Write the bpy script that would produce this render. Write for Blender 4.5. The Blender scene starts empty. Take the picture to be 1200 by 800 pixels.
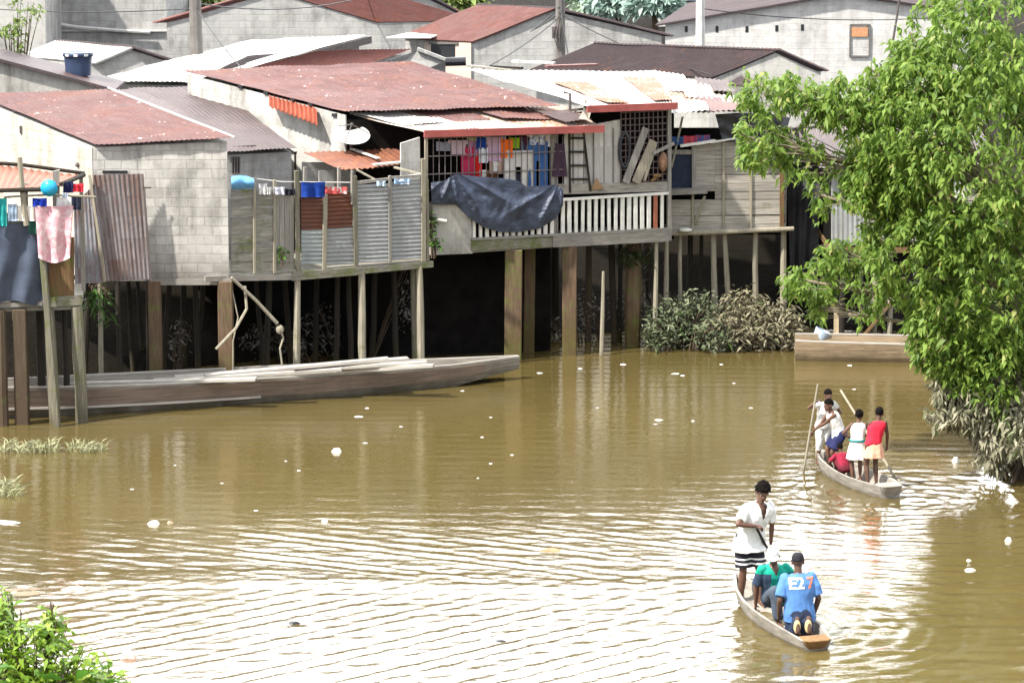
import bpy, bmesh, math, random
import numpy as np
from mathutils import Vector, Matrix, noise
from mathutils.bvhtree import BVHTree
random.seed(7)
R = random.Random(11)
SC = bpy.context.scene
COL = SC.collection
rad = math.radians

# ------------------------------------------------------------------ camera
FPX, CAMH = 4000.0, 12.9
PITCH = math.atan(700.0 / FPX)
CP, SP = math.cos(PITCH), math.sin(PITCH)
cam_d = bpy.data.cameras.new('camera')
cam = bpy.data.objects.new('camera', cam_d)
COL.objects.link(cam)
cam.location = (0, 0, CAMH)
cam.rotation_euler = (math.pi / 2 - PITCH, 0, 0)
cam_d.sensor_width = 36
cam_d.lens = FPX / 1200 * 36
cam_d.clip_start, cam_d.clip_end = 0.5, 3000
SC.camera = cam


def ray(x, y):
    u, v = (x - 600) / FPX, (y - 400) / FPX
    return Vector((u, CP - v * SP, -(SP + v * CP)))


def P(x, y, Y):                    # point of the sight line (x, y) at forward distance Y
    d = ray(x, y); t = Y / d.y
    return Vector((d.x * t, Y, CAMH + d.z * t))


def W(x, y, z=0.0):                # point of the sight line (x, y) at height z
    d = ray(x, y); t = (z - CAMH) / d.z
    return Vector((d.x * t, d.y * t, z))


# ------------------------------------------------------------------ objects
def root_loc(o):
    v = Vector((0, 0, 0))
    while o is not None:
        v += Vector(o.location); o = o.parent
    return v


def tag(o, label=None, cat=None, group=None, kind=None):
    if label: o['label'] = label
    if cat: o['category'] = cat
    if group: o['group'] = group
    if kind: o['kind'] = kind
    return o


def thing(name, label, cat, loc, group=None):
    o = bpy.data.objects.new(name, None); COL.objects.link(o)
    o.location = loc; o.empty_display_size = .2
    return tag(o, label, cat, group)


def copy_tree(o, parent=None):
    c = o.copy(); COL.objects.link(c); c.parent = parent
    for ch in list(o.children): copy_tree(ch, c)
    return c


class MB:
    def __init__(s): s.v, s.f, s.uv = [], [], None

    def add(s, vs, fs):
        b = len(s.v); s.v += [tuple(p) for p in vs]; s.f += [tuple(i + b for i in f) for f in fs]
        return s

    def hexa(s, b4, t4):           # bottom loop, top loop
        s.add(list(b4) + list(t4), [(3, 2, 1, 0), (4, 5, 6, 7), (0, 1, 5, 4), (1, 2, 6, 5), (2, 3, 7, 6), (3, 0, 4, 7)])
        return s

    def prism(s, plan, zb, tops):  # plan [(x, y)], bottom z, top z of every corner
        n = len(plan)
        vs = [(p[0], p[1], zb) for p in plan] + [(p[0], p[1], t) for p, t in zip(plan, tops)]
        fs = [tuple(range(n - 1, -1, -1)), tuple(range(n, 2 * n))]
        fs += [(i, (i + 1) % n, n + (i + 1) % n, n + i) for i in range(n)]
        return s.add(vs, fs)

    def box(s, c, size, rz=0.0):
        c = Vector(c); m = Matrix.Rotation(rz, 3, 'Z'); h = Vector(size) / 2
        q = [c + m @ Vector((sx * h.x, sy * h.y, sz * h.z)) for sz in (-1, 1) for sx, sy in ((-1, -1), (1, -1), (1, 1), (-1, 1))]
        return s.hexa(q[:4], q[4:])

    def bar(s, a, b, w, t, up=(0, 0, 1), w2=None):   # plank from a to b: width w (sideways), thickness t (along up)
        a, b = Vector(a), Vector(b); d = (b - a).normalized(); up = Vector(up)
        if abs(d.dot(up)) > .98: up = Vector((0, 1, 0))
        side = d.cross(up).normalized(); u = side.cross(d).normalized()
        w2 = w if w2 is None else w2
        q = lambda p, ww: [p - side * ww / 2 - u * t / 2, p + side * ww / 2 - u * t / 2, p + side * ww / 2 + u * t / 2, p - side * ww / 2 + u * t / 2]
        return s.hexa(q(a, w), q(b, w2))

    def tube(s, pts, rs, n=8, caps=True, wob=0.0):
        pts = [Vector(p) for p in pts]
        if not hasattr(rs, '__len__'): rs = [rs] * len(pts)
        b = len(s.v); prev = None
        for i, p in enumerate(pts):
            d = (pts[min(i + 1, len(pts) - 1)] - pts[max(i - 1, 0)]).normalized()
            if prev is None:
                x = d.cross(Vector((0, 1, 0.3))).normalized()
            else:
                x = (prev - d * prev.dot(d)).normalized()
            prev = x; y = d.cross(x)
            for k in range(n):
                a = 2 * math.pi * k / n; rr = rs[i] * (1 + wob * (R.random() - .5))
                s.v.append(tuple(p + (x * math.cos(a) + y * math.sin(a)) * rr))
        for i in range(len(pts) - 1):
            for k in range(n):
                k2 = (k + 1) % n
                s.f.append((b + i * n + k, b + i * n + k2, b + (i + 1) * n + k2, b + (i + 1) * n + k))
        if caps:
            s.f.append(tuple(b + k for k in range(n - 1, -1, -1)))
            e = b + (len(pts) - 1) * n
            s.f.append(tuple(e + k for k in range(n)))
        return s

    def ball(s, c, r, seg=12, ring=8, m=None):
        c = Vector(c); r = Vector(r if hasattr(r, '__len__') else (r, r, r)); b = len(s.v)
        m = m or Matrix.Identity(3)
        s.v.append(tuple(c + m @ Vector((0, 0, -r.z))))
        for i in range(1, ring):
            t = -math.pi / 2 + math.pi * i / ring
            for k in range(seg):
                a = 2 * math.pi * k / seg
                s.v.append(tuple(c + m @ Vector((r.x * math.cos(t) * math.cos(a), r.y * math.cos(t) * math.sin(a), r.z * math.sin(t)))))
        s.v.append(tuple(c + m @ Vector((0, 0, r.z))))
        top = len(s.v) - 1
        for k in range(seg):
            k2 = (k + 1) % seg
            s.f.append((b, b + 1 + k2, b + 1 + k))
            for i in range(ring - 2):
                o = b + 1 + i * seg
                s.f.append((o + k, o + k2, o + seg + k2, o + seg + k))
            o = b + 1 + (ring - 2) * seg
            s.f.append((o + k, o + k2, top))
        return s

    def slab(s, c4, t=.03):        # four corners, thickness straight down
        c4 = [Vector(c) for c in c4]
        return s.hexa([c - Vector((0, 0, t)) for c in c4], c4)

    def sheet(s, a, b, c, d, pitch=.10, amp=.011, t=.006, nv=5, wob=.0, jag=0.0):
        """corrugated sheet: a->b across the corrugations, a->d and b->c along them"""
        a, b, c, d = (Vector(q) for q in (a, b, c, d))
        n = max(2, int(((b - a).length + (c - d).length) / 2 / pitch * 4))
        nrm = (b - a).cross(d - a).normalized()
        if nrm.z < 0 or (abs(nrm.z) < .2 and nrm.y > 0): nrm = -nrm
        base = len(s.v); ph = R.random() * 9
        for side in (0, 1):
            for j in range(nv + 1):
                fv = j / nv
                for i in range(n + 1):
                    fu = i / n
                    jj = fv
                    if jag and j == 0: jj = fv + jag * noise.noise(Vector((fu * n * .05, ph, 0)))
                    if jag and j == nv: jj = fv + jag * noise.noise(Vector((fu * n * .05, ph + 5, 0)))
                    p = (a.lerp(b, fu)).lerp(d.lerp(c, fu), jj)
                    w = amp * math.sin(math.pi / 2 * i)
                    w += wob * noise.noise(p * .9 + Vector((ph, 0, 0)))
                    s.v.append(tuple(p + nrm * (w - side * t)))
        m = n + 1; k0 = base + (nv + 1) * m
        for j in range(nv):
            for i in range(n):
                q = (base + j * m + i, base + j * m + i + 1, base + (j + 1) * m + i + 1, base + (j + 1) * m + i)
                s.f.append(q); s.f.append(tuple(x - base + k0 for x in reversed(q)))
        for i in range(n):
            s.f.append((base + i + 1, base + i, k0 + i, k0 + i + 1))
            q = nv * m + i; s.f.append((base + q, base + q + 1, k0 + q + 1, k0 + q))
        for j in range(nv):
            q = j * m; s.f.append((base + q, base + q + m, k0 + q + m, k0 + q))
            q = j * m + n; s.f.append((base + q + m, base + q, k0 + q, k0 + q + m))
        return s

    def grid(s, fn, nu, nv):
        b = len(s.v)
        for j in range(nv + 1):
            for i in range(nu + 1): s.v.append(tuple(fn(i / nu, j / nv)))
        for j in range(nv):
            for i in range(nu):
                o = b + j * (nu + 1) + i
                s.f.append((o, o + 1, o + nu + 2, o + nu + 1))
        return s

    def build(s, name, mat, parent=None, smooth=False, origin=None, bevel=0.0, attr=None):
        if parent is not None: o0 = root_loc(parent)
        elif origin is not None: o0 = Vector(origin)
        else:
            a = np.array(s.v); o0 = Vector(((a[:, 0].min() + a[:, 0].max()) / 2, (a[:, 1].min() + a[:, 1].max()) / 2, a[:, 2].min()))
        me = bpy.data.meshes.new(name)
        va = np.array(s.v, dtype=np.float64)
        me.from_pydata((va - np.array(o0)).tolist(), [], s.f)
        if bevel:
            bm = bmesh.new(); bm.from_mesh(me)
            es = [e for e in bm.edges if len(e.link_faces) == 2 and e.calc_face_angle(0) > .6]
            bmesh.ops.bevel(bm, geom=es, offset=bevel, segments=1, affect='EDGES', clamp_overlap=True)
            bm.to_mesh(me); bm.free()
        # uv in metres: u runs level, v up the face
        uvl = me.uv_layers.new(name='UVMap')
        ox = np.array(o0)
        if len(me.polygons) < 60000:
            for p in me.polygons:
                nrm = p.normal
                if abs(nrm.z) > .995: ua, wa = Vector((1, 0, 0)), Vector((0, 1, 0))
                else:
                    ua = Vector((0, 0, 1)).cross(nrm).normalized(); wa = nrm.cross(ua)
                for li in p.loop_indices:
                    co = me.vertices[me.loops[li].vertex_index].co + o0
                    uvl.data[li].uv = (co.dot(ua), co.dot(wa))
        if smooth: me.polygons.foreach_set('use_smooth', [True] * len(me.polygons))
        if isinstance(mat, (list, tuple)):
            for m in mat: me.materials.append(m)
        else: me.materials.append(mat)
        o = bpy.data.objects.new(name, me); COL.objects.link(o)
        if parent is not None:
            o.parent = parent; o.location = (0, 0, 0)
        else: o.location = o0
        return o


# ------------------------------------------------------------------ materials
class NT:
    def __init__(s, name):
        s.m = bpy.data.materials.new(name); s.m.use_nodes = True
        s.t = s.m.node_tree; s.t.nodes.clear()
        s.out = s.n('ShaderNodeOutputMaterial'); s.b = s.n('ShaderNodeBsdfPrincipled')
        s.l(s.b.outputs[0], s.out.inputs[0])

    def n(s, k, **kw):
        x = s.t.nodes.new(k)
        for a, v in kw.items(): setattr(x, a, v)
        return x

    def l(s, a, b): s.t.links.new(a, b)

    def coord(s, kind='Object', scale=(1, 1, 1), rot=(0, 0, 0)):
        if kind == 'World':
            c = s.n('ShaderNodeNewGeometry').outputs['Position']
        else:
            c = s.n('ShaderNodeTexCoord').outputs[kind]
        mp = s.n('ShaderNodeMapping'); mp.inputs['Scale'].default_value = scale; mp.inputs['Rotation'].default_value = rot
        s.l(c, mp.inputs[0]); return mp.outputs[0]

    def noise(s, co, scale=5, detail=6, rough=.6, dist=0):
        x = s.n('ShaderNodeTexNoise'); x.inputs['Scale'].default_value = scale; x.inputs['Detail'].default_value = detail
        x.inputs['Roughness'].default_value = rough; x.inputs['Distortion'].default_value = dist
        s.l(co, x.inputs['Vector']); return x.outputs[0]

    def ramp(s, fac, stops):
        x = s.n('ShaderNodeValToRGB'); e = x.color_ramp.elements
        while len(e) < len(stops): e.new(.5)
        for el, (p, c) in zip(e, stops):
            el.position = p; el.color = (*c, 1) if hasattr(c, '__len__') else (c, c, c, 1)
        s.l(fac, x.inputs[0]); return x.outputs[0]

    def mix(s, fac, a, b, mode='MIX'):
        x = s.n('ShaderNodeMix', data_type='RGBA', blend_type=mode)
        for val, i in ((fac, 0), (a, 6), (b, 7)):
            if hasattr(val, 'is_linked') or isinstance(val, bpy.types.NodeSocket): s.l(val, x.inputs[i])
            elif i == 0: x.inputs[0].default_value = val
            else: x.inputs[i].default_value = (*val, 1)
        return x.outputs[2]

    def math(s, op, a, b=0.0):
        x = s.n('ShaderNodeMath', operation=op)
        for i, val in enumerate((a, b)):
            if isinstance(val, bpy.types.NodeSocket): s.l(val, x.inputs[i])
            else: x.inputs[i].default_value = val
        return x.outputs[0]

    def bump(s, h, strength=.3, dist=.02):
        x = s.n('ShaderNodeBump'); x.inputs['Strength'].default_value = strength; x.inputs['Distance'].default_value = dist
        s.l(h, x.inputs['Height']); s.l(x.outputs[0], s.b.inputs['Normal'])

    def set(s, col=None, rough=None, spec=None, metal=None):
        for k, val in (('Base Color', col), ('Roughness', rough), ('Specular IOR Level', spec), ('Metallic', metal)):
            if val is None: continue
            if isinstance(val, bpy.types.NodeSocket): s.l(val, s.b.inputs[k])
            elif k == 'Base Color': s.b.inputs[k].default_value = (*val, 1)
            else: s.b.inputs[k].default_value = val
        return s.m


def sc(c, k): return tuple(min(1, x * k) for x in c)


def m_plain(name, c, rough=.7, var=.25, scale=6, bump=.2, spec=.3):
    t = NT(name); co = t.coord('Object'); f = t.noise(co, scale)
    col = t.ramp(f, [(.3, sc(c, 1 - var)), (.7, sc(c, 1 + var))])
    f2 = t.noise(co, scale * 6, 3)
    if bump: t.bump(f2, bump, .01)
    return t.set(col, rough, spec)


def m_block(name, c, mortar, bw=.42, bh=.21, stain=.5, stain_col=(.05, .045, .04), msize=.012, zlow=None, contrast=.18, smear=.6):
    t = NT(name); uv = t.coord('UV')
    nzc = t.n('ShaderNodeTexNoise'); nzc.inputs['Scale'].default_value = 2.2; nzc.inputs['Detail'].default_value = 5; t.l(uv, nzc.inputs['Vector'])
    vm = t.n('ShaderNodeVectorMath', operation='MULTIPLY_ADD'); t.l(nzc.outputs['Color'], vm.inputs[0]); vm.inputs[1].default_value = (.09, .07, 0); t.l(uv, vm.inputs[2])
    br = t.n('ShaderNodeTexBrick'); t.l(vm.outputs[0], br.inputs['Vector'])
    br.inputs['Color1'].default_value = (*sc(c, 1 - contrast), 1); br.inputs['Color2'].default_value = (*sc(c, 1 + contrast), 1)
    br.inputs['Mortar'].default_value = (*mortar, 1); br.inputs['Scale'].default_value = 1
    br.inputs['Mortar Size'].default_value = msize; br.inputs['Brick Width'].default_value = bw; br.inputs['Row Height'].default_value = bh
    br.inputs['Mortar Smooth'].default_value = .3
    w = t.coord('World')
    f = t.noise(w, 1.3, 8, .65); f2 = t.noise(w, 9, 6)
    flat = t.mix(t.ramp(t.noise(w, .55, 6, .7), [(.42, .05), (.62, smear)]), br.outputs['Color'], sc(c, 1.04))   # smeared render hides the joints in places
    col = t.mix(t.ramp(f2, [(.35, 0), (.75, .35)]), flat, sc(c, .70))
    col = t.mix(t.ramp(t.noise(w, .9, 9, .72), [(.50, 0), (.72, stain)]), col, sc(c, .42))
    st = t.coord('World', (2.6, 2.6, .35)); f3 = t.noise(st, 1.6, 7, .7)      # run-down streaks
    col = t.mix(t.ramp(t.math('MULTIPLY', f3, f), [(.22, 0), (.42, stain)]), col, stain_col)
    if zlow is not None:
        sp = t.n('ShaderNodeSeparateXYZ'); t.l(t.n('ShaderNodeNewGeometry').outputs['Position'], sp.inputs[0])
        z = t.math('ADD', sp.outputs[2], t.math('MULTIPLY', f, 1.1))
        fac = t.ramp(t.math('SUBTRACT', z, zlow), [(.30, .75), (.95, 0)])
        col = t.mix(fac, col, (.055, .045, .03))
    t.bump(t.math('ADD', t.math('MULTIPLY', br.outputs['Fac'], -.6), t.math('MULTIPLY', f2, .5)), .5, .02)
    return t.set(col, .9, .2)


def m_metal(name, c, rust=(.23, .075, .03), amount=.35, rough=.6, metal=.0, streak=6, rust2=(.32, .13, .05), seams=True, fleck=0.0, bumpy=.2, fade=0.0):
    t = NT(name); uv = t.coord('UV', (streak, .5, 1)); w = t.coord('World')
    f = t.noise(uv, 1.0, 6, .65); g = t.noise(w, .9, 8, .7); h = t.noise(w, 14, 4)
    base = t.ramp(t.noise(uv, 2.3, 4), [(.25, sc(c, .72)), (.75, sc(c, 1.18))])
    if seams:                                           # one sheet a little different from the next
        su = t.n('ShaderNodeSeparateXYZ'); t.l(t.coord('UV'), su.inputs[0])
        wn = t.n('ShaderNodeTexWhiteNoise', noise_dimensions='1D')
        t.l(t.math('ADD', t.math('FLOOR', t.math('MULTIPLY', su.outputs[0], 1.25)), t.math('MULTIPLY', t.math('FLOOR', t.math('MULTIPLY', su.outputs[1], .46)), 17.3)), wn.inputs['W'])
        base = t.mix(t.math('MULTIPLY', wn.outputs['Value'], .55), base, sc(c, .52))
    if fade: base = t.mix(t.ramp(t.noise(t.coord('UV', (1.6, .5, 1)), .8, 7, .7), [(.36, 0), (.66, fade)]), base, (.23, .20, .195))
    fac = t.math('ADD', t.math('MULTIPLY', f, .5), t.math('MULTIPLY', g, .5))
    lo = .72 - amount * .5
    rc = t.ramp(h, [(.3, rust), (.7, rust2)])
    col = t.mix(t.ramp(fac, [(lo - .02, 0), (lo + .12, .92)]), base, rc)
    col = t.mix(t.ramp(t.noise(w, 2.1, 8, .75), [(.50, 0), (.75, .5)]), col, sc(c, .45))
    if fleck:
        vo = t.n('ShaderNodeTexNoise'); vo.inputs['Scale'].default_value = 3.2; vo.inputs['Detail'].default_value = 9; vo.inputs['Roughness'].default_value = .8
        t.l(t.coord('World', (1, 1.6, 1)), vo.inputs['Vector'])
        col = t.mix(t.ramp(vo.outputs[0], [(.66 - fleck * .1, 0), (.70 - fleck * .1, 1)]), col, (.75, .68, .62))
    t.bump(h, bumpy, .01)
    return t.set(col, max(rough, .6), .15, metal)


def m_wood(name, c, var=.4, moss=0.0, grain=(1, 1, 1), rough=.85, dark=.45, tide=None, tide_col=(.05, .04, .02), gscale=9):
    """grain: mapping scale in object axes - small along the grain"""
    t = NT(name); co = t.coord('World', grain); w = t.coord('World')
    f = t.noise(co, gscale, 6, .65); g = t.noise(w, 1.7, 6, .6)
    rnd = t.n('ShaderNodeNewGeometry').outputs['Random Per Island']
    col = t.ramp(f, [(.28, sc(c, 1 - var)), (.72, sc(c, 1 + var * .7))])
    col = t.mix(t.math('MULTIPLY', rnd, dark), col, sc(c, .38))
    if tide is not None:                                # wet, algae-stained foot of a post
        sp = t.n('ShaderNodeSeparateXYZ'); t.l(t.n('ShaderNodeNewGeometry').outputs['Position'], sp.inputs[0])
        z = t.math('ADD', sp.outputs[2], t.math('MULTIPLY', g, 1.0))
        col = t.mix(t.ramp(t.math('MULTIPLY', z, .4), [(tide * .4, .85), (tide * .4 + .22, 0)]), col, tide_col)
    if moss:
        col = t.mix(t.ramp(t.noise(w, 2.6, 7, .7), [(.62 - moss * .3, 0), (.78 - moss * .3, .85)]), col, (.105, .130, .032))
    t.bump(f, .5, .012)
    return t.set(col, rough, .2)


def m_leaf(name, c1, c2, c3=None, rough=.45, trans=.35, spec=.4):
    t = NT(name); rnd = t.n('ShaderNodeNewGeometry').outputs['Random Per Island']
    stops = [(.0, c1), (.6, c2)] + ([(.93, c2), (1.0, c3)] if c3 else [])
    col = t.ramp(rnd, stops)
    g = t.noise(t.coord('World'), 1.1, 3)
    col = t.mix(t.ramp(g, [(.35, .0), (.7, .45)]), col, sc(c1, .75))
    t.set(col, rough, spec)
    tr = t.n('ShaderNodeBsdfTranslucent'); t.l(col, tr.inputs['Color'])
    mx = t.n('ShaderNodeMixShader'); mx.inputs[0].default_value = trans
    t.l(t.b.outputs[0], mx.inputs[1]); t.l(tr.outputs[0], mx.inputs[2]); t.l(mx.outputs[0], t.out.inputs[0])
    return t.m


def m_cloth(name, c, var=.15, pattern=None, c2=(1, 1, 1), pscale=18, rough=.85, trans=.0):
    t = NT(name); co = t.coord('Object')
    f = t.noise(co, 7, 4)
    col = t.ramp(f, [(.3, sc(c, 1 - var)), (.7, sc(c, 1 + var))])
    if pattern == 'stripe':
        wv = t.n('ShaderNodeTexWave', wave_type='BANDS', bands_direction='X'); wv.inputs['Scale'].default_value = pscale
        t.l(co, wv.inputs['Vector']); col = t.mix(t.ramp(wv.outputs['Fac'], [(.45, 0), (.55, 1)]), col, c2)
    if pattern == 'plaid':
        for ax in 'XZ':
            wv = t.n('ShaderNodeTexWave', wave_type='BANDS', bands_direction=ax); wv.inputs['Scale'].default_value = pscale
            t.l(co, wv.inputs['Vector']); col = t.mix(t.ramp(wv.outputs['Fac'], [(.5, 0), (.6, .6)]), col, c2)
    if pattern == 'blotch':
        col = t.mix(t.ramp(t.noise(co, pscale, 3), [(.48, 0), (.56, 1)]), col, c2)
    t.bump(t.noise(co, 16, 5), .35, .012)
    return t.set(col, rough, .15)
# ------------------------------------------------------------------ render, light, sky
SC.render.engine = 'CYCLES'
SC.cycles.use_denoising = True
SC.cycles.max_bounces = 6
SC.cycles.diffuse_bounces = 3
SC.cycles.glossy_bounces = 3
SC.cycles.transmission_bounces = 4
SC.cycles.caustics_reflective = False
SC.cycles.caustics_refractive = False
SC.view_settings.view_transform = 'Standard'
SC.view_settings.look = 'None'
SC.view_settings.gamma = 1
SC.view_settings.use_curve_mapping = False
SC.view_settings.exposure = 1.15
SUN = Vector((-.62, -.42, .98)).normalized()
sun_d = bpy.data.lights.new('sun', 'SUN'); sun_d.energy = 4.2; sun_d.angle = rad(2.0); sun_d.color = (1, .95, .86)
sun = bpy.data.objects.new('sun', sun_d); COL.objects.link(sun)
sun.location = (-20, 20, 40); sun.rotation_euler = (-SUN).to_track_quat('-Z', 'Y').to_euler()
wd = bpy.data.worlds.new('World'); SC.world = wd; wd.use_nodes = True
nt = wd.node_tree; nt.nodes.clear()
wo = nt.nodes.new('ShaderNodeOutputWorld'); bg = nt.nodes.new('ShaderNodeBackground'); sk = nt.nodes.new('ShaderNodeTexSky')
sk.sky_type = 'NISHITA'; sk.sun_disc = False
sk.sun_elevation = math.asin(SUN.z); sk.sun_rotation = math.atan2(SUN.x, SUN.y)
sk.air_density = 1.0; sk.dust_density = 3.0; sk.ozone_density = 1.0
# broken white cloud over the haze (procedural, on the sky itself)
tc = nt.nodes.new('ShaderNodeTexCoord'); mp = nt.nodes.new('ShaderNodeMapping'); mp.inputs['Scale'].default_value = (1, 1, 2.2)
nz = nt.nodes.new('ShaderNodeTexNoise'); nz.inputs['Scale'].default_value = 1.7; nz.inputs['Detail'].default_value = 7; nz.inputs['Roughness'].default_value = .55
rp = nt.nodes.new('ShaderNodeValToRGB'); rp.color_ramp.elements[0].position = .33; rp.color_ramp.elements[1].position = .52
mx = nt.nodes.new('ShaderNodeMix'); mx.data_type = 'RGBA'; mx.inputs[7].default_value = (12, 12.2, 12.6, 1)
L = nt.links.new
L(tc.outputs['Generated'], mp.inputs[0]); L(mp.outputs[0], nz.inputs['Vector']); L(nz.outputs[0], rp.inputs[0])
L(rp.outputs[0], mx.inputs[0]); L(sk.outputs[0], mx.inputs[6]); L(mx.outputs[2], bg.inputs[0]); L(bg.outputs[0], wo.inputs[0])
bg.inputs[1].default_value = .10
# added brightness in the sky beyond the village, to whiten the water's reflections
sx = nt.nodes.new('ShaderNodeSeparateXYZ'); L(tc.outputs['Generated'], sx.inputs[0])
r2 = nt.nodes.new('ShaderNodeValToRGB'); r2.color_ramp.elements[0].position = .15; r2.color_ramp.elements[1].position = .75
L(sx.outputs[1], r2.inputs[0])
m2 = nt.nodes.new('ShaderNodeMix'); m2.data_type = 'RGBA'; m2.inputs[6].default_value = (7.5, 7.7, 8.2, 1); m2.inputs[7].default_value = (34, 34, 34, 1)
L(r2.outputs[0], m2.inputs[0]); L(m2.outputs[2], mx.inputs[7])


# ------------------------------------------------------------------ land and water
BANK = [(-60, 61.0), (-12, 65.5), (-9.3, 68.5), (-5.8, 71.0), (-3, 73.0), (0, 74.3), (3, 75.0), (6, 75.6), (9.5, 74.8), (11, 70), (13, 66), (60, 55)]


def bank_y(X): return np.interp(X, [b[0] for b in BANK], [b[1] for b in BANK])


BUSHC = W(-10, 835, 0)


def land_d(X, Y):
    d = (Y - bank_y(X)) * .85
    d = np.maximum(d, np.minimum(X - (8.95 + .12 * np.sin(Y * 1.9)), (Y - 60.4) * .8))
    d = np.maximum(d, np.minimum(1.2, 1.7 - np.hypot(X - BUSHC.x, (Y - BUSHC.y) * .7)))
    d = np.maximum(d, np.minimum(-10.6 - X, 40.))
    return d


def land_z(X, Y):
    d = land_d(X, Y)
    s = np.where(d < 0, -1.3 * (1 - np.exp(d * .6)), np.minimum(1.9, d * .33))
    return s


def axis(a, b, step, far):
    c = list(np.arange(a, b + step * .5, step)); lo, hi, s = [], [], step
    x = c[-1]
    while x < far: s *= 1.5; x += s; hi.append(x)
    s, x = step, c[0]
    while x > -far: s *= 1.5; x -= s; lo.append(x)
    return np.array(lo[::-1] + c + hi)


def grid_mesh(name, xs, ys, zf, mat, smooth=True):
    X, Y = np.meshgrid(xs, ys); Z = zf(X, Y)
    nx, ny = len(xs), len(ys)
    co = np.stack([X, Y, Z], -1).reshape(-1, 3)
    i = np.arange(nx - 1)[None, :] + (np.arange(ny - 1) * nx)[:, None]
    f = np.stack([i, i + 1, i + nx + 1, i + nx], -1).reshape(-1, 4)
    me = bpy.data.meshes.new(name)
    me.vertices.add(len(co)); me.vertices.foreach_set('co', co.ravel())
    me.loops.add(f.size); me.loops.foreach_set('vertex_index', f.ravel().astype(np.int32))
    me.polygons.add(len(f)); me.polygons.foreach_set('loop_start', np.arange(0, f.size, 4, dtype=np.int32))
    me.polygons.foreach_set('use_smooth', np.ones(len(f), dtype=bool))
    me.update(calc_edges=True); me.materials.append(mat)
    o = bpy.data.objects.new(name, me); COL.objects.link(o); o['kind'] = 'structure'
    return o


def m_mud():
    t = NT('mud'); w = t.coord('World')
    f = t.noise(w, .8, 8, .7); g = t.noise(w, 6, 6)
    col = t.ramp(f, [(.3, (.006, .005, .004)), (.7, (.014, .011, .008))])  # wet mud taken near black: deep under-house shade put into its colour
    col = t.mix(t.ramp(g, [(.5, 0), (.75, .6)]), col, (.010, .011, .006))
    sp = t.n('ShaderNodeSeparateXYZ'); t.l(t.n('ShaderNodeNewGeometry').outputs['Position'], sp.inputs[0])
    dry = t.ramp(g, [(.3, (.10, .08, .055)), (.7, (.18, .145, .10))])          # trodden dry earth above the wet, shade-blackened bank
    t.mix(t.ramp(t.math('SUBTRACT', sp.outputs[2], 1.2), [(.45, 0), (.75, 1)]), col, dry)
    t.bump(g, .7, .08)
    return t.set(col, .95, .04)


def nzv(X, Y, s=1, o=0):
    """cheap smooth value noise built from sines (vectorised)"""
    a = 0
    for k, (p, q, r) in enumerate(((1.0, .37, .3), (-.61, .93, 1.7), (.33, -1.21, 4.1), (1.43, .8, 2.2), (-.9, 1.7, 5.2))):
        a = a + np.sin((X * p + Y * q) * s + r + o * (k + 1))
    return a / 5


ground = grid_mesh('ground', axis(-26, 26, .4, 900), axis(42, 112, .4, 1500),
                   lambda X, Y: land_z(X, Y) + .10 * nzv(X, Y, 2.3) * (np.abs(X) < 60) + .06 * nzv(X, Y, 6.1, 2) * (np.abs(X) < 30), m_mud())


def m_water():
    t = NT('river_water'); w = t.coord('World')
    f = t.noise(w, .12, 5, .6); g = t.noise(t.coord('World', (1, .35, 1)), .5, 4)
    col = t.ramp(t.math('ADD', t.math('MULTIPLY', f, .6), t.math('MULTIPLY', g, .4)), [(.3, (.076, .056, .0185)), (.7, (.112, .086, .031))])
    n1 = t.noise(t.coord('World', (1.0, 2.0, 1)), 2.4, 3, .5); n2 = t.noise(t.coord('World', (.8, 2.0, 1)), 7, 3, .6)
    t.bump(t.math('ADD', n1, t.math('MULTIPLY', n2, .55)), .26, .03)
    t.set(col, .035, .5)
    t.b.inputs['IOR'].default_value = 1.5
    t.b.inputs['Specular IOR Level'].default_value = 1.0
    return t.m


# wake of the near canoe: two fans of crests spreading to the left of it, rings around both canoes
CAN1 = W(915, 735, 0); CAN2 = W(1010, 575, 0)


def crest(pa, pb):
    a, b = W(*pa), W(*pb); d = Vector((b.x - a.x, b.y - a.y)).normalized()
    n = Vector((-d.y, d.x)); n = n if n.y > 0 else -n
    return a, n


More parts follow.
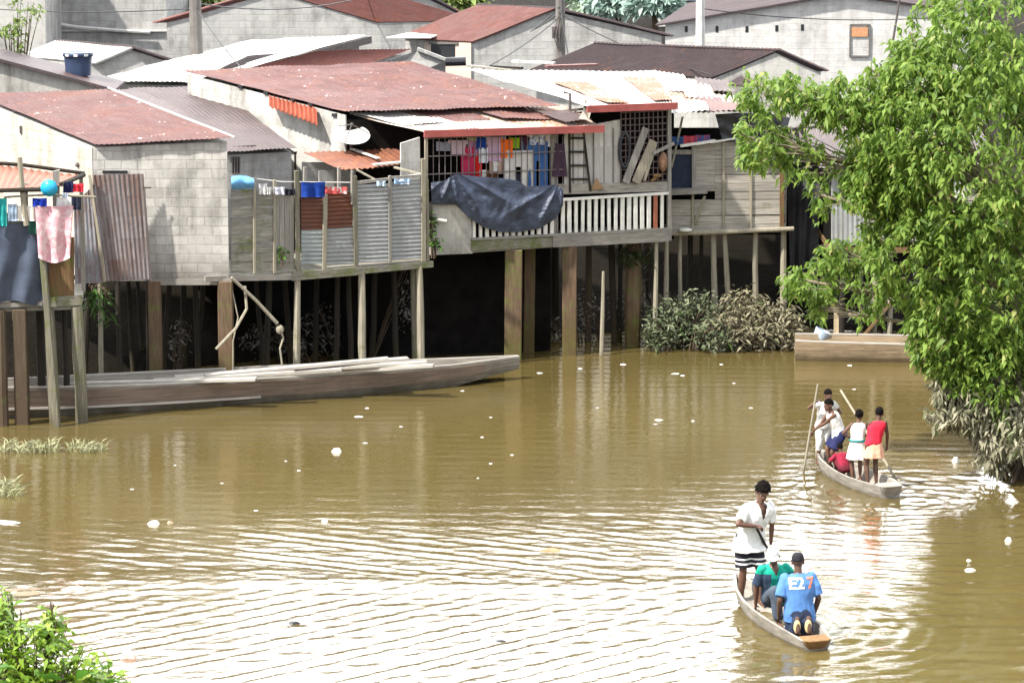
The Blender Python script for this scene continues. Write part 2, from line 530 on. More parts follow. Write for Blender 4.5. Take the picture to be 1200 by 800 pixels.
def water_z(X, Y):
    z = np.zeros_like(X)
    wob = .35 * nzv(X, Y, .55) + .12 * nzv(X, Y, 1.7, 3)
    s2 = nzv(X, Y, .22, 5)
    A1, n1 = crest((0, 640), (430, 688)); A2, n2 = crest((150, 790), (520, 715))
    mid = np.interp(X, [W(-50, 690).x, W(560, 690).x, W(900, 700).x], [W(-50, 690).y, W(560, 690).y, W(900, 700).y])
    up = 1 / (1 + np.exp(-(Y - mid - .2) * 1.6)); dn = 1 - up
    yh = W(600, 585).y; ylo = W(600, 640).y
    edge = np.interp(X, [W(0, 600).x, W(560, 600).x, W(860, 590).x, W(960, 555).x, 12], [W(0, 615).y, W(560, 632).y, W(860, 590).y, W(960, 556).y, W(1100, 556).y])
    reg = 1 / (1 + np.exp((Y - edge) * 1.5))
    left = 1 / (1 + np.exp((X - W(880, 680).x) * .9))
    d1 = (X - A1.x) * n1.x + (Y - A1.y) * n1.y; d2 = (X - A2.x) * n2.x + (Y - A2.y) * n2.y
    am = (.75 + .35 * s2) * (1 - .45 * np.exp(-((Y - mid) / .9) ** 2))
    saw = lambda p: np.sin(p) - .24 * np.sin(2 * p) + .07 * np.sin(3 * p)     # long lee slopes, short steep backs
    pk = lambda s, o: np.clip(.75 + .7 * nzv(X, Y * 1.6, s, o), 0.15, 1.4)          # wave groups come and go
    cur = .055 * (X - A1.x) ** 2 / 6
    for lam, a, s, o in ((.41, .0092, .40, 1), (.31, .0042, .62, 4), (.22, .0022, .8, 8)):
        z += reg * left * up * a * am * pk(s, o) * saw(2 * np.pi * ((d1 + .35 * cur) / lam + .20 * wob * .5 / lam))
        z += reg * left * dn * a * 1.05 * am * pk(s, o + 2) * saw(2 * np.pi * ((d2 - .35 * cur) / lam + .20 * wob * .5 / lam))
    bd = (Y - mid - .45 - .25 * nzv(X, Y, .8, 2)) / (.62 + .2 * s2)
    z += reg * left * .016 * np.exp(-bd ** 2)
    z += reg * left * .0014 * np.sin(2 * np.pi * ((d1 * .6 + d2 * .4) / .27 + .5 * wob) + 1)
    for c, a, lam, fall in ((CAN1, .008, .40, 2.6), (CAN2, .007, .36, 3.2), (W(1075, 590), .005, .34, 4.)):
        r = np.hypot((X - c.x), (Y - c.y))
        z += reg * a * np.exp(-r / fall) * saw(2 * np.pi * (r / lam + .5 * wob) * np.where(Y > c.y, 1, -1))
    chop = (.0036 * np.sin((Y * 9.3 + X * .7) + 3 * wob) + .0040 * np.sin((Y * 7.1 - X * 1.1) + 2.2 * s2 + 1.1)
            + .0030 * np.sin(Y * 12.7 + X * 1.9 + 2.5 * wob) + .0024 * np.sin(Y * 16.9 - X * 2.6 - 3 * wob))
    z += chop * (.15 + reg * (.75 + .5 * s2) * (1 - .55 * left))
    calm = .5 + .5 * nzv(X, Y, .45, 7)
    z += (1 - reg) * calm * .0030 * np.sin(2 * np.pi * (Y / .52 + .06 * X + .35 * wob))
    return z * (np.abs(X) < 40) * (Y < 90) * (Y > 35)


water = grid_mesh('river_water', axis(-11, 11.5, .055, 900), axis(45, 76, .05, 900), water_z, m_water())


# ------------------------------------------------------------------ foliage
def leaf_mesh(name, mat, parent, base, dirs, L, Wd, droop=.15, fold=.18, upj=.5, rng=None, origin=None):
    rng = rng or np.random.default_rng(3)
    n = len(base); base = np.asarray(base, float); dirs = np.asarray(dirs, float)
    dirs /= np.linalg.norm(dirs, axis=1, keepdims=True) + 1e-9
    L = np.broadcast_to(np.asarray(L, float), (n,))[:, None]; Wd = np.broadcast_to(np.asarray(Wd, float), (n,))[:, None]
    up = np.array([0, 0, 1.0]) + rng.normal(0, upj, (n, 3))
    side = np.cross(dirs, up); side /= np.linalg.norm(side, axis=1, keepdims=True) + 1e-9
    nrm = np.cross(side, dirs)
    mid = base + dirs * L * .48; tip = base + dirs * L - np.array([0, 0, 1]) * L * droop
    l = base + dirs * L * .42 + side * Wd * .5 + nrm * Wd * fold; r = base + dirs * L * .42 - side * Wd * .5 + nrm * Wd * fold
    co = np.stack([base, l, tip, r, mid], 1).reshape(-1, 3)
    o0 = np.array(root_loc(parent)) if parent is not None else (np.array(origin) if origin is not None else np.array([base[:, 0].mean(), base[:, 1].mean(), base[:, 2].min()]))
    k = np.arange(n)[:, None] * 5
    f = np.concatenate([k + np.array([0, 4, 2, 1]), k + np.array([0, 3, 2, 4])], 1).reshape(-1, 4)
    me = bpy.data.meshes.new(name)
    me.vertices.add(len(co)); me.vertices.foreach_set('co', (co - o0).ravel())
    me.loops.add(f.size); me.loops.foreach_set('vertex_index', f.ravel().astype(np.int32))
    me.polygons.add(len(f)); me.polygons.foreach_set('loop_start', np.arange(0, f.size, 4, dtype=np.int32))
    me.update(calc_edges=True); me.materials.append(mat)
    o = bpy.data.objects.new(name, me); COL.objects.link(o)
    if parent is not None: o.parent = parent
    else: o.location = o0
    return o
# ------------------------------------------------------------------ materials of the village
M = {}
M['red_roof'] = m_metal('red_roof_metal', (.185, .075, .066), (.15, .055, .035), .35, .5, streak=7, rust2=(.27, .10, .06), fleck=.0, fade=.25)
M['red_fleck'] = m_metal('flecked_red_roof', (.130, .060, .058), (.10, .045, .036), .42, .5, streak=7, rust2=(.24, .10, .06), fleck=.40, fade=.22)
M['maroon'] = m_metal('maroon_roof', (.16, .055, .055), (.11, .05, .04), .3, .55, streak=7)
M['grey_roof'] = m_metal('grey_brown_roof', (.100, .075, .074), (.12, .055, .04), .28, .6, streak=7, rust2=(.19, .10, .08))
M['dark_roof'] = m_metal('dark_purple_roof', (.080, .062, .066), (.08, .05, .05), .3, .6, streak=7)
M['white_roof'] = m_metal('pale_zinc_roof', (.60, .59, .56), (.30, .13, .06), .22, .38, streak=4, rust2=(.38, .2, .1), seams=True)
M['rusty_white'] = m_metal('rust_streaked_zinc', (.56, .53, .47), (.20, .06, .02), .52, .45, streak=5, rust2=(.30, .10, .035))
M['zinc'] = m_metal('grey_zinc_sheet', (.38, .395, .40), (.17, .17, .15), .36, .45, streak=1.5, rust2=(.22, .21, .17))
M['rust_sheet'] = m_metal('rust_red_sheet', (.15, .075, .055), (.19, .065, .035), .5, .7, streak=1.2, rust2=(.12, .05, .035))
M['purple_sheet'] = m_metal('stained_zinc_sheet', (.25, .225, .225), (.17, .085, .055), .5, .5, streak=1.9, rust2=(.11, .06, .055))
M['fascia'] = m_plain('red_fascia_paint', (.33, .085, .075), .55, .2, 4, .15)
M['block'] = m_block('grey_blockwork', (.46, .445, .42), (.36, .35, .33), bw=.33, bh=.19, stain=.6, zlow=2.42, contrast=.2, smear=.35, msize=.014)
M['sunlit_block'] = m_block('sunlit_cream_blocks', (.56, .52, .44), (.48, .45, .38), bw=.33, bh=.19, stain=.6, stain_col=(.16, .13, .10), contrast=.14, smear=.4)  # same blockwork, paler and warmer: sun on the side face painted in
M['white_wall'] = m_block('whitewashed_wall', (.50, .49, .46), (.44, .455, .43), stain=.7, stain_col=(.13, .12, .10), contrast=.05, msize=.006)
M['far_grey'] = m_block('far_grey_blocks', (.42, .415, .40), (.37, .365, .35), bw=.36, bh=.19, stain=.6, stain_col=(.12, .11, .10), contrast=.12)
M['far_white'] = m_block('far_pale_blocks', (.62, .61, .585), (.58, .57, .55), bw=.36, bh=.19, stain=.5, stain_col=(.2, .19, .18), contrast=.08)
M['pink_wall'] = m_block('pinkish_plaster', (.58, .48, .41), (.55, .46, .40), stain=.3, stain_col=(.2, .17, .15), contrast=.04, msize=.004)
M['concrete'] = m_block('rough_concrete', (.44, .425, .39), (.42, .40, .37), bw=3, bh=2, stain=.7, stain_col=(.07, .06, .045), contrast=.04, msize=.003)
M['orange_rust'] = m_metal('orange_rust_zinc', (.56, .53, .47), (.17, .040, .010), .74, .5, streak=3.0, rust2=(.27, .075, .018))
M['shade_boards'] = m_plain('shade_black_boards', (.010, .009, .0085), .95, .4, 3, .2, .03)  # near black: shade of interiors and under-house space put into the board colour
M['plank_h'] = m_wood('weathered_planks', (.40, .37, .325), .55, .08, (.25, 1, 5), gscale=7)
M['plank_moss'] = m_wood('mossy_planks', (.29, .275, .24), .5, .35, (.25, 1, 5), gscale=7)
M['plank_v'] = m_wood('upright_planks', (.34, .32, .285), .5, .1, (6, 6, .3), gscale=6)
M['plank_rust'] = m_wood('orange_stained_board', (.20, .12, .06), .5, .35, (5, 5, .4), gscale=6)
M['beam'] = m_wood('mossy_beam', (.26, .24, .20), .5, .55, (.4, 1, 3), gscale=7)
M['beam_dry'] = m_wood('grey_beam', (.30, .28, .25), .4, .1, (.4, 1, 3), gscale=7)
M['pile'] = m_wood('rust_brown_pile', (.150, .100, .066), .5, .38, (4, 4, .5), dark=.2, tide=.9, tide_col=(.10, .075, .03), gscale=5)
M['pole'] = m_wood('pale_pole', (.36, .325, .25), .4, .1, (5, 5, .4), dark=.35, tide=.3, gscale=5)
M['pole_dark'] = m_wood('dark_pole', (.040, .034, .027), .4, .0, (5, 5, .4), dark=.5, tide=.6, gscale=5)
M['pole_moss'] = m_wood('mossy_post', (.20, .185, .14), .45, .35, (5, 5, .4), dark=.3, tide=.3, gscale=5)
M['wet_post'] = m_wood('wet_brown_post', (.10, .075, .05), .4, .1, (5, 5, .4), dark=.3, tide=1.2, tide_col=(.075, .052, .035), gscale=5)
M['white_paint'] = m_plain('flaking_white_paint', (.70, .69, .64), .6, .14, 8, .2)
M['iron'] = m_plain('dark_iron', (.10, .085, .08), .6, .3, 9, .1)
M['iron_pale'] = m_plain('pale_iron_bars', (.17, .145, .14), .6, .3, 9, .1)
M['glass_dark'] = m_plain('dark_window_opening', (.02, .022, .025), .3, .3, 5, 0, .5)
M['orange_wood'] = m_plain('orange_shutter_paint', (.55, .27, .14), .6, .2, 6, .1)
M['black_plastic'] = m_plain('black_plastic_film', (.018, .019, .024), .38, .3, 3, .3, .5)
M['grey_plastic'] = m_plain('grey_plastic_film', (.055, .055, .064), .5, .5, 1.5, .3, .4)
M['tarp'] = m_plain('navy_tarp', (.048, .062, .100), .5, .6, 2.6, .35, .5)
M['tarp_grey'] = m_plain('faded_tarp', (.055, .07, .105), .5, .4, 2.2, .3, .4)
M['conc_pole'] = m_plain('concrete_pole', (.15, .14, .13), .85, .25, 4, .3)
M['white_pole'] = m_plain('pale_pole_paint', (.58, .57, .54), .7, .15, 4, .2)
M['barrel'] = m_plain('navy_barrel_plastic', (.028, .048, .10), .45, .2, 4, .05, .5)
M['dish'] = m_plain('dish_white', (.68, .67, .64), .5, .1, 6, .05)
M['wire'] = m_plain('wire_black', (.03, .03, .03), .6, .1, 6, 0)


class VP:                                  # a vertical facade plane through two floor points
    def __init__(s, a, b):
        s.a, s.b = Vector(a), Vector(b); d = (s.b - s.a); s.u = Vector((d.x, d.y, 0)).normalized()
        s.n = Vector((s.u.y, -s.u.x, 0));
        if s.n.y > 0: s.n = -s.n

    def __call__(s, x, y, off=0.0):
        o = Vector((0, 0, CAMH)); d = ray(x, y); q = s.a + s.n * off
        return o + d * ((q - o).dot(s.n) / d.dot(s.n))

    def panel(s, mb, pts, off=0.0, t=.03):
        f = [s(x, y, off) for x, y in pts]; k = [p - s.n * t for p in f]; n = len(f)
        mb.add(f + k, [tuple(range(n - 1, -1, -1)), tuple(range(n, 2 * n))] + [(i, (i + 1) % n, n + (i + 1) % n, n + i) for i in range(n)])
        return mb

    def rect(s, mb, x0, y0, x1, y1, off=0.0, t=.03): return s.panel(mb, [(x0, y0), (x0, y1), (x1, y1), (x1, y0)], off, t)


def lerp4(c, u, v):
    a, b, cc, d = c
    return (Vector(a).lerp(b, u)).lerp(Vector(d).lerp(cc, u), v)


def roofplane(mb, E0, E1, R1, R0, **kw): return mb.sheet(E0, E1, R1, R0, **kw)


def shed(root, c, zb, wall_mat, roof_mat, ou=(.04, .04), ov=(.05, .04), pitch=.10, amp=.009, drop=.13, wob=.04, jag=.02):
    """one-slope house: c = E0, E1, R1, R0 (eave left, eave right, back right, back left)"""
    c = [Vector(p) for p in c]
    q = [lerp4(c, u, v) for u, v in ((ou[0], ov[0]), (1 - ou[1], ov[0]), (1 - ou[1], 1 - ov[1]), (ou[0], 1 - ov[1]))]
    MB().prism([(p.x, p.y) for p in q], zb, [p.z - drop for p in q]).build('wall', wall_mat, root)
    if roof_mat: MB().sheet(*c, pitch=pitch, amp=amp, wob=wob, jag=jag, nv=10).build('roof', roof_mat, root)
    return q


def gable(root, Lp, Pk, Rp, Y, ext, zb, wall_mat, roof_mat, roof2=None, over=.25, lift=.03):
    l, p, r = P(*Lp, Y), P(*Pk, Y), P(*Rp, Y); ext = Vector(ext); e = ext.normalized()
    ins = .05
    wl = l.lerp(p, ins); wr = r.lerp(p, ins); f = e * over; zd = Vector((0, 0, .06))
    front = [wl + f - zd, p + f - zd, wr + f - zd]; back = [q + ext - f * 2 for q in front]
    b = lambda q: Vector((q.x, q.y, zb))
    m = MB(); v = front + back + [b(front[0]), b(front[2]), b(back[0]), b(back[2])]
    m.add(v, [(0, 1, 2, 7, 6), (5, 4, 3, 8, 9), (3, 0, 6, 8), (2, 5, 9, 7), (1, 0, 3, 4), (2, 1, 4, 5), (6, 7, 9, 8)])
    m.build('wall', wall_mat, root)
    MB().sheet(l, l + ext, p + ext, p, pitch=.10, amp=.009, wob=.03, t=.05).build('roof', roof_mat, root)
    MB().sheet(p + Vector((0, 0, lift)), p + ext + Vector((0, 0, lift)), r + ext, r, pitch=.10, amp=.009, wob=.03, t=.05).build('roof', roof2 or roof_mat, root)
    return front, e


def window(root, p0, ux, w, h, n, mat, frame=None, name='window', bars=0):
    """an opening set into a wall: p0 lower left corner on the wall, ux unit along it, n unit towards the viewer"""
    p0 = Vector(p0); ux = Vector(ux); n = Vector(n); up = Vector((0, 0, 1))
    m = MB(); q = [p0, p0 + ux * w, p0 + ux * w + up * h, p0 + up * h]
    m.add([x + n * .012 for x in q] + [x - n * .1 for x in q], [(0, 1, 2, 3), (7, 6, 5, 4), (0, 4, 5, 1), (1, 5, 6, 2), (2, 6, 7, 3), (3, 7, 4, 0)])
    o = m.build(name, mat, root)
    if frame:
        f = MB(); t = .05
        for a, b in ((q[0], q[1]), (q[1], q[2]), (q[2], q[3]), (q[3], q[0])): f.bar(a + n * .03, b + n * .03, t, .05, up=n)
        for k in range(bars):
            a = p0 + ux * w * (k + 1) / (bars + 1) + n * .03; f.bar(a, a + up * h, .02, .02, up=n)
        f.build('frame', frame, o)
    return o


X1 = Vector((1, 0, 0)); NY = Vector((0, -1, 0))

# ------------------------------------------------------------------ far buildings
# grey hall, far left
b = thing('grey_hall', 'tall bare grey concrete building with dark streaks, behind the blue barrel', 'building', P(120, 60, 112))
a0, a1 = P(57, 60, 112), P(196, 60, 112)
m = MB(); m.prism([(a0.x, 112), (a1.x, 112), (a1.x + 1, 122), (a0.x, 122)], 1.6, [6.2] * 4); m.build('wall', M['far_grey'], b)
m = MB(); y0 = P(57, 46, 112); m.box((a0.x + (a1.x - a0.x) / 2, 111.93, P(60, 36, 112).z), (a1.x - a0.x, .10, .05)); m.build('ledge', M['far_white'], b)
m = MB(); m.tube([P(52, 26, 111.8), P(90, 32, 111.8), P(140, 36, 111.8), P(176, 38, 111.8)], .06, 6); m.build('pipe', M['white_pole'], b)
b = thing('white_house', 'whitewashed house at the far left edge behind the sapling', 'house', P(20, 60, 108))
a0, a1 = P(-40, 60, 108), P(54, 60, 108)
MB().prism([(a0.x, 108), (a1.x, 108), (a1.x, 116), (a0.x, 116)], 1.6, [6.4] * 4).build('wall', M['white_wall'], b)
MB().slab([(a0.x - .3, 107.6, 6.5), (a1.x + .3, 107.6, 6.5), (a1.x + .3, 116.4, 6.9), (a0.x - .3, 116.4, 6.9)], .12).build('roof', M['grey_roof'], b)

# house with red roof and orange lintel
b = thing('block_house', 'grey block house with wide red roof and small dark window, behind the concrete pole', 'house', P(300, 60, 98))
zl = P(298, 23, 98).z
fr, e = gable(b, (298, 24), (428, -14), (560, 24), 98, W(178, 26, zl) - W(298, 24, zl), 1.6, M['far_grey'], M['red_roof'])
d = (fr[2] - fr[0]).normalized()
window(b, P(334, 42, fr[0].y - .0), X1, .32, .22, NY, M['glass_dark'], M['far_grey'])
v0, v1 = fr[0], fr[0] + (W(178, 26, zl) - W(298, 24, zl)) * .92
wn = Vector((v1.y - v0.y, -(v1.x - v0.x), 0)).normalized(); wn = wn if wn.y < 0 else -wn
m = MB()
m.bar(v0.lerp(v1, .02) + wn * .05 - Vector((0, 0, .28)), v0.lerp(v1, .55) + wn * .05 - Vector((0, 0, .16)), .1, .12); m.build('lintel', M['orange_wood'], b)
m = MB()
for k in (.30, .62, .66): m.bar(v0.lerp(v1, k) + wn * .02 - Vector((0, 0, .1)), v0.lerp(v1, k) + wn * .02 - Vector((0, 0, 2.6)), .1, .06, up=wn)
m.build('pilaster', M['conc_pole'], b)

b = thing('gable_house', 'small grey block house with dark rakes and a red roof corner, far top centre', 'house', P(490, 40, 102))
zl = P(436, 17, 102).z
gable(b, (434, 18), (492, -10), (550, 17), 102, W(380, 12, zl) - W(434, 17, zl), 1.6, M['far_grey'], M['red_roof'], M['dark_roof'])

# gable house in the middle with the pink eave wall
b = thing('red_roof_house', 'grey gabled house with pink side wall and red roof, behind the wire-hung pole', 'house', P(650, 70, 91))
zl = P(556, 48, 91).z; ext = W(466, 43, zl) - W(556, 48, zl)
fr, e = gable(b, (553, 49), (650, 10), (790, 41), 91, ext, 1.6, M['far_grey'], M['red_roof'], M['dark_roof'], over=.2)
v0, v1 = fr[0], fr[0] + ext * .95
u = (v1 - v0).normalized(); wn = Vector((-u.y, u.x, 0)); wn = wn if wn.y < 0 else -wn
VE = VP(v0, v1)
VE.rect(MB(), 497, 50, 552, 110, .03, .02).build('painted_wall', M['pink_wall'], b)
o = VE.rect(MB(), 505, 52, 533, 70, .045, .03).build('window', M['glass_dark'], b)
m = MB(); VE.rect(m, 502, 50, 536, 52, .08, .05); VE.rect(m, 502, 70, 536, 71.5, .08, .05); m.build('frame', M['conc_pole'], o)
m = MB(); z1 = zl + .06
m.slab([W(452, 44, z1), W(505, 44, z1), W(522, 38, z1 + .06), (W(480, 38, z1 + .06))], .03).build('roof_patch', M['white_roof'], b)

# long pale building on the right
b = thing('long_hall', 'long pale block building with a row of small vents and an orange window', 'building', P(940, 60, 106))
fr, e = gable(b, (768, 29), (985, -7), (1132, 13), 106, (1.5, 9, 0), 1.6, M['far_white'], M['dark_roof'], over=.2)
Yw = fr[0].y - .0
for x, y in ((804, 35), (840, 35), (875, 35), (910, 34), (940, 33), (1070, 30)):
    window(b, P(x - 1.5, y + 3, Yw), X1, .09, .19, NY, M['glass_dark'], name='vent')
o = window(b, P(996, 66, Yw), X1, .60, .98, NY, M['far_white'], M['conc_pole'])
m = MB(); q = P(998, 38, Yw - .04); m.box(q + Vector((.25, 0, 0)), (.5, .03, .28)); m.build('shutter', M['orange_wood'], o)
b = thing('blue_roof_building', 'distant building with a slate-blue roof at the top edge beside the far trees', 'building', P(800, 20, 135))
a0, a1 = P(770, 20, 135), P(845, 20, 135)
MB().prism([(a0.x, 135), (a1.x, 135), (a1.x, 141), (a0.x, 141)], 1.6, [3.1] * 4).build('wall', M['far_white'], b)
MB().slab([(a0.x - .3, 134.5, 3.05), (a1.x + .3, 134.5, 3.05), (a1.x + .3, 141.5, 4.0), (a0.x - .3, 141.5, 4.0)], .1).build('roof', m_plain('slate_blue_roof', (.14, .17, .24), .6), b)
MB().box((a0.x + .9, 134.96, 2.55), (.9, .05, .3)).build('window', M['glass_dark'], b)

# ------------------------------------------------------------------ middle distance roofs
# low house at the left with a sloping dark coping
b = thing('coping_house', 'low grey-rendered house with a dark sloping coping, in front of the blue barrel', 'house', P(40, 100, 77))
A, B_ = COPE = P(-30, 60, 77), P(131, 104, 77)
MB().prism([(A.x, 77), (B_.x, 77), (B_.x, 78.6), (A.x, 78.6)], 1.5, [A.z - .05, B_.z - .05, B_.z - .05, A.z - .05]).build('wall', M['concrete'], b)
m = MB(); m.add([A + Vector((0, -.15, 0)), B_ + Vector((.1, -.15, 0)), B_ + Vector((.1, 1.75, 0)), A + Vector((0, 1.75, 0))] + [A + Vector((0, -.15, -.07)), B_ + Vector((.1, -.15, -.07)), B_ + Vector((.1, 1.75, -.07)), A + Vector((0, 1.75, -.07))],
                [(0, 1, 2, 3), (7, 6, 5, 4), (0, 4, 5, 1), (1, 5, 6, 2), (2, 6, 7, 3), (3, 7, 4, 0)])
m.build('roof', M['dark_roof'], b)

b = thing('zinc_gable_house', 'small house with a white zinc roof and grey gable, right of the blue barrel', 'house', P(155, 80, 85))
zl = P(112, 73, 85).z
gable(b, (111, 74), (156, 55), (202, 69), 85, W(20, 66, zl) - W(111, 74, zl), 1.5, M['far_grey'], M['white_roof'], M['dark_roof'], over=.25)

b = thing('white_roof_house', 'house under one big bright white zinc roof, behind the maroon roof', 'house', P(300, 80, 82))
z1 = 5.15
c = [W(106, 95, z1), W(222, 97, z1), W(434, 42, z1 + .42), W(296, 46, z1 + .38)]
shed(b, c, 1.5, M['far_grey'], M['white_roof'], pitch=.12, amp=.010, wob=.05)
m = MB(); e0, e1 = Vector(c[1]), Vector(c[2]); m.bar(e0.lerp(e1, .55) - Vector((0, 0, .1)), e1 - Vector((0, 0, .1)), .08, .18); m.build('rake_board', M['iron'], b)
b = thing('low_grey_house', 'low house with a dull grey roof tucked under the white zinc roof', 'house', P(290, 75, 83))
shed(b, [W(222, 98, 5.1), W(330, 80, 5.1), W(400, 55, 5.42), W(290, 66, 5.42)], 1.5, M['far_grey'], M['grey_roof'])
b = thing('small_red_house', 'small house with a low red roof and dark gable behind the big maroon roof', 'house', P(420, 75, 80))
c = [W(290, 80, 5.5), W(425, 78, 5.5), W(484, 57, 5.85), W(368, 60, 5.85)]
shed(b, c, 1.5, M['far_grey'], M['red_roof'])
m = MB(); m.add([c[1] + Vector((.05, 0, -.02)), c[2] + Vector((.05, 0, -.02)), W(512, 72, 5.6)], [(0, 1, 2)]); q = MB()
g0, g1, g2 = c[1] + Vector((.1, .1, -.05)), c[2] + Vector((.1, 0, -.05)), W(522, 72, 5.55)
q.add([g0, g1, g2, g2 + Vector((0, .3, -.6)), g0 + Vector((0, .3, -.6))], [(0, 4, 3, 2, 1)]); q.bar(g1 + Vector((0, -.05, .05)), g2 + Vector((0, -.05, .05)), .12, .07); q.build('gable_wall', M['far_grey'], b)

b = thing('dark_roof_house', 'house with a wide dark corrugated roof and a bright white gable wall', 'house', P(860, 100, 81))
fr, e = gable(b, (834, 91), (914, 58), (972, 82), 80.5, W(618, 83, P(834, 91, 80.5).z) - W(834, 91, P(834, 91, 80.5).z), 1.5, M['white_wall'], M['dark_roof'], over=.15)
m = MB(); q0 = P(856, 97, fr[0].y - .15)
m.slab([P(853, 98, fr[0].y - .5), P(868, 88, fr[0].y - .3), P(884, 97, fr[0].y - .5), P(872, 100, fr[0].y - .7)], .05).build('porch_roof', M['dark_roof'], b)

# ------------------------------------------------------------------ left house (block walls, red roof)
C0, C1 = W(113, 328, 2.3), W(270, 328, 2.3)
E0, E1 = P(111, 169, C0.y - .12), P(273, 162, C1.y - .12)
R1 = W(125, 104, (E0.z + E1.z) / 2 + .65); R0 = R1 + (E0 - E1)
b = thing('red_roof_block_house', 'block house with flecked red roof, sunlit cream side wall and grey river wall', 'house', (C0.x, C0.y, 0))
c = [E0, E1, R1, R0]
q = [lerp4(c, u, v) for u, v in ((.012, .03), (.985, .03), (.985, .97), (.012, .97))]
LQ = q
def below(p, t): return [(x.x, x.y) for x in p], [x.z - t for x in p]
pl, tp = below(q, .10)
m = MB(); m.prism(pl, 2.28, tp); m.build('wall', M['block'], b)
fl = [(q[0] - (q[0] - q[3]).normalized() * 0), q[3]]
u = (q[3] - q[0]); u = Vector((u.x, u.y, 0)).normalized(); wn = Vector((-u.y, u.x, 0)); wn = wn if wn.x < 0 else -wn
m = MB(); s0, s1 = q[0] + wn * .02 - Vector((0, 0, .1)), q[3] + wn * .02 - Vector((0, 0, .1))
m.add([s0, s1, Vector((s1.x, s1.y, 2.3)), Vector((s0.x, s0.y, 2.3))] + [x - wn * .015 for x in (s0, s1, Vector((s1.x, s1.y, 2.3)), Vector((s0.x, s0.y, 2.3)))],
      [(0, 1, 2, 3), (7, 6, 5, 4), (0, 4, 5, 1), (1, 5, 6, 2), (2, 6, 7, 3), (3, 7, 4, 0)])
m.build('side_wall', M['sunlit_block'], b)
MB().sheet(*c, pitch=.10, amp=.009, wob=.03, jag=.01, nv=10).build('roof', M['red_fleck'], b)
m = MB(); m.bar(E1 + Vector((.03, 0, .02)), R1 + Vector((.03, 0, .02)), .035, .03); m.build('verge', M['white_roof'], b)
m = MB(); s0 = q[0] + (q[3] - q[0]) * .12; s0.z = P(97, 193, s0.y).z; m.ball(s0 + wn * .04, .05, 8, 6); s2 = q[0] + (q[3] - q[0]) * .62; s2.z = s0.z + .5; m.box(s2 + wn * .03, (.06, .06, .16)); m.build('vent', M['iron'], b)
LV = VP(C0, C1)
m = MB(); LV.rect(m, 120, 200, 149, 203, .03, .05); m.build('slot', M['glass_dark'], b)
m = MB(); LV.rect(m, 176, 327, 272, 334, .04, .14); m.build('floor_beam', M['beam_dry'], b)


def post_at(p, ztop, zbot, w, mat, parent, rnd=False, name='post', lean=(0, 0)):
    m = MB(); a = Vector((p.x, p.y, ztop)); z = Vector((p.x + lean[0], p.y + lean[1], zbot))
    if rnd:
        mid = a.lerp(z, .5) + Vector((R.uniform(-.02, .02), 0, 0)); m.tube([a, a.lerp(z, .3), mid, a.lerp(z, .8), z], [w / 2 * k for k in (.9, 1, 1.03, 1.0, 1.05)], 8, wob=.12)
        return m.build(name, mat, parent, smooth=False)
    m.bar(a, z, w, w * .9, up=(0, 1, 0)); return m.build(name, mat, parent, bevel=.02)


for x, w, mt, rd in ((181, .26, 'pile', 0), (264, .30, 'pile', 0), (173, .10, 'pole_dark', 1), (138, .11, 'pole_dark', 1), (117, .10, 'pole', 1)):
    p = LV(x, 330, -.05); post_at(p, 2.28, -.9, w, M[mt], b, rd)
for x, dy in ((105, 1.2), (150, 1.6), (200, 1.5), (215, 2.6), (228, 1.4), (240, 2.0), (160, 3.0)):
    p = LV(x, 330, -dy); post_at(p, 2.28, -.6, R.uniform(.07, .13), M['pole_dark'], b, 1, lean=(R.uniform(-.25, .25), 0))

# grey roofed house behind the yard
b = thing('grey_roof_house', 'house with a flat grey-brown roof between the red roofs', 'house', W(310, 175, 4.6))
c = [W(268, 177, 4.62), W(347, 173, 4.62), W(251, 101, 5.28), W(126, 106, 5.28)]
c = [W(262, 177, 4.62), W(347, 173, 4.62), W(251, 101, 5.28), W(150, 103, 5.28)]
q = shed(b, c, 1.9, M['far_grey'], M['grey_roof'], ou=(.02, .03), ov=(.03, .03))
MB().slab([W(126, 106, 5.27), W(262, 172, 4.66), W(300, 170, 4.68), W(160, 104, 5.27)], .02).build('roof_flashing', M['grey_roof'], b)
GV = VP(q[0], q[1])
o = GV.rect(MB(), 272, 184, 281, 203, .02, .05).build('window', M['glass_dark'], b)
m = MB()
for x in (272, 275, 278, 281): GV.rect(m, x - .6, 184, x + .6, 203, .05, .02)
m.build('bar', M['iron_pale'], o)

# ------------------------------------------------------------------ big maroon house
G0, G1 = W(507, 297, 2.4), W(783, 279, 2.4)
GF = VP(G0, G1)
b = thing('maroon_roof_house', 'large house with broad maroon roof, whitewashed side and barred laundry veranda on stilts', 'house', (G0.x, G0.y, 0))
BIG = b
TL, TR, BR, BL = W(212, 82, 5.72), W(480, 72, 5.92), W(657, 123, 5.32), W(405, 131, 5.30)
c = [BL, BR, TR, TL]
q = [lerp4(c, u, v) for u, v in ((.02, .02), (.97, .02), (.97, .98), (.02, .98))]
pl, tp = below(q, .2)
MB().prism(pl, -.3, tp).build('wall', M['shade_boards'], b)  # carried below the floor as black boards standing in for under-house shade
u = (q[3] - q[0]); u = Vector((u.x, u.y, 0)).normalized(); wn = Vector((-u.y, u.x, 0)); wn = wn if wn.y < 0 else -wn
s0, s1 = q[0] + wn * .03 - Vector((0, 0, .09)), q[3] + wn * .03 - Vector((0, 0, .09)); s0b, s1b = Vector((s0.x, s0.y, 3.3)), Vector((s1.x, s1.y, 3.3))
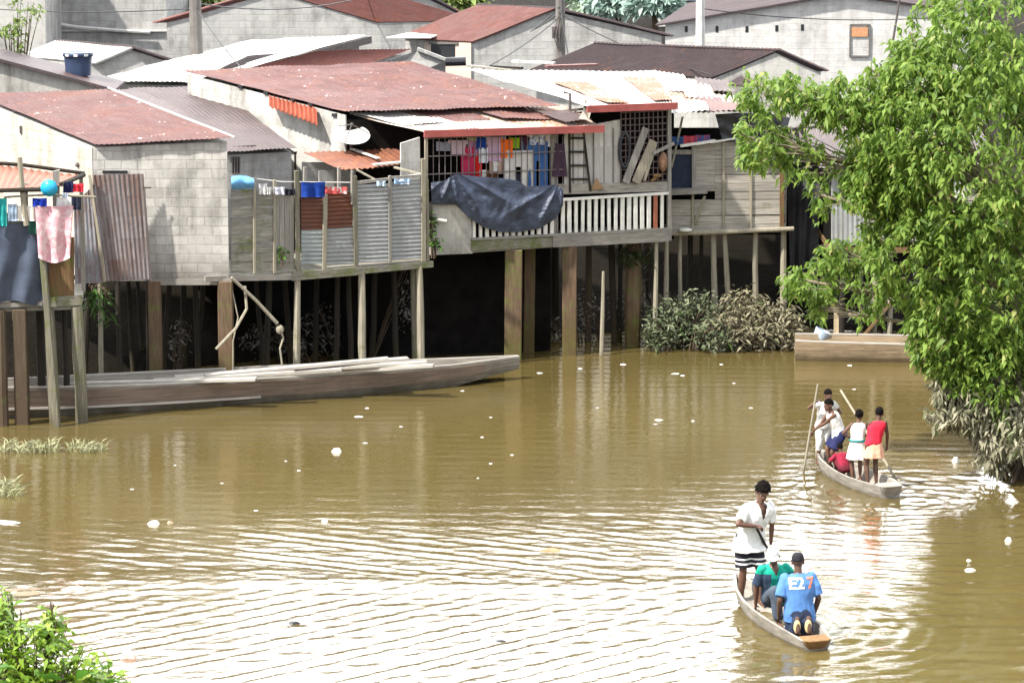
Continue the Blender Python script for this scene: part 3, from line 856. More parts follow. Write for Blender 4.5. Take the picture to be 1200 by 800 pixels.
MB().add([s0, s1, s1b, s0b] + [x - wn * .028 for x in (s0, s1, s1b, s0b)], [(0, 1, 2, 3), (7, 6, 5, 4), (0, 4, 5, 1), (1, 5, 6, 2), (2, 6, 7, 3), (3, 7, 4, 0)]).build('side_wall', M['white_wall'], b)
MB().sheet(BL, BR, TR, TL, pitch=.10, amp=.009, wob=.04, jag=.02, nv=12).build('roof', M['maroon'] if False else M['red_fleck'], b)
SV = VP(s0, s1)
for x, y in ((391, 133), (363, 121), (342, 115), (311, 107), (281, 100)):
    m = MB(); SV.rect(m, x - 2.5, y, x + 2.5, y + 4, .04, .06); m.build('vent', M['glass_dark'], b)
m = MB()
A_, B2, C_, D_ = SV(313, 115, .32), SV(372, 131, .32), SV(372, 146, .34), SV(315, 124, .36)
a1_, b1_ = SV(315, 112, .06), SV(371, 127, .06)
m.sheet(D_, C_, b1_, a1_, pitch=.16, amp=.03, t=.02); m.build('awning', M['orange_wood'] if False else m_metal('red_awning_sheet', (.36, .10, .06), (.25, .08, .04), .3, .5), b)
# veranda roof of pale sheets, patched
vc = [P(499, 156, G0.y - .28), P(706, 149, GF(705, 283).y - .30), W(660, 124, 5.24), W(408, 132, 5.22)]
MB().sheet(vc[0], vc[1], vc[2], vc[3], pitch=.10, amp=.009, wob=.05, jag=.03, nv=8).build('veranda_roof', M['rusty_white'], b)
up = Vector((0, 0, .03))
for (u0, u1, v0, v1, mt) in ((.02, .24, .30, .95, 'white_roof'), (.30, .52, .42, 1.0, 'red_fleck'), (.55, .82, .35, 1.0, 'red_fleck'), (.22, .33, .05, .6, 'white_roof'), (.82, .97, .1, .6, 'grey_roof')):
    MB().sheet(lerp4(vc, u0, v0) + up, lerp4(vc, u1, v0 + .03) + up, lerp4(vc, u1 - .03, v1) + up, lerp4(vc, u0 - .03, v1) + up, pitch=.10, amp=.009, wob=.08, nv=6).build('roof_sheet', M[mt], b); up = up + Vector((0, 0, .012))
m = MB(); m.bar(P(497, 157, G0.y - .36), P(708, 151, GF(705, 283).y - .38), .05, .15); m.build('fascia', M['fascia'], b)
# right roof: white sheets with rust runs
rc = [P(690, 125, GF(690, 284).y - .3), P(792, 122, GF(785, 279).y - .3), W(768, 84, 5.62), W(548, 81, 5.60)]
MB().sheet(*rc, pitch=.10, amp=.009, wob=.05, jag=.02, nv=10).build('side_roof', M['white_roof'], b)
up = Vector((0, 0, .03))
for u0, u1, v0, v1 in ((.26, .50, .02, .62), (.78, .98, .06, .80)):
    MB().sheet(lerp4(rc, u0, v0) + up, lerp4(rc, u1, v0) + up, lerp4(rc, u1, v1) + up, lerp4(rc, u0, v1) + up, pitch=.10, amp=.009, wob=.05, nv=6, jag=.05).build('roof_sheet', M['orange_rust'], b)
m = MB(); m.bar(P(688, 128, GF(690, 284).y - .36), P(794, 124, GF(785, 279).y - .36), .05, .15); m.build('side_fascia', M['fascia'], b)
m = MB(); m.add([P(683, 130, GF(690, 284).y - .2), P(678, 139, GF(690, 284).y - .25), P(690, 141, GF(690, 284).y - .3), P(695, 124, GF(690, 284).y - .3), P(686, 115, GF(690, 284).y + .4)], [(0, 1, 2, 3, 4)]); m.build('roof_end_board', M['plank_h'], b)
# floor, beam, back wall of the veranda
m = MB(); f0, f1 = GF(509, 292, 0), GF(782, 275, 0)
k = 1.6
m.prism([(f0.x, f0.y), (f1.x, f1.y), (f1.x - GF.n.x * k, f1.y - GF.n.y * k), (f0.x - GF.n.x * k, f0.y - GF.n.y * k)], 2.36, [2.5] * 4); m.build('floor', M['plank_moss'], b)
m = MB(); GF.panel(m, [(552, 281), (552, 294), (648, 289), (648, 278)], .03, .10); m.build('floor_beam', M['beam'], b)
m = MB(); GF.panel(m, [(648, 277), (648, 290), (784, 283), (784, 268)], .05, .12); m.build('floor_beam', M['beam_dry'], b)
m = MB(); GF.panel(m, [(500, 150), (500, 296), (790, 280), (790, 120)], -1.45, .06); m.build('back_wall', M['shade_boards'], b)
m = MB(); GF.panel(m, [(507, 240), (505, 299), (554, 297), (552, 247), (545, 238)], .02, .5); m.build('stub_wall', M['concrete'], b)
m = MB(); m.tube([GF(508, 257, .06), GF(523, 259, .10)], .035, 8); m.build('pipe', M['white_paint'], b)
# iron grille in front of the laundry
m = MB()
for k in range(24):
    x = 501 + k * 6.9; GF.rect(m, x - .35, 160, x + .35, 282 if x > 556 else 246, .0, .015)
for y in (161, 182, 203, 222): GF.panel(m, [(499, y + 1), (499, y + 2), (662, y - 4), (662, y - 5)], .012, .02)
m.build('grille', M['iron_pale'], b)
m = MB(); GF.rect(m, 498.5, 158, 501.5, 270, .03, .06); m.build('corner_post', M['pole'], b)
m = MB(); GF.rect(m, 646, 155, 654, 285, -.04, .10); m.build('veranda_post', M['plank_v'], b)
# pale sheet wall
m = MB(); m.sheet(GF(661, 226, -.06), GF(727, 222, -.06), GF(727, 140, -.06), GF(661, 152, -.06), pitch=.16, amp=.012, t=.01); m.build('zinc_wall', m_metal('pale_sheet_wall', (.62, .60, .56), (.22, .12, .08), .22, .6, streak=3), b)
m = MB()
for x in (672, 684, 696, 708, 719): GF.rect(m, x - .5, 150, x + .5, 224, -.03, .02)
m.build('wall_batten', M['iron_pale'], b)
# lattice bay
m = MB()
for k in range(11):
    x = 728 + k * 5.4; GF.rect(m, x - .5, 128, x + .5, 224, -.03, .02)
for k in range(13):
    y = 131 + k * 7.4; GF.panel(m, [(727, y + 1), (727, y + 2), (785, y - 1), (785, y - 2)], -.015, .018)
m.build('lattice', m_plain('lattice_iron', (.13, .095, .095), .6, .3, 9, .1), b)
m = MB(); GF.rect(m, 783, 124, 787, 282, .02, .08); m.build('corner_post', M['plank_v'], b)
m = MB(); GF.panel(m, [(655, 216), (655, 228), (786, 224), (786, 213)], .0, .05); m.build('sill_board', M['plank_h'], b)
# railing
rl = MB(); GF.panel(rl, [(553, 239), (553, 242), (784, 228), (784, 225)], .05, .07)
rail = rl.build('railing', M['white_paint'], b)
m = MB(); GF.panel(m, [(553, 279), (553, 282), (784, 270), (784, 267)], .055, .07); m.build('bottom_rail', M['beam_dry'], rail)
xs = [556 + k * 7.6 for k in range(13)] + [660 + k * 7.75 for k in range(16)]
m_bal_red = m_plain('red_brown_baluster_paint', (.33, .12, .07), .6, .2, 8)
for i, x in enumerate(xs):
    f = (x - 553) / 231; yt, yb = 241 - 13.8 * f, 280 - 11.8 * f
    m = MB(); w = R.uniform(1.75, 2.3); dx = R.uniform(-.4, .4)
    GF.panel(m, [(x - w + dx, yt), (x - w, yb), (x + w, yb), (x + w + dx, yt)], .02 + R.uniform(0, .01), .05)
    m.build('baluster', m_bal_red if i == len(xs) - 2 else M['white_paint'], rail, bevel=.008)
# piles below
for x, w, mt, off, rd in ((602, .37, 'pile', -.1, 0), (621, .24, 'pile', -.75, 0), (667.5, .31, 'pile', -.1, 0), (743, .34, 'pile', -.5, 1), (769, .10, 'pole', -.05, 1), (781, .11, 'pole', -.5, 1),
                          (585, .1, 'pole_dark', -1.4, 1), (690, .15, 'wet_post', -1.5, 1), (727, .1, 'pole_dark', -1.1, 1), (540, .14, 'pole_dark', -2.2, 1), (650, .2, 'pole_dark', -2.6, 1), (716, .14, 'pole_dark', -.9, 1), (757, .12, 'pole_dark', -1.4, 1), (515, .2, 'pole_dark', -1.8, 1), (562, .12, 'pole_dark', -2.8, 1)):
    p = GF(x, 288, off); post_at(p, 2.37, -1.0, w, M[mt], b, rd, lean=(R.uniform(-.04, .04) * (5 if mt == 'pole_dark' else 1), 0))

# ------------------------------------------------------------------ plank shack on the right
S0, S1 = W(783, 273, 2.4), W(927, 271, 2.4)
SF = VP(S0, S1)
b = thing('plank_shack', 'leaning shack of grey planks on thin stilts, black plastic sagging over its top', 'shack', (S0.x, S0.y, 0))
m = MB(); N = 11
for k in range(N):
    y0 = 166 + k * 9.6; y1 = y0 + 9.2
    xl = 838 if y0 < 226 else 786
    yy = R.uniform(-1, 1)
    SF.panel(m, [(xl, y0 + 1), (xl, y1 + 1), (921 + R.uniform(-3, 2), y1 + yy), (921 + R.uniform(-3, 2), y0 + yy)], R.uniform(0, .012), .03)
m.build('plank_wall', M['plank_h'], b)
for x, y0, y1 in ((848, 160, 270), (880, 165, 270), (812, 224, 272), (916.5, 178, 268)):
    m = MB(); SF.rect(m, x - (2.4 if x > 900 else 1.3), y0, x + (2.4 if x > 900 else 1.3), y1, .05, .045); m.build('batten', M['plank_rust'] if x > 900 else M['pole'], b)
m = MB(); SF.rect(m, 784, 150, 921, 275, -1.6, .05); m.build('back_wall', M['shade_boards'], b)
m = MB(); k = 1.7; f0, f1 = SF(785, 272), SF(922, 270)
m.prism([(f0.x, f0.y), (f1.x, f1.y), (f1.x - SF.n.x * k, f1.y - SF.n.y * k), (f0.x - SF.n.x * k, f0.y - SF.n.y * k)], 2.38, [2.47] * 4); m.build('floor', M['plank_h'], b)
m = MB(); m.tube([SF(784, 274, .06), SF(850, 271.5, .09), SF(930, 268, .06)], [.05, .06, .05], 8, wob=.1); m.build('floor_beam', M['pole'], b)
q = [SF(x, y, o) for x, y, o in ((790, 176, -.05), (921, 172, -.05))]
sd = SF.n * 1.7
for p0 in (SF(921, 176, -.03),):
    m = MB(); e = p0 - sd; m.add([p0, e, Vector((e.x, e.y, 2.45)), Vector((p0.x, p0.y, 2.45))] + [x + Vector((.03, 0, 0)) for x in (p0, e, Vector((e.x, e.y, 2.45)), Vector((p0.x, p0.y, 2.45)))], [(0, 1, 2, 3), (7, 6, 5, 4), (0, 4, 5, 1), (1, 5, 6, 2), (2, 6, 7, 3), (3, 7, 4, 0)]); m.build('side_wall', M['plank_v'], b)
# window bay with ledge
o = SF.rect(MB(), 785, 181, 811, 221, -.06, .03).build('window', m_plain('navy_curtain', (.02, .03, .055), .8, .3, 5), b)
m = MB(); SF.rect(m, 784, 176, 813, 181, .0, .06); SF.rect(m, 811, 172, 816, 224, .02, .07); SF.rect(m, 782.5, 176, 785, 224, .0, .05); m.build('frame', M['plank_v'], o)
m = MB(); SF.panel(m, [(783, 223), (783, 229), (829, 227), (829, 221)], .22, .3); m.build('ledge', M['beam_dry'], b)
m = MB(); m.tube([SF(826, 230, .2), SF(814, 262, .04)], .03, 6); m.build('brace', M['pole'], b)
m = MB(); SF.rect(m, 816, 164, 840, 170, .03, .04); SF.panel(m, [(816, 170), (816, 224), (838, 224), (838, 168)], -.0, .03); m.build('side_boards', M['plank_h'], b)
m = MB(); m.tube([SF(800, 137, .1), SF(787, 196, .08)], .025, 6); m.build('strut', M['pole'], b)
for x, w, mt, ln in ((797, .09, 'pole', (0, 0)), (809, .12, 'pole_dark', (0, 0)), (822, .09, 'pole_dark', (0, 0)), (836, .13, 'pole', (.06, 0)), (849, .12, 'pole', (.16, -.05)), (885.5, .13, 'pole', (0, 0)), (918.5, .14, 'pole', (.02, 0))):
    p = SF(x, 272, -.1 if mt == 'pole' else -.7); post_at(p, 2.4, -.3, w, M[mt], b, 1, lean=ln)
# black plastic hanging over the top
def tgrid(vp, tops, bots, off=.06, n=18, rows=10, amp=.05, f=7, bot_amp=1.0):
    tx = [t[0] for t in tops]; ty = [t[1] for t in tops]; bx = [t[0] for t in bots]; by = [t[1] for t in bots]
    ph = R.random() * 9
    def fn(u, v):
        x = np.interp(u, np.linspace(0, 1, len(tx)), tx) * (1 - v) + np.interp(u, np.linspace(0, 1, len(bx)), bx) * v
        y = np.interp(u, np.linspace(0, 1, len(ty)), ty) * (1 - v) + np.interp(u, np.linspace(0, 1, len(by)), by) * v
        o = off + amp * math.sin(u * f * 2 * math.pi + ph + 2 * v) * (.3 + .7 * v * bot_amp) + amp * 1.2 * noise.noise(Vector((u * 5, v * 4, ph)))
        return vp(float(x), float(y), o)
    return MB().grid(fn, n, rows)
m = tgrid(SF, [(838, 134), (870, 132), (905, 134), (926, 138)], [(846, 163), (872, 168), (897, 194), (913, 186)], .10, 26, 14, .05, 4)
m.build('plastic_cover', M['black_plastic'], b, smooth=True)
# its roof sheets
sr = [P(782, 135, SF(782, 272).y - .35), P(878, 130, SF(878, 272).y - .35), W(852, 100, 5.30), W(768, 88, 5.42)]
MB().sheet(*sr, pitch=.12, amp=.014, wob=.06, jag=.05, nv=6).build('roof', M['rusty_white'], b)
up = Vector((0, 0, .04))
for u0, u1, v0, v1, mt in ((.0, .42, .55, 1.1, 'white_roof'), (.45, .98, -.02, .45, 'red_fleck'), (.3, .7, .4, .9, 'rusty_white'), (.55, 1.0, .6, 1.0, 'grey_roof'), (.02, .5, -.04, .25, 'white_roof')):
    MB().sheet(lerp4(sr, u0, v0) + up, lerp4(sr, u1, v0) + up, lerp4(sr, u1, v1) + up, lerp4(sr, u0, v1) + up, pitch=.12, amp=.014, wob=.09, nv=6, jag=.06).build('roof_sheet', M[mt], b); up = up + Vector((0, 0, .012))

# plastic-covered hut behind it
b = thing('tarped_hut', 'hut wrapped in dark grey plastic film hanging down to the mud', 'hut', W(955, 320, 1.4))
TV = VP(W(924, 270, 2.3) + Vector((0, .9, 0)), W(992, 270, 2.3) + Vector((0, .9, 0)))
p0, p1 = TV(922, 190), TV(990, 185)
MB().prism([(p0.x, p0.y + .1), (p1.x, p1.y + .1), (p1.x, p1.y + 3), (p0.x, p0.y + 3)], 1.2, [p0.z, p1.z, p1.z + .4, p0.z + .4]).build('wall', M['shade_boards'], b)
tgrid(TV, [(921, 178), (955, 176), (992, 174)], [(926, 318), (950, 326), (990, 300)], .12, 30, 22, .05, 4).build('plastic_cover', M['grey_plastic'], b, smooth=True)
m = MB(); z = p0.z + .1
m.sheet(Vector((p0.x - .2, p0.y - .3, p0.z)), Vector((p1.x + .3, p1.y - .3, p1.z)), Vector((p1.x + .3, p1.y + 3.2, p1.z + .4)), Vector((p0.x - .2, p0.y + 3.2, p0.z + .4)), pitch=.16, amp=.02); m.build('roof', M['grey_roof'], b)

# hut half hidden by the tree
b = thing('zinc_hut', 'low hut of zinc sheet and boards on stilts, half hidden by the big tree', 'hut', W(1040, 290, 2.2))
HV = VP(W(972, 292, 2.2), W(1160, 292, 2.2))
m = MB(); m.sheet(HV(974, 287), HV(1013, 287), HV(1013, 200), HV(974, 205), pitch=.1, amp=.012); m.build('zinc_wall', M['zinc'], b)
m = MB()
for k in range(9): HV.rect(m, 1013, 196 + k * 10, 1160, 205 + k * 10, R.uniform(0, .01), .03)
m.build('plank_wall', M['plank_h'], b)
o = HV.rect(MB(), 1094, 216, 1117, 250, .04, .05).build('window', m_plain('red_shutter', (.30, .10, .07), .6, .3, 6), b)
m = MB(); HV.rect(m, 1117, 214, 1131, 252, .05, .05); m.build('frame', M['white_paint'], o)
m = MB(); f0, f1 = HV(972, 290), HV(1160, 290)
m.prism([(f0.x, f0.y), (f1.x, f1.y), (f1.x, f1.y + 3), (f0.x, f0.y + 3)], 2.12, [2.24] * 4); m.build('floor', M['plank_rust'], b)
p0, p1 = HV(970, 195), HV(1160, 190)
MB().prism([(p0.x + .1, p0.y + .1), (p1.x, p1.y + .1), (p1.x, p1.y + 2.9), (p0.x + .1, p0.y + 2.9)], 1.0, [p0.z, p1.z, p1.z + .3, p0.z + .3]).build('inner_wall', M['shade_boards'], b)  # extended below the floor to keep sky out of the water's reflection
MB().sheet(Vector((p0.x - .2, p0.y - .3, p0.z)), Vector((p1.x + .3, p1.y - .3, p1.z)), Vector((p1.x + .3, p1.y + 3.2, p1.z + .45)), Vector((p0.x - .2, p0.y + 3.2, p0.z + .45)), pitch=.16, amp=.02).build('roof', M['grey_roof'], b)
for x, w, mt in ((988, .13, 'pole_dark'), (1026, .11, 'pole'), (1044, .12, 'pole'), (1010, .1, 'pole_dark'), (1075, .12, 'pole_dark'), (1100, .1, 'pole_dark')):
    post_at(HV(x, 290, -.05), 2.15, -.3, w, M[mt], b, 1)
m = MB(); m.bar(HV(1003, 404, .1), HV(1044, 355, .0), .05, .14, up=(0, -1, .1)); m.build('brace', M['plank_rust'], b)
m = MB()
for k in range(5): m.tube([HV(1000 + k * 17, 345 + R.uniform(-8, 8), -.3), HV(1020 + k * 18, 395 + R.uniform(-8, 8), -.5)], .03, 5)
m.build('cross_stick', M['pole_dark'], b)
# ------------------------------------------------------------------ fenced yard on stilts
F0, F1 = W(271, 327, 2.3), W(506, 309, 2.3)
FV = VP(F0, F1)
b = thing('stilt_yard', 'fenced yard on mossy stilts, walled with grey planks and corrugated sheets', 'platform', (F0.x, F0.y, 0))
YARD = b
p0, p1 = FV(271, 322), FV(506, 304)
m = MB(); k = 2.6
m.prism([(p0.x, p0.y), (p1.x, p1.y), (p1.x - FV.n.x * k, p1.y - FV.n.y * k), (p0.x - FV.n.x * k, p0.y - FV.n.y * k)], 2.26, [2.36] * 4); m.build('deck', M['plank_moss'], b)
m = MB(); FV.panel(m, [(241, 324), (241, 330), (345, 328), (345, 321)], .06, .1); m.build('edge_beam', M['beam_dry'], b)
m = MB(); FV.panel(m, [(343, 319), (343, 329), (424, 322), (424, 313)], .08, .1); m.build('edge_beam', M['beam'], b)
m = MB(); FV.panel(m, [(424, 314), (424, 321), (508, 313), (508, 306)], .06, .1); m.build('edge_beam', M['beam'], b)
m = MB()
for i in range(9):
    y = 222 + i * 10.8
    for x0, x1 in ((271, 299), (300, 322)):
        o = R.uniform(0, .02); FV.panel(m, [(x0, y + R.uniform(-1, 1)), (x0, y + 10 + R.uniform(-1, .4)), (x1, y + 9 + R.uniform(-1, .6)), (x1, y - 1 + R.uniform(-1, 1))], o, .025)
m.build('plank_panel', M['plank_moss'], b)
m = MB()
for i in range(4):
    x = 322.5 + i * 5.6; FV.panel(m, [(x, 227 + R.uniform(-2, 2)), (x, 308), (x + 5.2, 307), (x + 5.2, 226 + R.uniform(-2, 2))], R.uniform(0, .015), .025)
m.build('upright_panel', M['plank_v'], b)
m = MB(); FV.panel(m, [(271, 302), (271, 320), (350, 315), (350, 303)], -.01, .03); m.build('skirt_board', M['plank_moss'], b)


def hsheet(vp, x0, y0, x1, y1, off, mat, name, parent, skew=0, pitch=.085, amp=.013):   # sheet with level corrugations
    m = MB(); m.sheet(vp(x0, y1, off), vp(x0, y0, off), vp(x1, y0 + skew, off), vp(x1, y1 + skew, off), pitch=pitch, amp=amp, nv=6, wob=.015)
    return m.build(name, mat, parent)


hsheet(FV, 353, 228, 380, 271, .01, M['rust_sheet'], 'rust_panel', b, -1)
hsheet(FV, 382, 227, 413, 268, .012, M['rust_sheet'], 'rust_panel', b, -2)
m_zb = m_metal('bluish_zinc_sheet', (.36, .40, .40), (.16, .16, .13), .3, .45, streak=1.2, rust2=(.22, .21, .16))
hsheet(FV, 353, 270, 380, 310, .02, m_zb, 'zinc_panel', b, -1)
hsheet(FV, 382, 267, 416, 311, .0, M['zinc'], 'zinc_panel', b, -2)
hsheet(FV, 415, 217, 457, 308, .02, M['zinc'], 'zinc_panel', b, -2)
hsheet(FV, 458, 213, 499, 305, .01, M['zinc'], 'zinc_panel', b, -3)
for x, y0, y1, w, mt in ((299, 208, 321, 1.6, 'pole'), (322.5, 211, 321, 1.6, 'pole'), (350, 200, 322, 2.8, 'pole_moss'), (380.5, 228, 318, 2.4, 'pole'), (418, 206, 314, 2.4, 'pole_moss'), (413, 200, 240, 1.2, 'plank_v'), (457.5, 206, 309, 1.8, 'plank_v'), (497, 186, 307, 2.6, 'pole'), (502, 210, 306, 1.6, 'pole_moss')):
    m = MB(); dx = R.uniform(-2, 2); FV.panel(m, [(x - w + dx, y0), (x - w, y1), (x + w, y1), (x + w + dx, y0)], .06, .05); m.build('batten', M[mt], b, bevel=.008)
m = MB(); FV.panel(m, [(415, 213), (415, 217), (458, 211), (458, 208)], .05, .04); FV.panel(m, [(457, 207), (457, 210), (500, 207), (500, 204)], .05, .04); m.build('top_rail', M['plank_v'], b)
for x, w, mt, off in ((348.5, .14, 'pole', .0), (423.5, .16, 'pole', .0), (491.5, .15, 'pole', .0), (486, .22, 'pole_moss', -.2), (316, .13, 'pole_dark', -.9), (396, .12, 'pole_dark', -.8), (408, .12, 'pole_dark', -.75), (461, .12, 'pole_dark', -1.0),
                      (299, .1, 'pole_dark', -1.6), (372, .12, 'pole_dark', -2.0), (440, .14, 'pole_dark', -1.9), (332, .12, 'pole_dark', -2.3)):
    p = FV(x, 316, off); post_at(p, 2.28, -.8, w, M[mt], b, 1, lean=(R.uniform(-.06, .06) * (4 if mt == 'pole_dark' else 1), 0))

# wall bits behind the yard
b = thing('yard_lean_to', 'small lean-to with a rusty red roof and a white board end, behind the corrugated fence', 'shed', FV(430, 260, -1.4))
YV = VP(F0 - FV.n * 1.3, F1 - FV.n * 1.3)
rc2 = [FV(400, 199, -.7), FV(494, 191, -.6), FV(464, 173, -2.2), FV(356, 179, -2.2)]
MB().sheet(*rc2, pitch=.13, amp=.015, wob=.04, jag=.03).build('roof', m_metal('brown_lean_to_roof', (.20, .085, .06), (.16, .06, .03), .5, .6), b)
m = MB(); m.bar(lerp4(rc2, .40, 0) + Vector((0, 0, .05)), lerp4(rc2, 1, 0.02) + Vector((0, 0, .05)), .16, .03); m.bar(lerp4(rc2, .58, .3) + Vector((0, 0, .05)), lerp4(rc2, .5, .95) + Vector((0, 0, .05)), .1, .02); m.build('roof_edge', M['white_roof'], b)
m = MB(); YV.rect(m, 355, 190, 475, 300, -.9, .06); m.build('back_wall', M['far_grey'], b)
m = MB(); YV.panel(m, [(470, 168), (470, 260), (493, 260), (492, 161)], .75, .05); m.build('end_board', M['white_wall'], b)
for x in (358, 398, 487):
    m = MB(); YV.rect(m, x - 1.6, 196 if x < 400 else 190, x + 1.6, 300, .55, .06); m.build('post', M['plank_v'], b)
m = MB(); YV.rect(m, 374, 200, 392, 232, -.3, .03); m.build('door', M['white_wall'], b)
# loose white sheet awning with rust below the big house
b = thing('loose_zinc_awning', 'crooked white zinc awning with an orange rust stripe, below the satellite dish', 'awning', W(365, 165, 4.35))
ac = [W(345, 178, 4.28), W(434, 176, 4.25), W(372, 146, 4.75), W(299, 150, 4.75)]
MB().sheet(*ac, pitch=.2, amp=.018, wob=.05, jag=.03).build('roof', M['white_roof'], b)
MB().sheet(*[lerp4(ac, u, v) + Vector((0, 0, .035)) for u, v in ((.3, .02), (.62, .02), (.62, .9), (.3, .9))], pitch=.2, amp=.018, wob=.05).build('roof_sheet', M['rusty_white'], b)
m = MB(); m.bar(lerp4(ac, .05, .1) - Vector((0, 0, .05)), lerp4(ac, .97, .1) - Vector((0, 0, .05)), .06, .08)
for u in (.06, .95):
    p = lerp4(ac, u, .08); m.bar(p, Vector((p.x, p.y, 2.3)), .07, .07, up=(0, 1, 0))
m.build('frame', M['pole_dark'], b)

# satellite dish
dp = W(411, 162, 4.75)
b = thing('satellite_dish', 'round white satellite dish tilted skyward above the loose zinc awning', 'satellite dish', dp - Vector((0, -.2, .5)))
ax = Vector((.10, -.42, .9)).normalized(); mt = ax.to_track_quat('Z', 'Y').to_matrix()
m = MB(); rr = .40
m.grid(lambda u, v: dp + mt @ Vector((rr * v * math.cos(2 * math.pi * u), rr * v * math.sin(2 * math.pi * u), .10 * v * v)), 28, 6)
m.grid(lambda u, v: dp + mt @ Vector((rr * v * math.cos(-2 * math.pi * u), rr * v * math.sin(-2 * math.pi * u), .10 * v * v - .012)), 28, 6)
m.build('reflector', M['dish'], b, smooth=True)
m = MB(); f = dp + mt @ Vector((0, 0, .34))
for a in (0, 2.1, 4.2): m.tube([dp + mt @ Vector((rr * .97 * math.cos(a), rr * .97 * math.sin(a), .1)), f], .012, 5)
m.ball(f, .035, 8, 6); m.build('feed_arm', M['iron'], b)
m = MB(); m.tube([dp - ax * .02, dp - Vector((0, -.15, .3)), dp - Vector((0, -.15, .75))], .03, 6); m.build('mast', M['iron'], b)

# ------------------------------------------------------------------ left corner deck
D0, D1 = W(0, 361, 2.27), W(98, 358, 2.27)
DV = VP(D0, D1)
b = thing('corner_deck', 'mossy plank deck on wet posts at the left edge of the photo', 'platform', (D0.x, D0.y, 0))
p0, p1 = DV(-40, 356), DV(95, 356)
m = MB(); k = 3
m.prism([(p0.x, p0.y), (p1.x, p1.y), (p1.x - DV.n.x * k + .3, p1.y - DV.n.y * k), (p0.x - DV.n.x * k, p0.y - DV.n.y * k)], 2.2, [2.32] * 4); m.build('floor', M['plank_moss'], b)
m = MB(); DV.panel(m, [(49, 349), (49, 361), (96, 357), (96, 346)], .06, .14); m.build('edge_beam', M['beam'], b)
m = MB(); DV.panel(m, [(-30, 357), (-30, 362), (52, 358), (52, 353)], .08, .08); m.build('edge_beam', M['beam_dry'], b)
m = MB(); DV.panel(m, [(57, 280), (57, 348), (87, 348), (87, 278)], .0, .05); m.build('board_wall', M['plank_rust'], b)
m = MB(); DV.panel(m, [(-40, 250), (-40, 356), (57, 354), (57, 250)], -.12, .05); m.build('back_boards', M['plank_v'], b)
for x, w, mt, off, ln in ((23, .27, 'wet_post', .0, (0, 0)), (1, .2, 'wet_post', .1, (0, 0)), (90, .24, 'pole_moss', .0, (.05, 0)), (46, .16, 'pole_dark', -1.2, (0, 0)), (75, .12, 'pole_dark', -1.5, (0, 0)), (57, .22, 'pole_moss', -.05, (.1, 0))):
    post_at(DV(x, 356, off), 2.25, -.9, w, M[mt], b, 1 if w < .25 else 0, lean=ln)
m = MB(); a = DV(50, 300, .18); z = W(67, 500, 0); z = z + (z - a) * .25
m.bar(a, z, .12, .12, up=(0, 1, 0)); m.build('leaning_post', M['pole_moss'], b, bevel=.02)
m = MB(); DV.panel(m, [(62, 201), (62, 300), (70, 300), (70, 199)], -.05, .08); m.build('upright', M['plank_v'], b)
# red awning over the deck
b = thing('red_deck_awning', 'rusty red sheet awning over the corner deck, edged with dark wood', 'awning', DV(40, 230, -.8))
A_ = [DV(-45, 226, .3), DV(72, 216, .1), DV(98, 205, -1.6), DV(-45, 190, -1.6)]
MB().sheet(*A_, pitch=.13, amp=.015, wob=.04).build('roof', m_metal('orange_red_roof', (.34, .13, .085), (.28, .10, .05), .3, .55), b)
m = MB(); m.tube([A_[3] + Vector((0, 0, .03)), DV(28, 193.5, -1.6), A_[2] + Vector((.02, 0, .03))], .04, 6); m.tube([A_[2], A_[1]], .05, 6); m.build('edge_pole', M['pole_dark'], b)
m = MB()
for p in (DV(30, 214, -.1), DV(95, 206, -1.5)): m.bar(p, Vector((p.x, p.y, 2.3)), .07, .07, up=(0, 1, 0))
m.build('post', M['plank_v'], b)

# ------------------------------------------------------------------ loose things on the left
def solo(name, mb, mat, label, cat, group=None, **kw):
    o = mb.build(name, mat, None, **kw); return tag(o, label, cat, group)


m = MB(); m.tube([DV(23, 184, .25), DV(26, 222, .22), DV(31, 264, .2)], [.05, .055, .06], 8, wob=.1)
solo('bamboo_pole', m, M['pole'], 'upright pale bamboo pole behind the navy tarp at left', 'pole')
m = MB(); m.tube([DV(-30, 224, .3), DV(10, 223, .3), DV(50, 222, .28)], .045, 8, wob=.15)
solo('drying_pole', m, M['pole_dark'], 'dark level pole under the red awning beside the bright blue basin', 'pole')
m = MB(); m.tube([DV(5, 231, .22), DV(60, 228, .2), DV(112, 231, .1)], .022, 6)
solo('washing_line', m, M['pole'], 'pale cane clothes rail carrying the pink towel', 'clothes rail')
c = DV(58, 220, .33)
m = MB(); m.tube([c + Vector((0, .06, 0)), c, c + Vector((0, -.05, .0))], [.10, .155, .165], 16); m.ball(c + Vector((0, .0, 0)), (.15, .10, .15), 14, 8)
solo('basin', m, m_plain('bright_blue_plastic', (.02, .36, .60), .35, .1, 5, 0, .5), 'round bright sky-blue plastic basin hung beside the bamboo pole', 'basin', smooth=True)


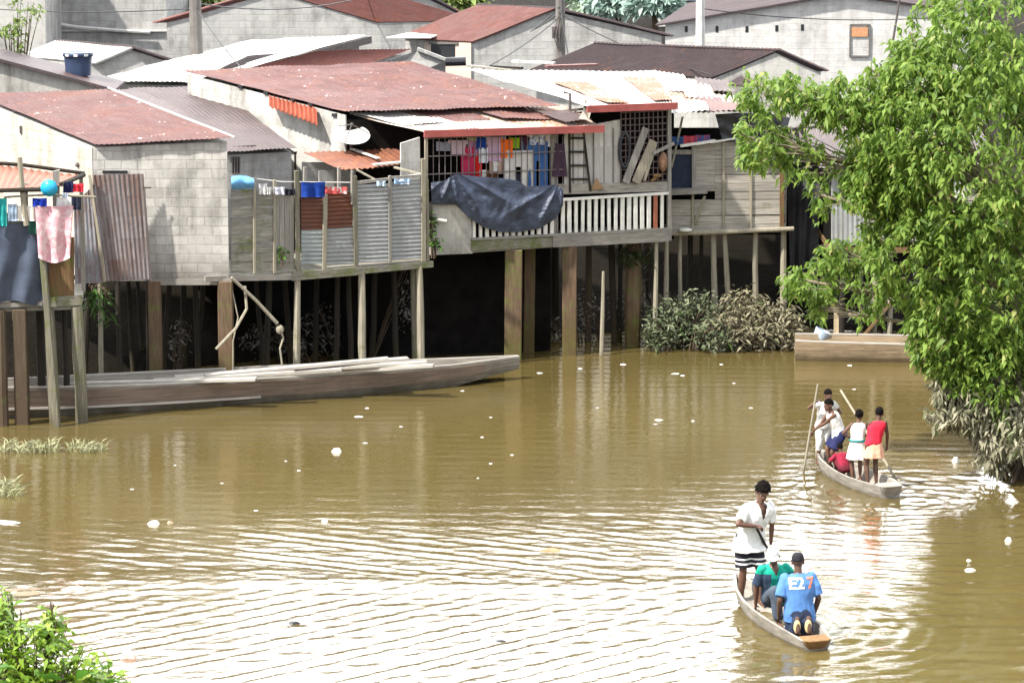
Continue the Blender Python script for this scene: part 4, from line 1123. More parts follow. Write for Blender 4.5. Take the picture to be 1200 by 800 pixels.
def hang(vp, x0, y0, x1, y1, off, n=14, rows=12, amp=.03, folds=2.5, taper=1.0, shape=None, saglow=0.0, thick=.012):
    """a cloth hanging from a line: shape 'towel', 'shirt', 'trousers', 'dress'"""
    ph = R.random() * 6; sh = shape or 'towel'
    cx = (x0 + x1) / 2; hw = (x1 - x0) / 2

    def fn(u, v, side):
        s = u * 2 - 1
        w = hw
        if sh == 'shirt': w = hw * (1 if v < .32 else .70)
        if sh == 'dress': w = hw * (.6 + .4 * v)
        if sh == 'towel': w = hw * (1 - (1 - taper) * v)
        x = cx + s * w
        yy = y0 + (y1 - y0) * v + saglow * (y1 - y0) * math.cos(s * math.pi / 2) * v + (1.0 - abs(s)) * .6 * (1 if v < .1 else 0)
        o = off + amp * math.sin(s * folds * math.pi + ph) * (.35 + .65 * v) + amp * .8 * noise.noise(Vector((u * 3, v * 3, ph)))
        return vp(x, yy, o - side * thick)
    m = MB()
    for side in (0, 1):
        b0 = len(m.v)
        for j in range(rows + 1):
            for i in range(n + 1): m.v.append(tuple(fn(i / n, j / rows, side)))
        for j in range(rows):
            for i in range(n):
                if sh == 'trousers' and j > rows * .38 and abs(i + .5 - n / 2) < n * .09: continue
                q = b0 + j * (n + 1) + i; f = (q, q + 1, q + n + 2, q + n + 1)
                m.f.append(f[::-1] if side == 0 else f)
    k = (n + 1) * (rows + 1)
    for j in range(rows):
        for i in (0, n):
            a = j * (n + 1) + i; m.f.append((a, a + n + 1, a + n + 1 + k, a + k) if i else (a + n + 1, a, a + k, a + n + 1 + k))
    for i in range(n):
        a = rows * (n + 1) + i; m.f.append((a, a + 1, a + 1 + k, a + k))
    return m


def cloth(name, m, mat, label, cat, group=None): return solo(name, m, mat, label, cat, group, smooth=True)


GL = 'washing on the left deck'
cloth('towel', hang(DV, 41, 241, 86, 302, .27, 18, 14, .05, 2.2, .82, 'towel', .10), m_cloth('pink_towel', (.60, .33, .37), .14, 'blotch', (.66, .50, .51), 9), 'long pale pink striped towel hanging over the cane rail', 'towel', GL)
cloth('cloth', hang(DV, 66, 231, 84, 243, .24, 8, 5, .03), m_cloth('white_rag', (.70, .68, .68)), 'small white cloth bunched above the pink towel', 'cloth', GL)
cloth('cloth', hang(DV, -4, 232, 8, 265, .25, 8, 8, .03), m_cloth('teal_cloth', (.03, .34, .33)), 'teal green cloth at the left photo edge', 'cloth', GL)
cloth('cloth', hang(DV, 9, 239, 20, 259, .25, 8, 8, .02), m_cloth('blue_stripe_cloth', (.10, .17, .28), .15, 'stripe', (.5, .6, .72), 14), 'blue and white striped cloth beside the teal cloth', 'cloth', GL)
cloth('cloth', hang(DV, 20, 241, 42, 259, .23, 8, 8, .02), m_cloth('cream_cloth', (.70, .66, .60)), 'cream cloth between the bamboo pole and the pink towel', 'cloth', GL)
cloth('cloth', hang(DV, 38, 232, 55, 242, .27, 8, 5, .03), m_cloth('royal_cloth', (.01, .03, .30)), 'small royal blue cloth on the cane rail below the basin', 'cloth', GL)
cloth('cloth', hang(DV, 84, 215, 98, 225, .02, 8, 5, .03), m_cloth('red_cloth', (.55, .03, .05)), 'bright red cloth under the corner of the red awning', 'cloth', GL)
cloth('cloth', hang(DV, 74, 213, 86, 226, .03, 8, 5, .03), m_cloth('navy_cloth', (.015, .018, .07)), 'dark navy cloth beside the red cloth', 'cloth', GL)
cloth('cloth', hang(DV, 82, 229, 95, 246, .05, 8, 6, .03), m_cloth('charcoal_cloth', (.03, .035, .06)), 'charcoal cloth hanging beside the stained zinc sheets', 'cloth', GL)
cloth('cloth', hang(DV, 73, 226, 80, 245, .2, 6, 6, .03), m_cloth('pale_blue_rag', (.42, .48, .60)), 'narrow pale blue cloth right of the wooden upright', 'cloth', GL)
# navy tarp on the deck front
ph = 1.3
def tarp_fn(u, v):
    x = -30 + u * (86 + 2 * math.sin(v * 5)) + (v < .1) * (-6 * (u > .9)); y = 262 + v * (93 + 3 * math.sin(u * 9))
    x -= 8 * u * max(0, .3 - v)
    return DV(x, y, .13 + .045 * math.sin(u * 16 + v * 3) * (.3 + v) + .05 * noise.noise(Vector((u * 6, v * 2.5, 4))))
cloth('tarpaulin', MB().grid(tarp_fn, 36, 22), M['tarp_grey'], 'faded navy tarpaulin covering the front of the corner deck', 'tarpaulin')
cloth('cloth', MB().grid(lambda u, v: DV(31 + 12 * u + 3 * v, 258 + v * 16, .19 + .03 * math.sin(u * 7 + v * 2)), 8, 8), m_cloth('dark_green_cloth', (.03, .11, .085)), 'dark green cloth draped on the tarpaulin corner', 'cloth', GL)

# leaning corrugated sheets
ZV = VP(W(86, 332, 2.3) + Vector((0, -.35, 0)), W(177, 328, 2.3) + Vector((0, -.25, 0)))
m = MB(); m.sheet(ZV(125, 330, .1), ZV(176, 327, .12), ZV(168, 204, -.02), ZV(108, 205, -.04), pitch=.09, amp=.011, wob=.04, jag=.015)
solo('zinc_sheet', m, M['purple_sheet'], 'tall purple-brown corrugated sheet leaning on the grey block wall', 'metal sheet', 'leaning zinc sheets')
m = MB(); m.sheet(ZV(88, 334, .2), ZV(124, 331, .2), ZV(112, 214, .05), ZV(86, 240, .05), pitch=.09, amp=.011, wob=.04, jag=.02)
solo('zinc_sheet', m, m_metal('rust_top_zinc', (.30, .32, .35), (.17, .07, .045), .55, .5, streak=2.6, rust2=(.12, .06, .06)), 'shorter rust-topped corrugated sheet beside the deck boards', 'metal sheet', 'leaning zinc sheets')
m = MB(); m.bar(ZV(105, 205, .06), ZV(123, 330, .22), .05, .05, up=(0, 1, 0)); solo('lath', m, M['pole'], 'pale wooden lath between the two leaning corrugated sheets', 'lath')
m = MB(); m.bar(ZV(169, 220, .04), ZV(177, 330, .14), .03, .03, up=(0, 1, 0)); m.bar(ZV(167, 220, .04), ZV(177, 220, .04), .03, .03); solo('iron_rod', m, M['iron'], 'thin dark iron rod along the edge of the tall leaning sheet', 'rod')

# ------------------------------------------------------------------ things on the yard fence
GY = 'washing on the yard fence'
def drape(vp, x0, y0, x1, y1, off): return hang(vp, x0, y0, x1, y1, off, 12, 8, .035, 2.0)
m = MB(); c = FV(284, 214, -.02)
m.grid(lambda u, v: FV(271 + 27 * u, 207 + 3 * u + v * (15 - 4 * u) - 3 * math.sin(u * 3) * (1 - v), .05 + .12 * math.sin(v * math.pi) + .03 * math.sin(u * 9)), 12, 8)
cloth('plastic_sheet', m, m_cloth('sky_blue_plastic', (.14, .36, .66), rough=.4), 'bunched sky-blue plastic sheet on the plank fence end', 'plastic sheet', GY)
cloth('cloth', drape(FV, 303, 215, 313, 228, .08), m_cloth('grey_white_rag', (.62, .62, .62)), 'grey-white rag beside the sky-blue plastic sheet', 'cloth', GY)
cloth('cloth', drape(FV, 313, 219, 318, 228, .09), m_cloth('white_sock', (.75, .74, .73)), 'narrow white cloth on the plank fence', 'cloth', GY)
cloth('cloth', drape(FV, 320, 219, 334, 228, .08), m_cloth('lilac_cloth', (.55, .55, .64)), 'pale lilac cloth over the upright boards', 'cloth', GY)
cloth('cloth', drape(FV, 334, 221, 346, 229, .08), m_cloth('black_cloth', (.02, .02, .03)), 'black cloth left of the royal blue cloth on the fence', 'cloth', GY)
cloth('towel', drape(FV, 353, 213, 381, 231, .09), m_cloth('royal_blue_towel', (.012, .045, .26)), 'royal blue towel folded over the rust-red fence panel', 'towel', GY)
cloth('cloth', drape(FV, 381, 219, 407, 227, .07), m_cloth('red_white_cloth', (.60, .10, .10), .2, 'blotch', (.75, .72, .70), 6), 'red and white cloth right of the royal blue towel', 'cloth', GY)
cloth('cloth', drape(FV, 441, 212, 452, 218, .09), m_cloth('pale_blue_cloth', (.45, .58, .70)), 'small pale blue cloth on the grey fence sheet', 'cloth', GY)
cloth('cloth', drape(FV, 462, 209, 480, 216, .09), m_cloth('blue_white_cloth', (.30, .45, .66), .2, 'blotch', (.7, .75, .78), 9), 'blue and white cloth on the last grey fence sheet', 'cloth', GY)
m = MB(); m.tube([FV(270, 206, -.3), FV(330, 213, -.2), FV(420, 214, -.1), FV(497, 203, 0)], .012, 5); solo('clothes_line', m, M['white_pole'], 'pale clothes line strung above the corrugated fence', 'clothes line')
m = MB(); m.bar(FV(418, 199, -.3), FV(446, 214, -.1), .1, .03); m.bar(FV(462, 196, -.5), FV(500, 206, .0), .1, .03); solo('loose_boards', m, M['pole'], 'two pale loose boards tilted behind the grey fence sheets', 'boards')

# rope and sticks hanging below the yard
m = MB(); m.tube([FV(271, 325, .2), FV(300, 352, .25), FV(325, 379, .3)], [.035, .035, .04], 7)
m.ball(FV(328, 386, .3), (.08, .07, .1), 8, 6); m.tube([FV(328, 384, .3), FV(332, 396, .3), FV(328, 408, .3), FV(331, 430, .3)], .02, 6)
solo('mooring_pole', m, M['pole'], 'pale slanted stick with a knotted rope hanging under the yard', 'stick')
m = MB(); m.tube([FV(253, 409, .35), FV(276, 385, .3), FV(289, 362, .2), FV(287, 335, .1)], .03, 7); solo('bent_cane', m, M['pole'], 'bent pale cane in front of the thick rust-brown pile', 'cane')
m = MB(); m.tube([FV(272, 340, .12), FV(279, 372, .2), FV(273, 400, .22), FV(273, 440, .2)], .014, 6); solo('rope', m, M['pole'], 'thin rope dangling beside the thick rust-brown pile', 'rope')
m = MB(); a = W(705, 428, 0); m.tube([GF(707, 318, .25), GF(706, 370, .25), GF(704, 440, .25)], [.03, .045, .05], 7)
solo('mooring_stake', m, M['pole'], 'thin pale stake standing in the water under the barred veranda', 'stake')

# ------------------------------------------------------------------ laundry on the veranda
GV_ = 'laundry on the barred veranda'
m = MB(); m.tube([GF(500, 163, -.16), GF(580, 160, -.16), GF(655, 155, -.16)], .01, 5); solo('laundry_line', m, M['wire'], 'thin line carrying the laundry behind the veranda bars', 'clothes line')
LA = [
    ('shirt', 'shirt', 526, 164, 549, 180, 'plaid', (.42, .22, .28), (.62, .58, .62), 'grey-pink checked shirt, leftmost of the veranda laundry', .0),
    ('trousers', 'towel', 541, 172, 556, 206, None, (.42, .03, .09), None, 'crimson cloth hanging low behind the veranda bars', -.02),
    ('cloth', 'towel', 555, 179, 564, 206, None, (.60, .02, .02), None, 'bright red cloth right of the crimson cloth', -.04),
    ('shirt', 'towel', 559, 161, 569, 174, None, (.012, .05, .28), None, 'deep blue cloth above a white one on the veranda line', .02),
    ('cloth', 'towel', 562, 173, 571, 190, None, (.68, .70, .76), None, 'white cloth below the deep blue one', .02),
    ('shirt', 'shirt', 568, 160, 592, 188, 'stripe', (.45, .10, .26), (.60, .62, .72), 'pink and white striped shirt in the middle of the veranda line', .0),
    ('shirt', 'towel', 588, 163, 600, 184, None, (.80, .16, .02), None, 'orange cloth beside the pink striped shirt', .03),
    ('shirt', 'towel', 597, 161, 609, 173, None, (.28, .46, .02), None, 'lime green cloth on the veranda line', -.02),
    ('cloth', 'towel', 610, 160, 619, 176, None, (.08, .03, .06), None, 'dark plum cloth right of the lime green one', -.03),
    ('shirt', 'shirt', 618, 156, 641, 169, 'blotch', (.66, .68, .72), (.22, .3, .5), 'white and blue patterned shirt near the veranda post', .05),
    ('trousers', 'trousers', 591, 176, 624, 222, 'stripe', (.62, .60, .57), (.48, .46, .44), 'off-white trousers hanging behind the veranda bars', .03),
    ('trousers', 'trousers', 620, 166, 641, 220, None, (.05, .12, .30), None, 'blue jeans hanging beside the off-white trousers', -.0),
    ('cloth', 'dress', 648, 168, 664, 206, 'stripe', (.035, .018, .035), (.08, .05, .07), 'dark purple cloth hanging next to the ladder', .12),
    ('cloth', 'towel', 548, 160, 558, 165, None, (.40, .40, .24), None, 'small khaki rag at the top of the veranda line', .02),
    ('cloth', 'towel', 579, 189, 586, 200, None, (.74, .74, .72), None, 'small white rag below the pink striped shirt', -.05),
    ('cloth', 'towel', 563, 199, 569, 207, None, (.74, .74, .72), None, 'tiny white rag just above the navy tarpaulin', -.05),
    ('cloth', 'towel', 571, 199, 583, 208, None, (.14, .06, .03), None, 'dark brown rag just above the navy tarpaulin', -.08),
    ('shirt', 'towel', 549, 162, 560, 183, None, (.40, .20, .34), None, 'mauve cloth behind the crimson one on the veranda line', -.04),
    ('shirt', 'shirt', 606, 165, 622, 182, None, (.10, .22, .36), None, 'steel blue shirt above the off-white trousers', -.05),
    ('cloth', 'towel', 640, 157, 652, 171, None, (.62, .61, .60), None, 'white cloth against the veranda post', -.02),
    ('cloth', 'towel', 574, 184, 591, 203, 'plaid', (.30, .16, .10), (.5, .42, .36), 'brown checked cloth under the pink striped shirt', -.06),
    ('cloth', 'towel', 512, 166, 527, 176, None, (.30, .30, .36), None, 'grey-blue cloth at the left end of the veranda line', -.03),
    ('shirt', 'towel', 603, 203, 618, 224, None, (.05, .05, .08), None, 'charcoal cloth between the off-white trouser legs', -.1),
]
for nm, sh, x0, y0, x1, y1, pat, c1, c2, lab, dz in LA:
    cloth(nm, hang(GF, x0 - 1, y0, x1 + 1, y1 + 1, -.05 + dz * .5, 12, 12, .025, 2.0, .95, sh), m_cloth('laundry_' + lab.split(',')[0].replace(' ', '_')[:40], c1, .18, pat, c2 or (1, 1, 1), 16), lab, nm if nm != 'cloth' else 'cloth', GV_)
# navy tarp slung over the railing
tx = [505, 520, 534, 560, 590, 608, 618, 635, 650, 660]; ty = [214, 212, 204, 207, 209, 212, 220, 218, 217, 222]
bx = [506, 520, 534, 548, 566, 586, 608, 632, 652, 660]; by = [239, 240, 240, 254, 266, 272, 272, 268, 256, 240]
def slung(u, v):
    t = np.linspace(0, 1, len(tx))
    x = np.interp(u, t, tx) * (1 - v) + np.interp(u, t, bx) * v; y = np.interp(u, t, ty) * (1 - v) + np.interp(u, t, by) * v
    f = math.hypot((x - 534) / 60, (y - 204) / 34); g = math.hypot((x - 650) / 60, (y - 216) / 34)
    # folds hang between the two tied corners; sharp-crested
    th1 = math.atan2(y - 200, x - 530); th2 = math.atan2(y - 212, 655 - x); am = math.sin(math.pi * min(1, max(0, v))) * .75 + .25
    w1 = 1 / (1 + math.exp((x - 595) / 12)); cr = lambda q: (1 - abs(math.sin(q))) ** 1.6
    rid = .105 * am * (w1 * cr(th1 * 6.5 + .6 * noise.noise(Vector((x * .02, y * .02, 1)))) + (1 - w1) * cr(th2 * 5.5 + .6 * noise.noise(Vector((x * .02, y * .02, 5)))))
    return GF(float(x), float(y), .10 + .05 * math.sin(math.pi * v) + rid + .03 * noise.noise(Vector((x * .12, y * .10, 2))) + .010 * (1 - abs(noise.noise(Vector((x * .16 + y * .1, y * .22, 7)))) * 2.2) + .006 * noise.noise(Vector((x * .5, y * .6, 3))))
cloth('tarpaulin', MB().grid(slung, 110, 44), M['tarp'], 'navy tarpaulin slung in folds over the white railing', 'tarpaulin')
# clutter on the veranda
ld = thing('ladder', 'narrow grey wooden ladder leaning against the pale sheet wall', 'ladder', GF(682, 226, .02))
m = MB(); m.bar(GF(668, 226, .0), GF(667, 150, -.06), .05, .05, up=(0, 1, 0)); m.build('rail', M['pole_dark'], ld)
m = MB(); m.bar(GF(692, 224, .0), GF(683, 150, -.06), .05, .05, up=(0, 1, 0)); m.build('rail', M['pole_dark'], ld)
for y, xa, xb in ((162, 667, 685), (178, 667, 687), (194, 668, 689), (210, 668, 690)):
    m = MB(); m.bar(GF(xa, y, -.02), GF(xb, y, -.02), .04, .04); m.build('rung', M['pole_dark'], ld)
PL = [((733, 214), (757, 150), .16, 'plank_v', 'broad grey board leaning on the iron lattice, leftmost of three'), ((745, 214), (766, 165), .20, 'pole', 'pale board leaning on the lattice, middle of three'), ((755, 212), (768, 170), .06, 'pole', 'thin pale batten leaning on the lattice, rightmost of three'), ((765, 180), (790, 168), .07, 'plank_v', 'grey stick lying across the lattice at an angle')]
for a, z, w, mt, lab in PL:
    m = MB(); m.bar(GF(*a, .08), GF(*z, .03), w, .03, up=GF.n); solo('board', m, M[mt], lab, 'board', 'boards leaning on the lattice')
m = MB(); c = GF(732, 176, .0)
pts = [c + GF.u * .12 * math.cos(a) + Vector((0, 0, .36 * math.sin(a))) for a in np.linspace(0, 2 * math.pi, 25)]
m.tube(pts, .035, 7, caps=False); solo('hoop', m, M['black_plastic'], 'dark oval hoop hung where the sheet wall meets the lattice', 'hoop')
m = MB(); m.bar(GF(763, 212, .05), GF(775, 205, .06), .05, .05); m.ball(GF(770, 206, .06), (.10, .06, .05), 8, 6); solo('scrap_wood', m, M['plank_rust'], 'orange-brown scrap of wood behind the white railing', 'scrap')
m = MB(); m.ball(GF(777, 190, .02), (.10, .09, .22), 10, 8); solo('sack', m, m_plain('brown_sack', (.22, .13, .08), .9, .3, 7), 'brown sack against the lattice corner', 'sack', smooth=True)
m = MB(); m.add([GF(693, 222, .05), GF(699, 208, .05), GF(708, 222, .05), GF(693, 222, .02), GF(699, 208, .02), GF(708, 222, .02)], [(0, 2, 1), (3, 4, 5), (0, 1, 4, 3), (1, 2, 5, 4), (2, 0, 3, 5)]); solo('cardboard', m, m_plain('cardboard', (.32, .2, .11), .9), 'torn piece of brown cardboard at the foot of the ladder', 'cardboard')
# cloths on the shack
GS = 'cloths on the plank shack'
cloth('cloth', drape(SF, 787, 160, 802, 170, .1), m_cloth('denim_cloth', (.04, .09, .22)), 'dark blue cloth over the curtained window', 'cloth', GS)
cloth('cloth', drape(SF, 801, 159, 817, 169, .11), m_cloth('dusky_red_cloth', (.40, .06, .08)), 'dusky red cloth between two blue ones on the shack', 'cloth', GS)
cloth('cloth', drape(SF, 815, 158, 832, 169, .1), m_cloth('mid_blue_cloth', (.05, .09, .24), .2, 'blotch', (.28, .06, .10), 5), 'blue and maroon cloth at the top of the plank wall', 'cloth', GS)
m = MB(); m.bar(SF(797, 171, .12), SF(838, 165, .12), .06, .1, up=(0, -1, 0)); solo('white_board', m, M['white_paint'], 'white board laid over the shack window', 'board')
m = MB(); m.bar(SF(832, 167, .14), SF(862, 162, .14), .1, .03); solo('white_lath', m, M['white_paint'], 'short white slat lying on top of the grey plank wall', 'slat')
m = MB(); m.ball(SF(803, 269.5, .16), (.16, .1, .05), 10, 6); solo('plastic_bag', m, M['white_paint'], 'white plastic bag lying on the shack floor edge', 'plastic bag', smooth=True)

# ------------------------------------------------------------------ poles, wires, barrel
bp = P(92, 92, 77.75); bp.z = COPE[0].z + (COPE[1].z - COPE[0].z) * (bp.x - COPE[0].x) / (COPE[1].x - COPE[0].x)
b = thing('water_barrel', 'big navy plastic water barrel standing on the coping house', 'barrel', bp)
top = P(92, 61, 77.75).z; h = top - bp.z
m = MB(); rr = .33
pr = [(.86, 0), (.90, .25), (.93, .5), (.97, .78), (.985, .80), (1.06, .82), (1.08, .98), (1.0, 1.0), (.9, .97), (.0, .93)]
m.grid(lambda u, v: bp + Vector((rr * np.interp(v * 9, range(10), [q[0] for q in pr]) * math.cos(2 * math.pi * u), rr * np.interp(v * 9, range(10), [q[0] for q in pr]) * math.sin(2 * math.pi * u), h * np.interp(v * 9, range(10), [q[1] for q in pr]))), 28, 9)
m.build('body', M['barrel'], b, smooth=True)
m = MB()
for a in (-2.2, -1.6, -.9): m.box(bp + Vector((rr * 1.07 * math.cos(a), rr * 1.07 * math.sin(a), h * .9)), (.09, .03, .05), a + math.pi / 2)
m.build('label_patch', M['white_paint'], b)


def pole(name, x, ytop, ybase_z, Y, r, mat, label, arms=()):
    p = P(x, 40, Y); o = thing(name, label, 'pole', (p.x, Y, 1.7))
    zt = P(x, ytop, Y).z
    MB().tube([(p.x, Y, 1.6), (p.x + .02, Y, (1.6 + zt) / 2), (p.x, Y, zt)], [r * 1.15, r, r * .8], 10).build('shaft', mat, o)
    for z, l in arms:
        MB().bar((p.x - l, Y - r, z), (p.x + l, Y - r, z), .08, .08).build('cross_arm', M['iron'], o)
    return o


pole('utility_pole', 229, -45, 0, 84, .17, M['conc_pole'], 'dark grey concrete utility pole rising beside the big white zinc roof', ((8.0, .6),))
pole('utility_pole', 656, -60, 0, 86, .13, M['conc_pole'], 'grey utility pole hung with wires before the grey gable wall', ((7.4, .6),))
pole('utility_pole', 820, -40, 0, 100, .14, M['white_pole'], 'pale slim pole in front of the long pale building', ())
m = MB(); m.tube([P(1043, 68, 96), P(1051, 20, 96), P(1054, -2, 96)], .035, 6); m.tube([P(1043, 68, 96), Vector((P(1043, 68, 96).x - .1, 96, 1.6))], .035, 6)
solo('iron_post', m, M['iron'], 'thin dark slanted post before the long pale building', 'post')
def wire(pts, r, lab, sag=.25, grp='overhead wires'):
    m = MB()
    for a, z in pts:
        a, z = Vector(a), Vector(z); m.tube([a.lerp(z, t) - Vector((0, 0, sag * 4 * t * (1 - t))) for t in np.linspace(0, 1, 9)], r, 5)
    return solo('overhead_wire', m, M['wire'], lab, 'wire', grp)
u1 = P(656, 20, 86)
wire([(P(656, 14, 85.8), P(625, 35, 88)), (P(656, 8, 85.8), P(622, 37, 88))], .014, 'pair of wires dropping left from the wire-hung pole', .05)
wire([(P(656, 6, 85.8), P(668, 78, 84))], .016, 'single wire dropping down beside the wire-hung pole', .0)
wire([(P(656, -20, 85.8), P(820, -14, 100))], .014, 'high wire running right from the wire-hung pole', .3)
wire([(P(-40, 8, 95), P(229, 10, 84)), ], .014, 'thin wire crossing the grey hall toward the concrete pole', .12)
wire([(P(229, 4, 84), P(430, -4, 97.8))], .016, 'wire running right from the concrete pole to the block house', .25)
wire([(P(229, 9, 84), P(300, 98, 78))], .014, 'wire dropping from the concrete pole to the whitewashed wall', .1)
wire([(P(656, 20, 85.9), P(560, 84, 78.5))], .014, 'wire dropping from the wire-hung pole to the big maroon roof', .1)
wire([(P(820, 10, 100), P(1110, 20, 103))], .014, 'wire running along the long pale building', .2)
wire([(P(656, 16, 85.9), P(835, 88, 80))], .014, 'wire dropping from the wire-hung pole to the dark corrugated roof', .15)
m = MB()
for k in range(3): m.tube([P(656, 14 + k * 6, 85.75), P(648 + 4 * k, 40, 85.7), P(655, 62, 85.75)], .012, 5)
m.box(P(652, 38, 85.8), (.22, .16, .3)); solo('junction_box', m, M['iron'], 'grey junction box with looped cables on the wire-hung pole', 'junction box')
# odds and ends lying on the roofs
RS = [((575, 78), (612, 80), 5.45, .12, 'pole_dark', 'dark timber lying behind the maroon roof, left end'), ((548, 77), (600, 83), 5.5, .1, 'plank_v', 'grey timber lying along the top of the pale zinc roof'), ((600, 72), (650, 74), 5.4, .14, 'white_roof', 'white roof offcut lying beside the wire-hung pole'), ((640, 78), (700, 76), 5.45, .2, 'red_roof', 'maroon roof offcut on the dark corrugated roof')]
for a, z, zz, w, mt, lab in RS:
    m = MB(); m.bar(W(*a, zz), W(*z, zz), w, .05); solo('roof_timber', m, M[mt], lab, 'timber', 'odds and ends on the roofs')
m = MB(); m.tube([P(512, 73, 83), P(546, 72, 83)], .11, 10); solo('black_drum', m, M['black_plastic'], 'black pipe length lying under the pink-walled window', 'pipe')
m = MB(); q = GF(668, 110, -.6); m.tube([q + Vector((0, 0, -.55)), q, q + Vector((-.14, 0, .03))], .03, 6); m.bar(q + Vector((-.7, 0, -.43)), q + Vector((.35, 0, -.32)), .05, .05)
solo('roof_bracket', m, M['iron'], 'bent iron bracket standing where the two veranda roofs meet', 'bracket')
# ------------------------------------------------------------------ boats
M['boat_grey'] = m_wood('weathered_boat_planks', (.30, .275, .235), .5, .0, (.25, .25, 5), dark=.2, gscale=6, tide=.35)
M['boat_red'] = m_wood('red_brown_boat_planks', (.24, .185, .15), .45, .0, (.25, .25, 5), dark=.2, gscale=6)
M['boat_pale'] = m_wood('sunbleached_rail', (.46, .43, .385), .3, .0, (.3, .3, 4), dark=.15, gscale=6)
M['dugout'] = m_wood('grey_dugout_wood', (.33, .305, .27), .45, .0, (.6, .6, 3), dark=.1, gscale=6, tide=.12)
M['dugout_end'] = m_wood('fresh_cut_dugout_end', (.25, .15, .07), .35, .0, (3, 3, 3), dark=.1, gscale=5)
M['barge'] = m_wood('tan_barge_planks', (.33, .25, .165), .5, .0, (.3, .3, 5), dark=.2, gscale=6, tide=.30)


def hull(name, A, B, wid, zb, zt, mat, parent, thick=.05, n=24, flare=.75, mid=None):
    """open boat hull from A to B; wid, zb, zt are lists sampled along it"""
    A, B = Vector(A), Vector(B); ax = (B - A); ax.z = 0; u = ax.normalized(); sd = Vector((u.y, -u.x, 0))
    t5 = np.linspace(0, 1, len(wid)); m = MB(); loops = []
    for i in range(n + 1):
        t = i / n; w = float(np.interp(t, t5, wid)) / 2; b = float(np.interp(t, t5, zb)); g = float(np.interp(t, t5, zt))
        c = A.lerp(B, t); c.z = 0
        if mid: c = c + sd * mid * math.sin(t * math.pi)
        wi = max(.004, w - thick); bi = min(b + thick * 1.3, g - .01)
        pr = [(-w, g), (-w * (1 + flare) / 2 , b + (g - b) * .45), (-w * flare * .92, b + .05 * (g - b)), (-w * .35, b), (w * .35, b), (w * flare * .92, b + .05 * (g - b)), (w * (1 + flare) / 2, b + (g - b) * .45), (w, g),
              (wi, g), (wi * flare, bi + .03), (wi * .3, bi), (-wi * .3, bi), (-wi * flare, bi + .03), (-wi, g)]
        loops.append([c + sd * x + Vector((0, 0, z)) for x, z in pr])
    k = len(loops[0]); vs = [p for lp in loops for p in lp]; fs = []
    for i in range(n):
        for j in range(k):
            fs.append((i * k + j, i * k + (j + 1) % k, (i + 1) * k + (j + 1) % k, (i + 1) * k + j))
    fs.append(tuple(range(k - 1, -1, -1))); fs.append(tuple(n * k + j for j in range(k)))
    m.add(vs, fs)
    return m.build(name, mat, parent), loops


# long plank boat moored at the left
BA, BB = W(2, 492, 0), W(612, 446, 0)
u = (BB - BA).normalized(); sd = Vector((-u.y, u.x, 0))
BA, BB = BA + sd * .45, BB + sd * .2
b = thing('long_boat', 'very long weathered plank boat moored under the stilt houses at left', 'boat', (BA.x, BA.y, 0))
h, lp = hull('hull', BA, BB, [.95, 1.25, 1.4, 1.4, 1.3, 1.15, .8, .12], [-.12, -.15, -.15, -.15, -.14, -.12, -.04, .22], [.62, .56, .52, .49, .47, .45, .44, .46], M['boat_grey'], b, .05, 40)
k = 14
m = MB(); mm = MB(); ms = MB(); m9 = MB()
for i in range(40):
    a, z = lp[i], lp[i + 1]
    for s_, o, q in ((0, 13, m), (7, 8, m9)):
        q.hexa([a[s_] + Vector((0, 0, .004)), z[s_] + Vector((0, 0, .004)), z[o] + Vector((0, 0, .004)), a[o] + Vector((0, 0, .004))], [a[s_] + Vector((0, 0, .035)), z[s_] + Vector((0, 0, .035)), z[o] + Vector((0, 0, .035)), a[o] + Vector((0, 0, .035))])
m.build('gunwale', M['boat_pale'], b); m9.build('gunwale', M['boat_pale'], b)
near = 7 if lp[20][7].y < lp[20][0].y else 0; nb = 6 if near == 7 else 1
for i in range(0, 37):
    a, z = lp[i], lp[i + 1]; o = -sd * .018
    mm.hexa([a[nb] + o * 1.2, z[nb] + o * 1.2, z[nb] + o * .1, a[nb] + o * .1], [a[near] + o * 1.2 - Vector((0, 0, .03)), z[near] + o * 1.2 - Vector((0, 0, .03)), z[near] + o * .1 - Vector((0, 0, .03)), a[near] + o * .1 - Vector((0, 0, .03))])
    if i < 19:
        ms.bar(a[nb] + o * 1.8 + Vector((0, 0, .0)), z[nb] + o * 1.8 + Vector((0, 0, .0)), .05, .04)
mm.build('top_strake', M['boat_red'], b); ms.build('rubbing_strake', M['boat_pale'], b)
# planks lying in it
PK = [((205, 442), (478, 420), .55, .20), ((312, 436), (500, 424), .62, .16), ((180, 446), (400, 432), .52, .22), ((395, 434), (508, 428), .60, .14), ((240, 440), (455, 420), .66, .18), ((60, 450), (300, 444), .50, .2), ((150, 449), (345, 436), .56, .12)]
PLAB = ['broad grey plank lying deepest in the long boat', 'pale plank on top of the others in the long boat, reaching right', 'grey plank lying along the middle of the long boat', 'short pale plank nearest the bow of the long boat', 'highest plank of the heap in the long boat', 'grey plank lying along the stern half of the long boat', 'narrow plank beside the far gunwale of the long boat']
for (a, z, zz, w), lab in zip(PK, PLAB):
    m = MB(); m.bar(W(*a, zz - .08), W(*z, zz + .10), w * 1.15, .05); solo('plank', m, M['boat_pale'], lab, 'plank', 'planks loaded in the long boat')

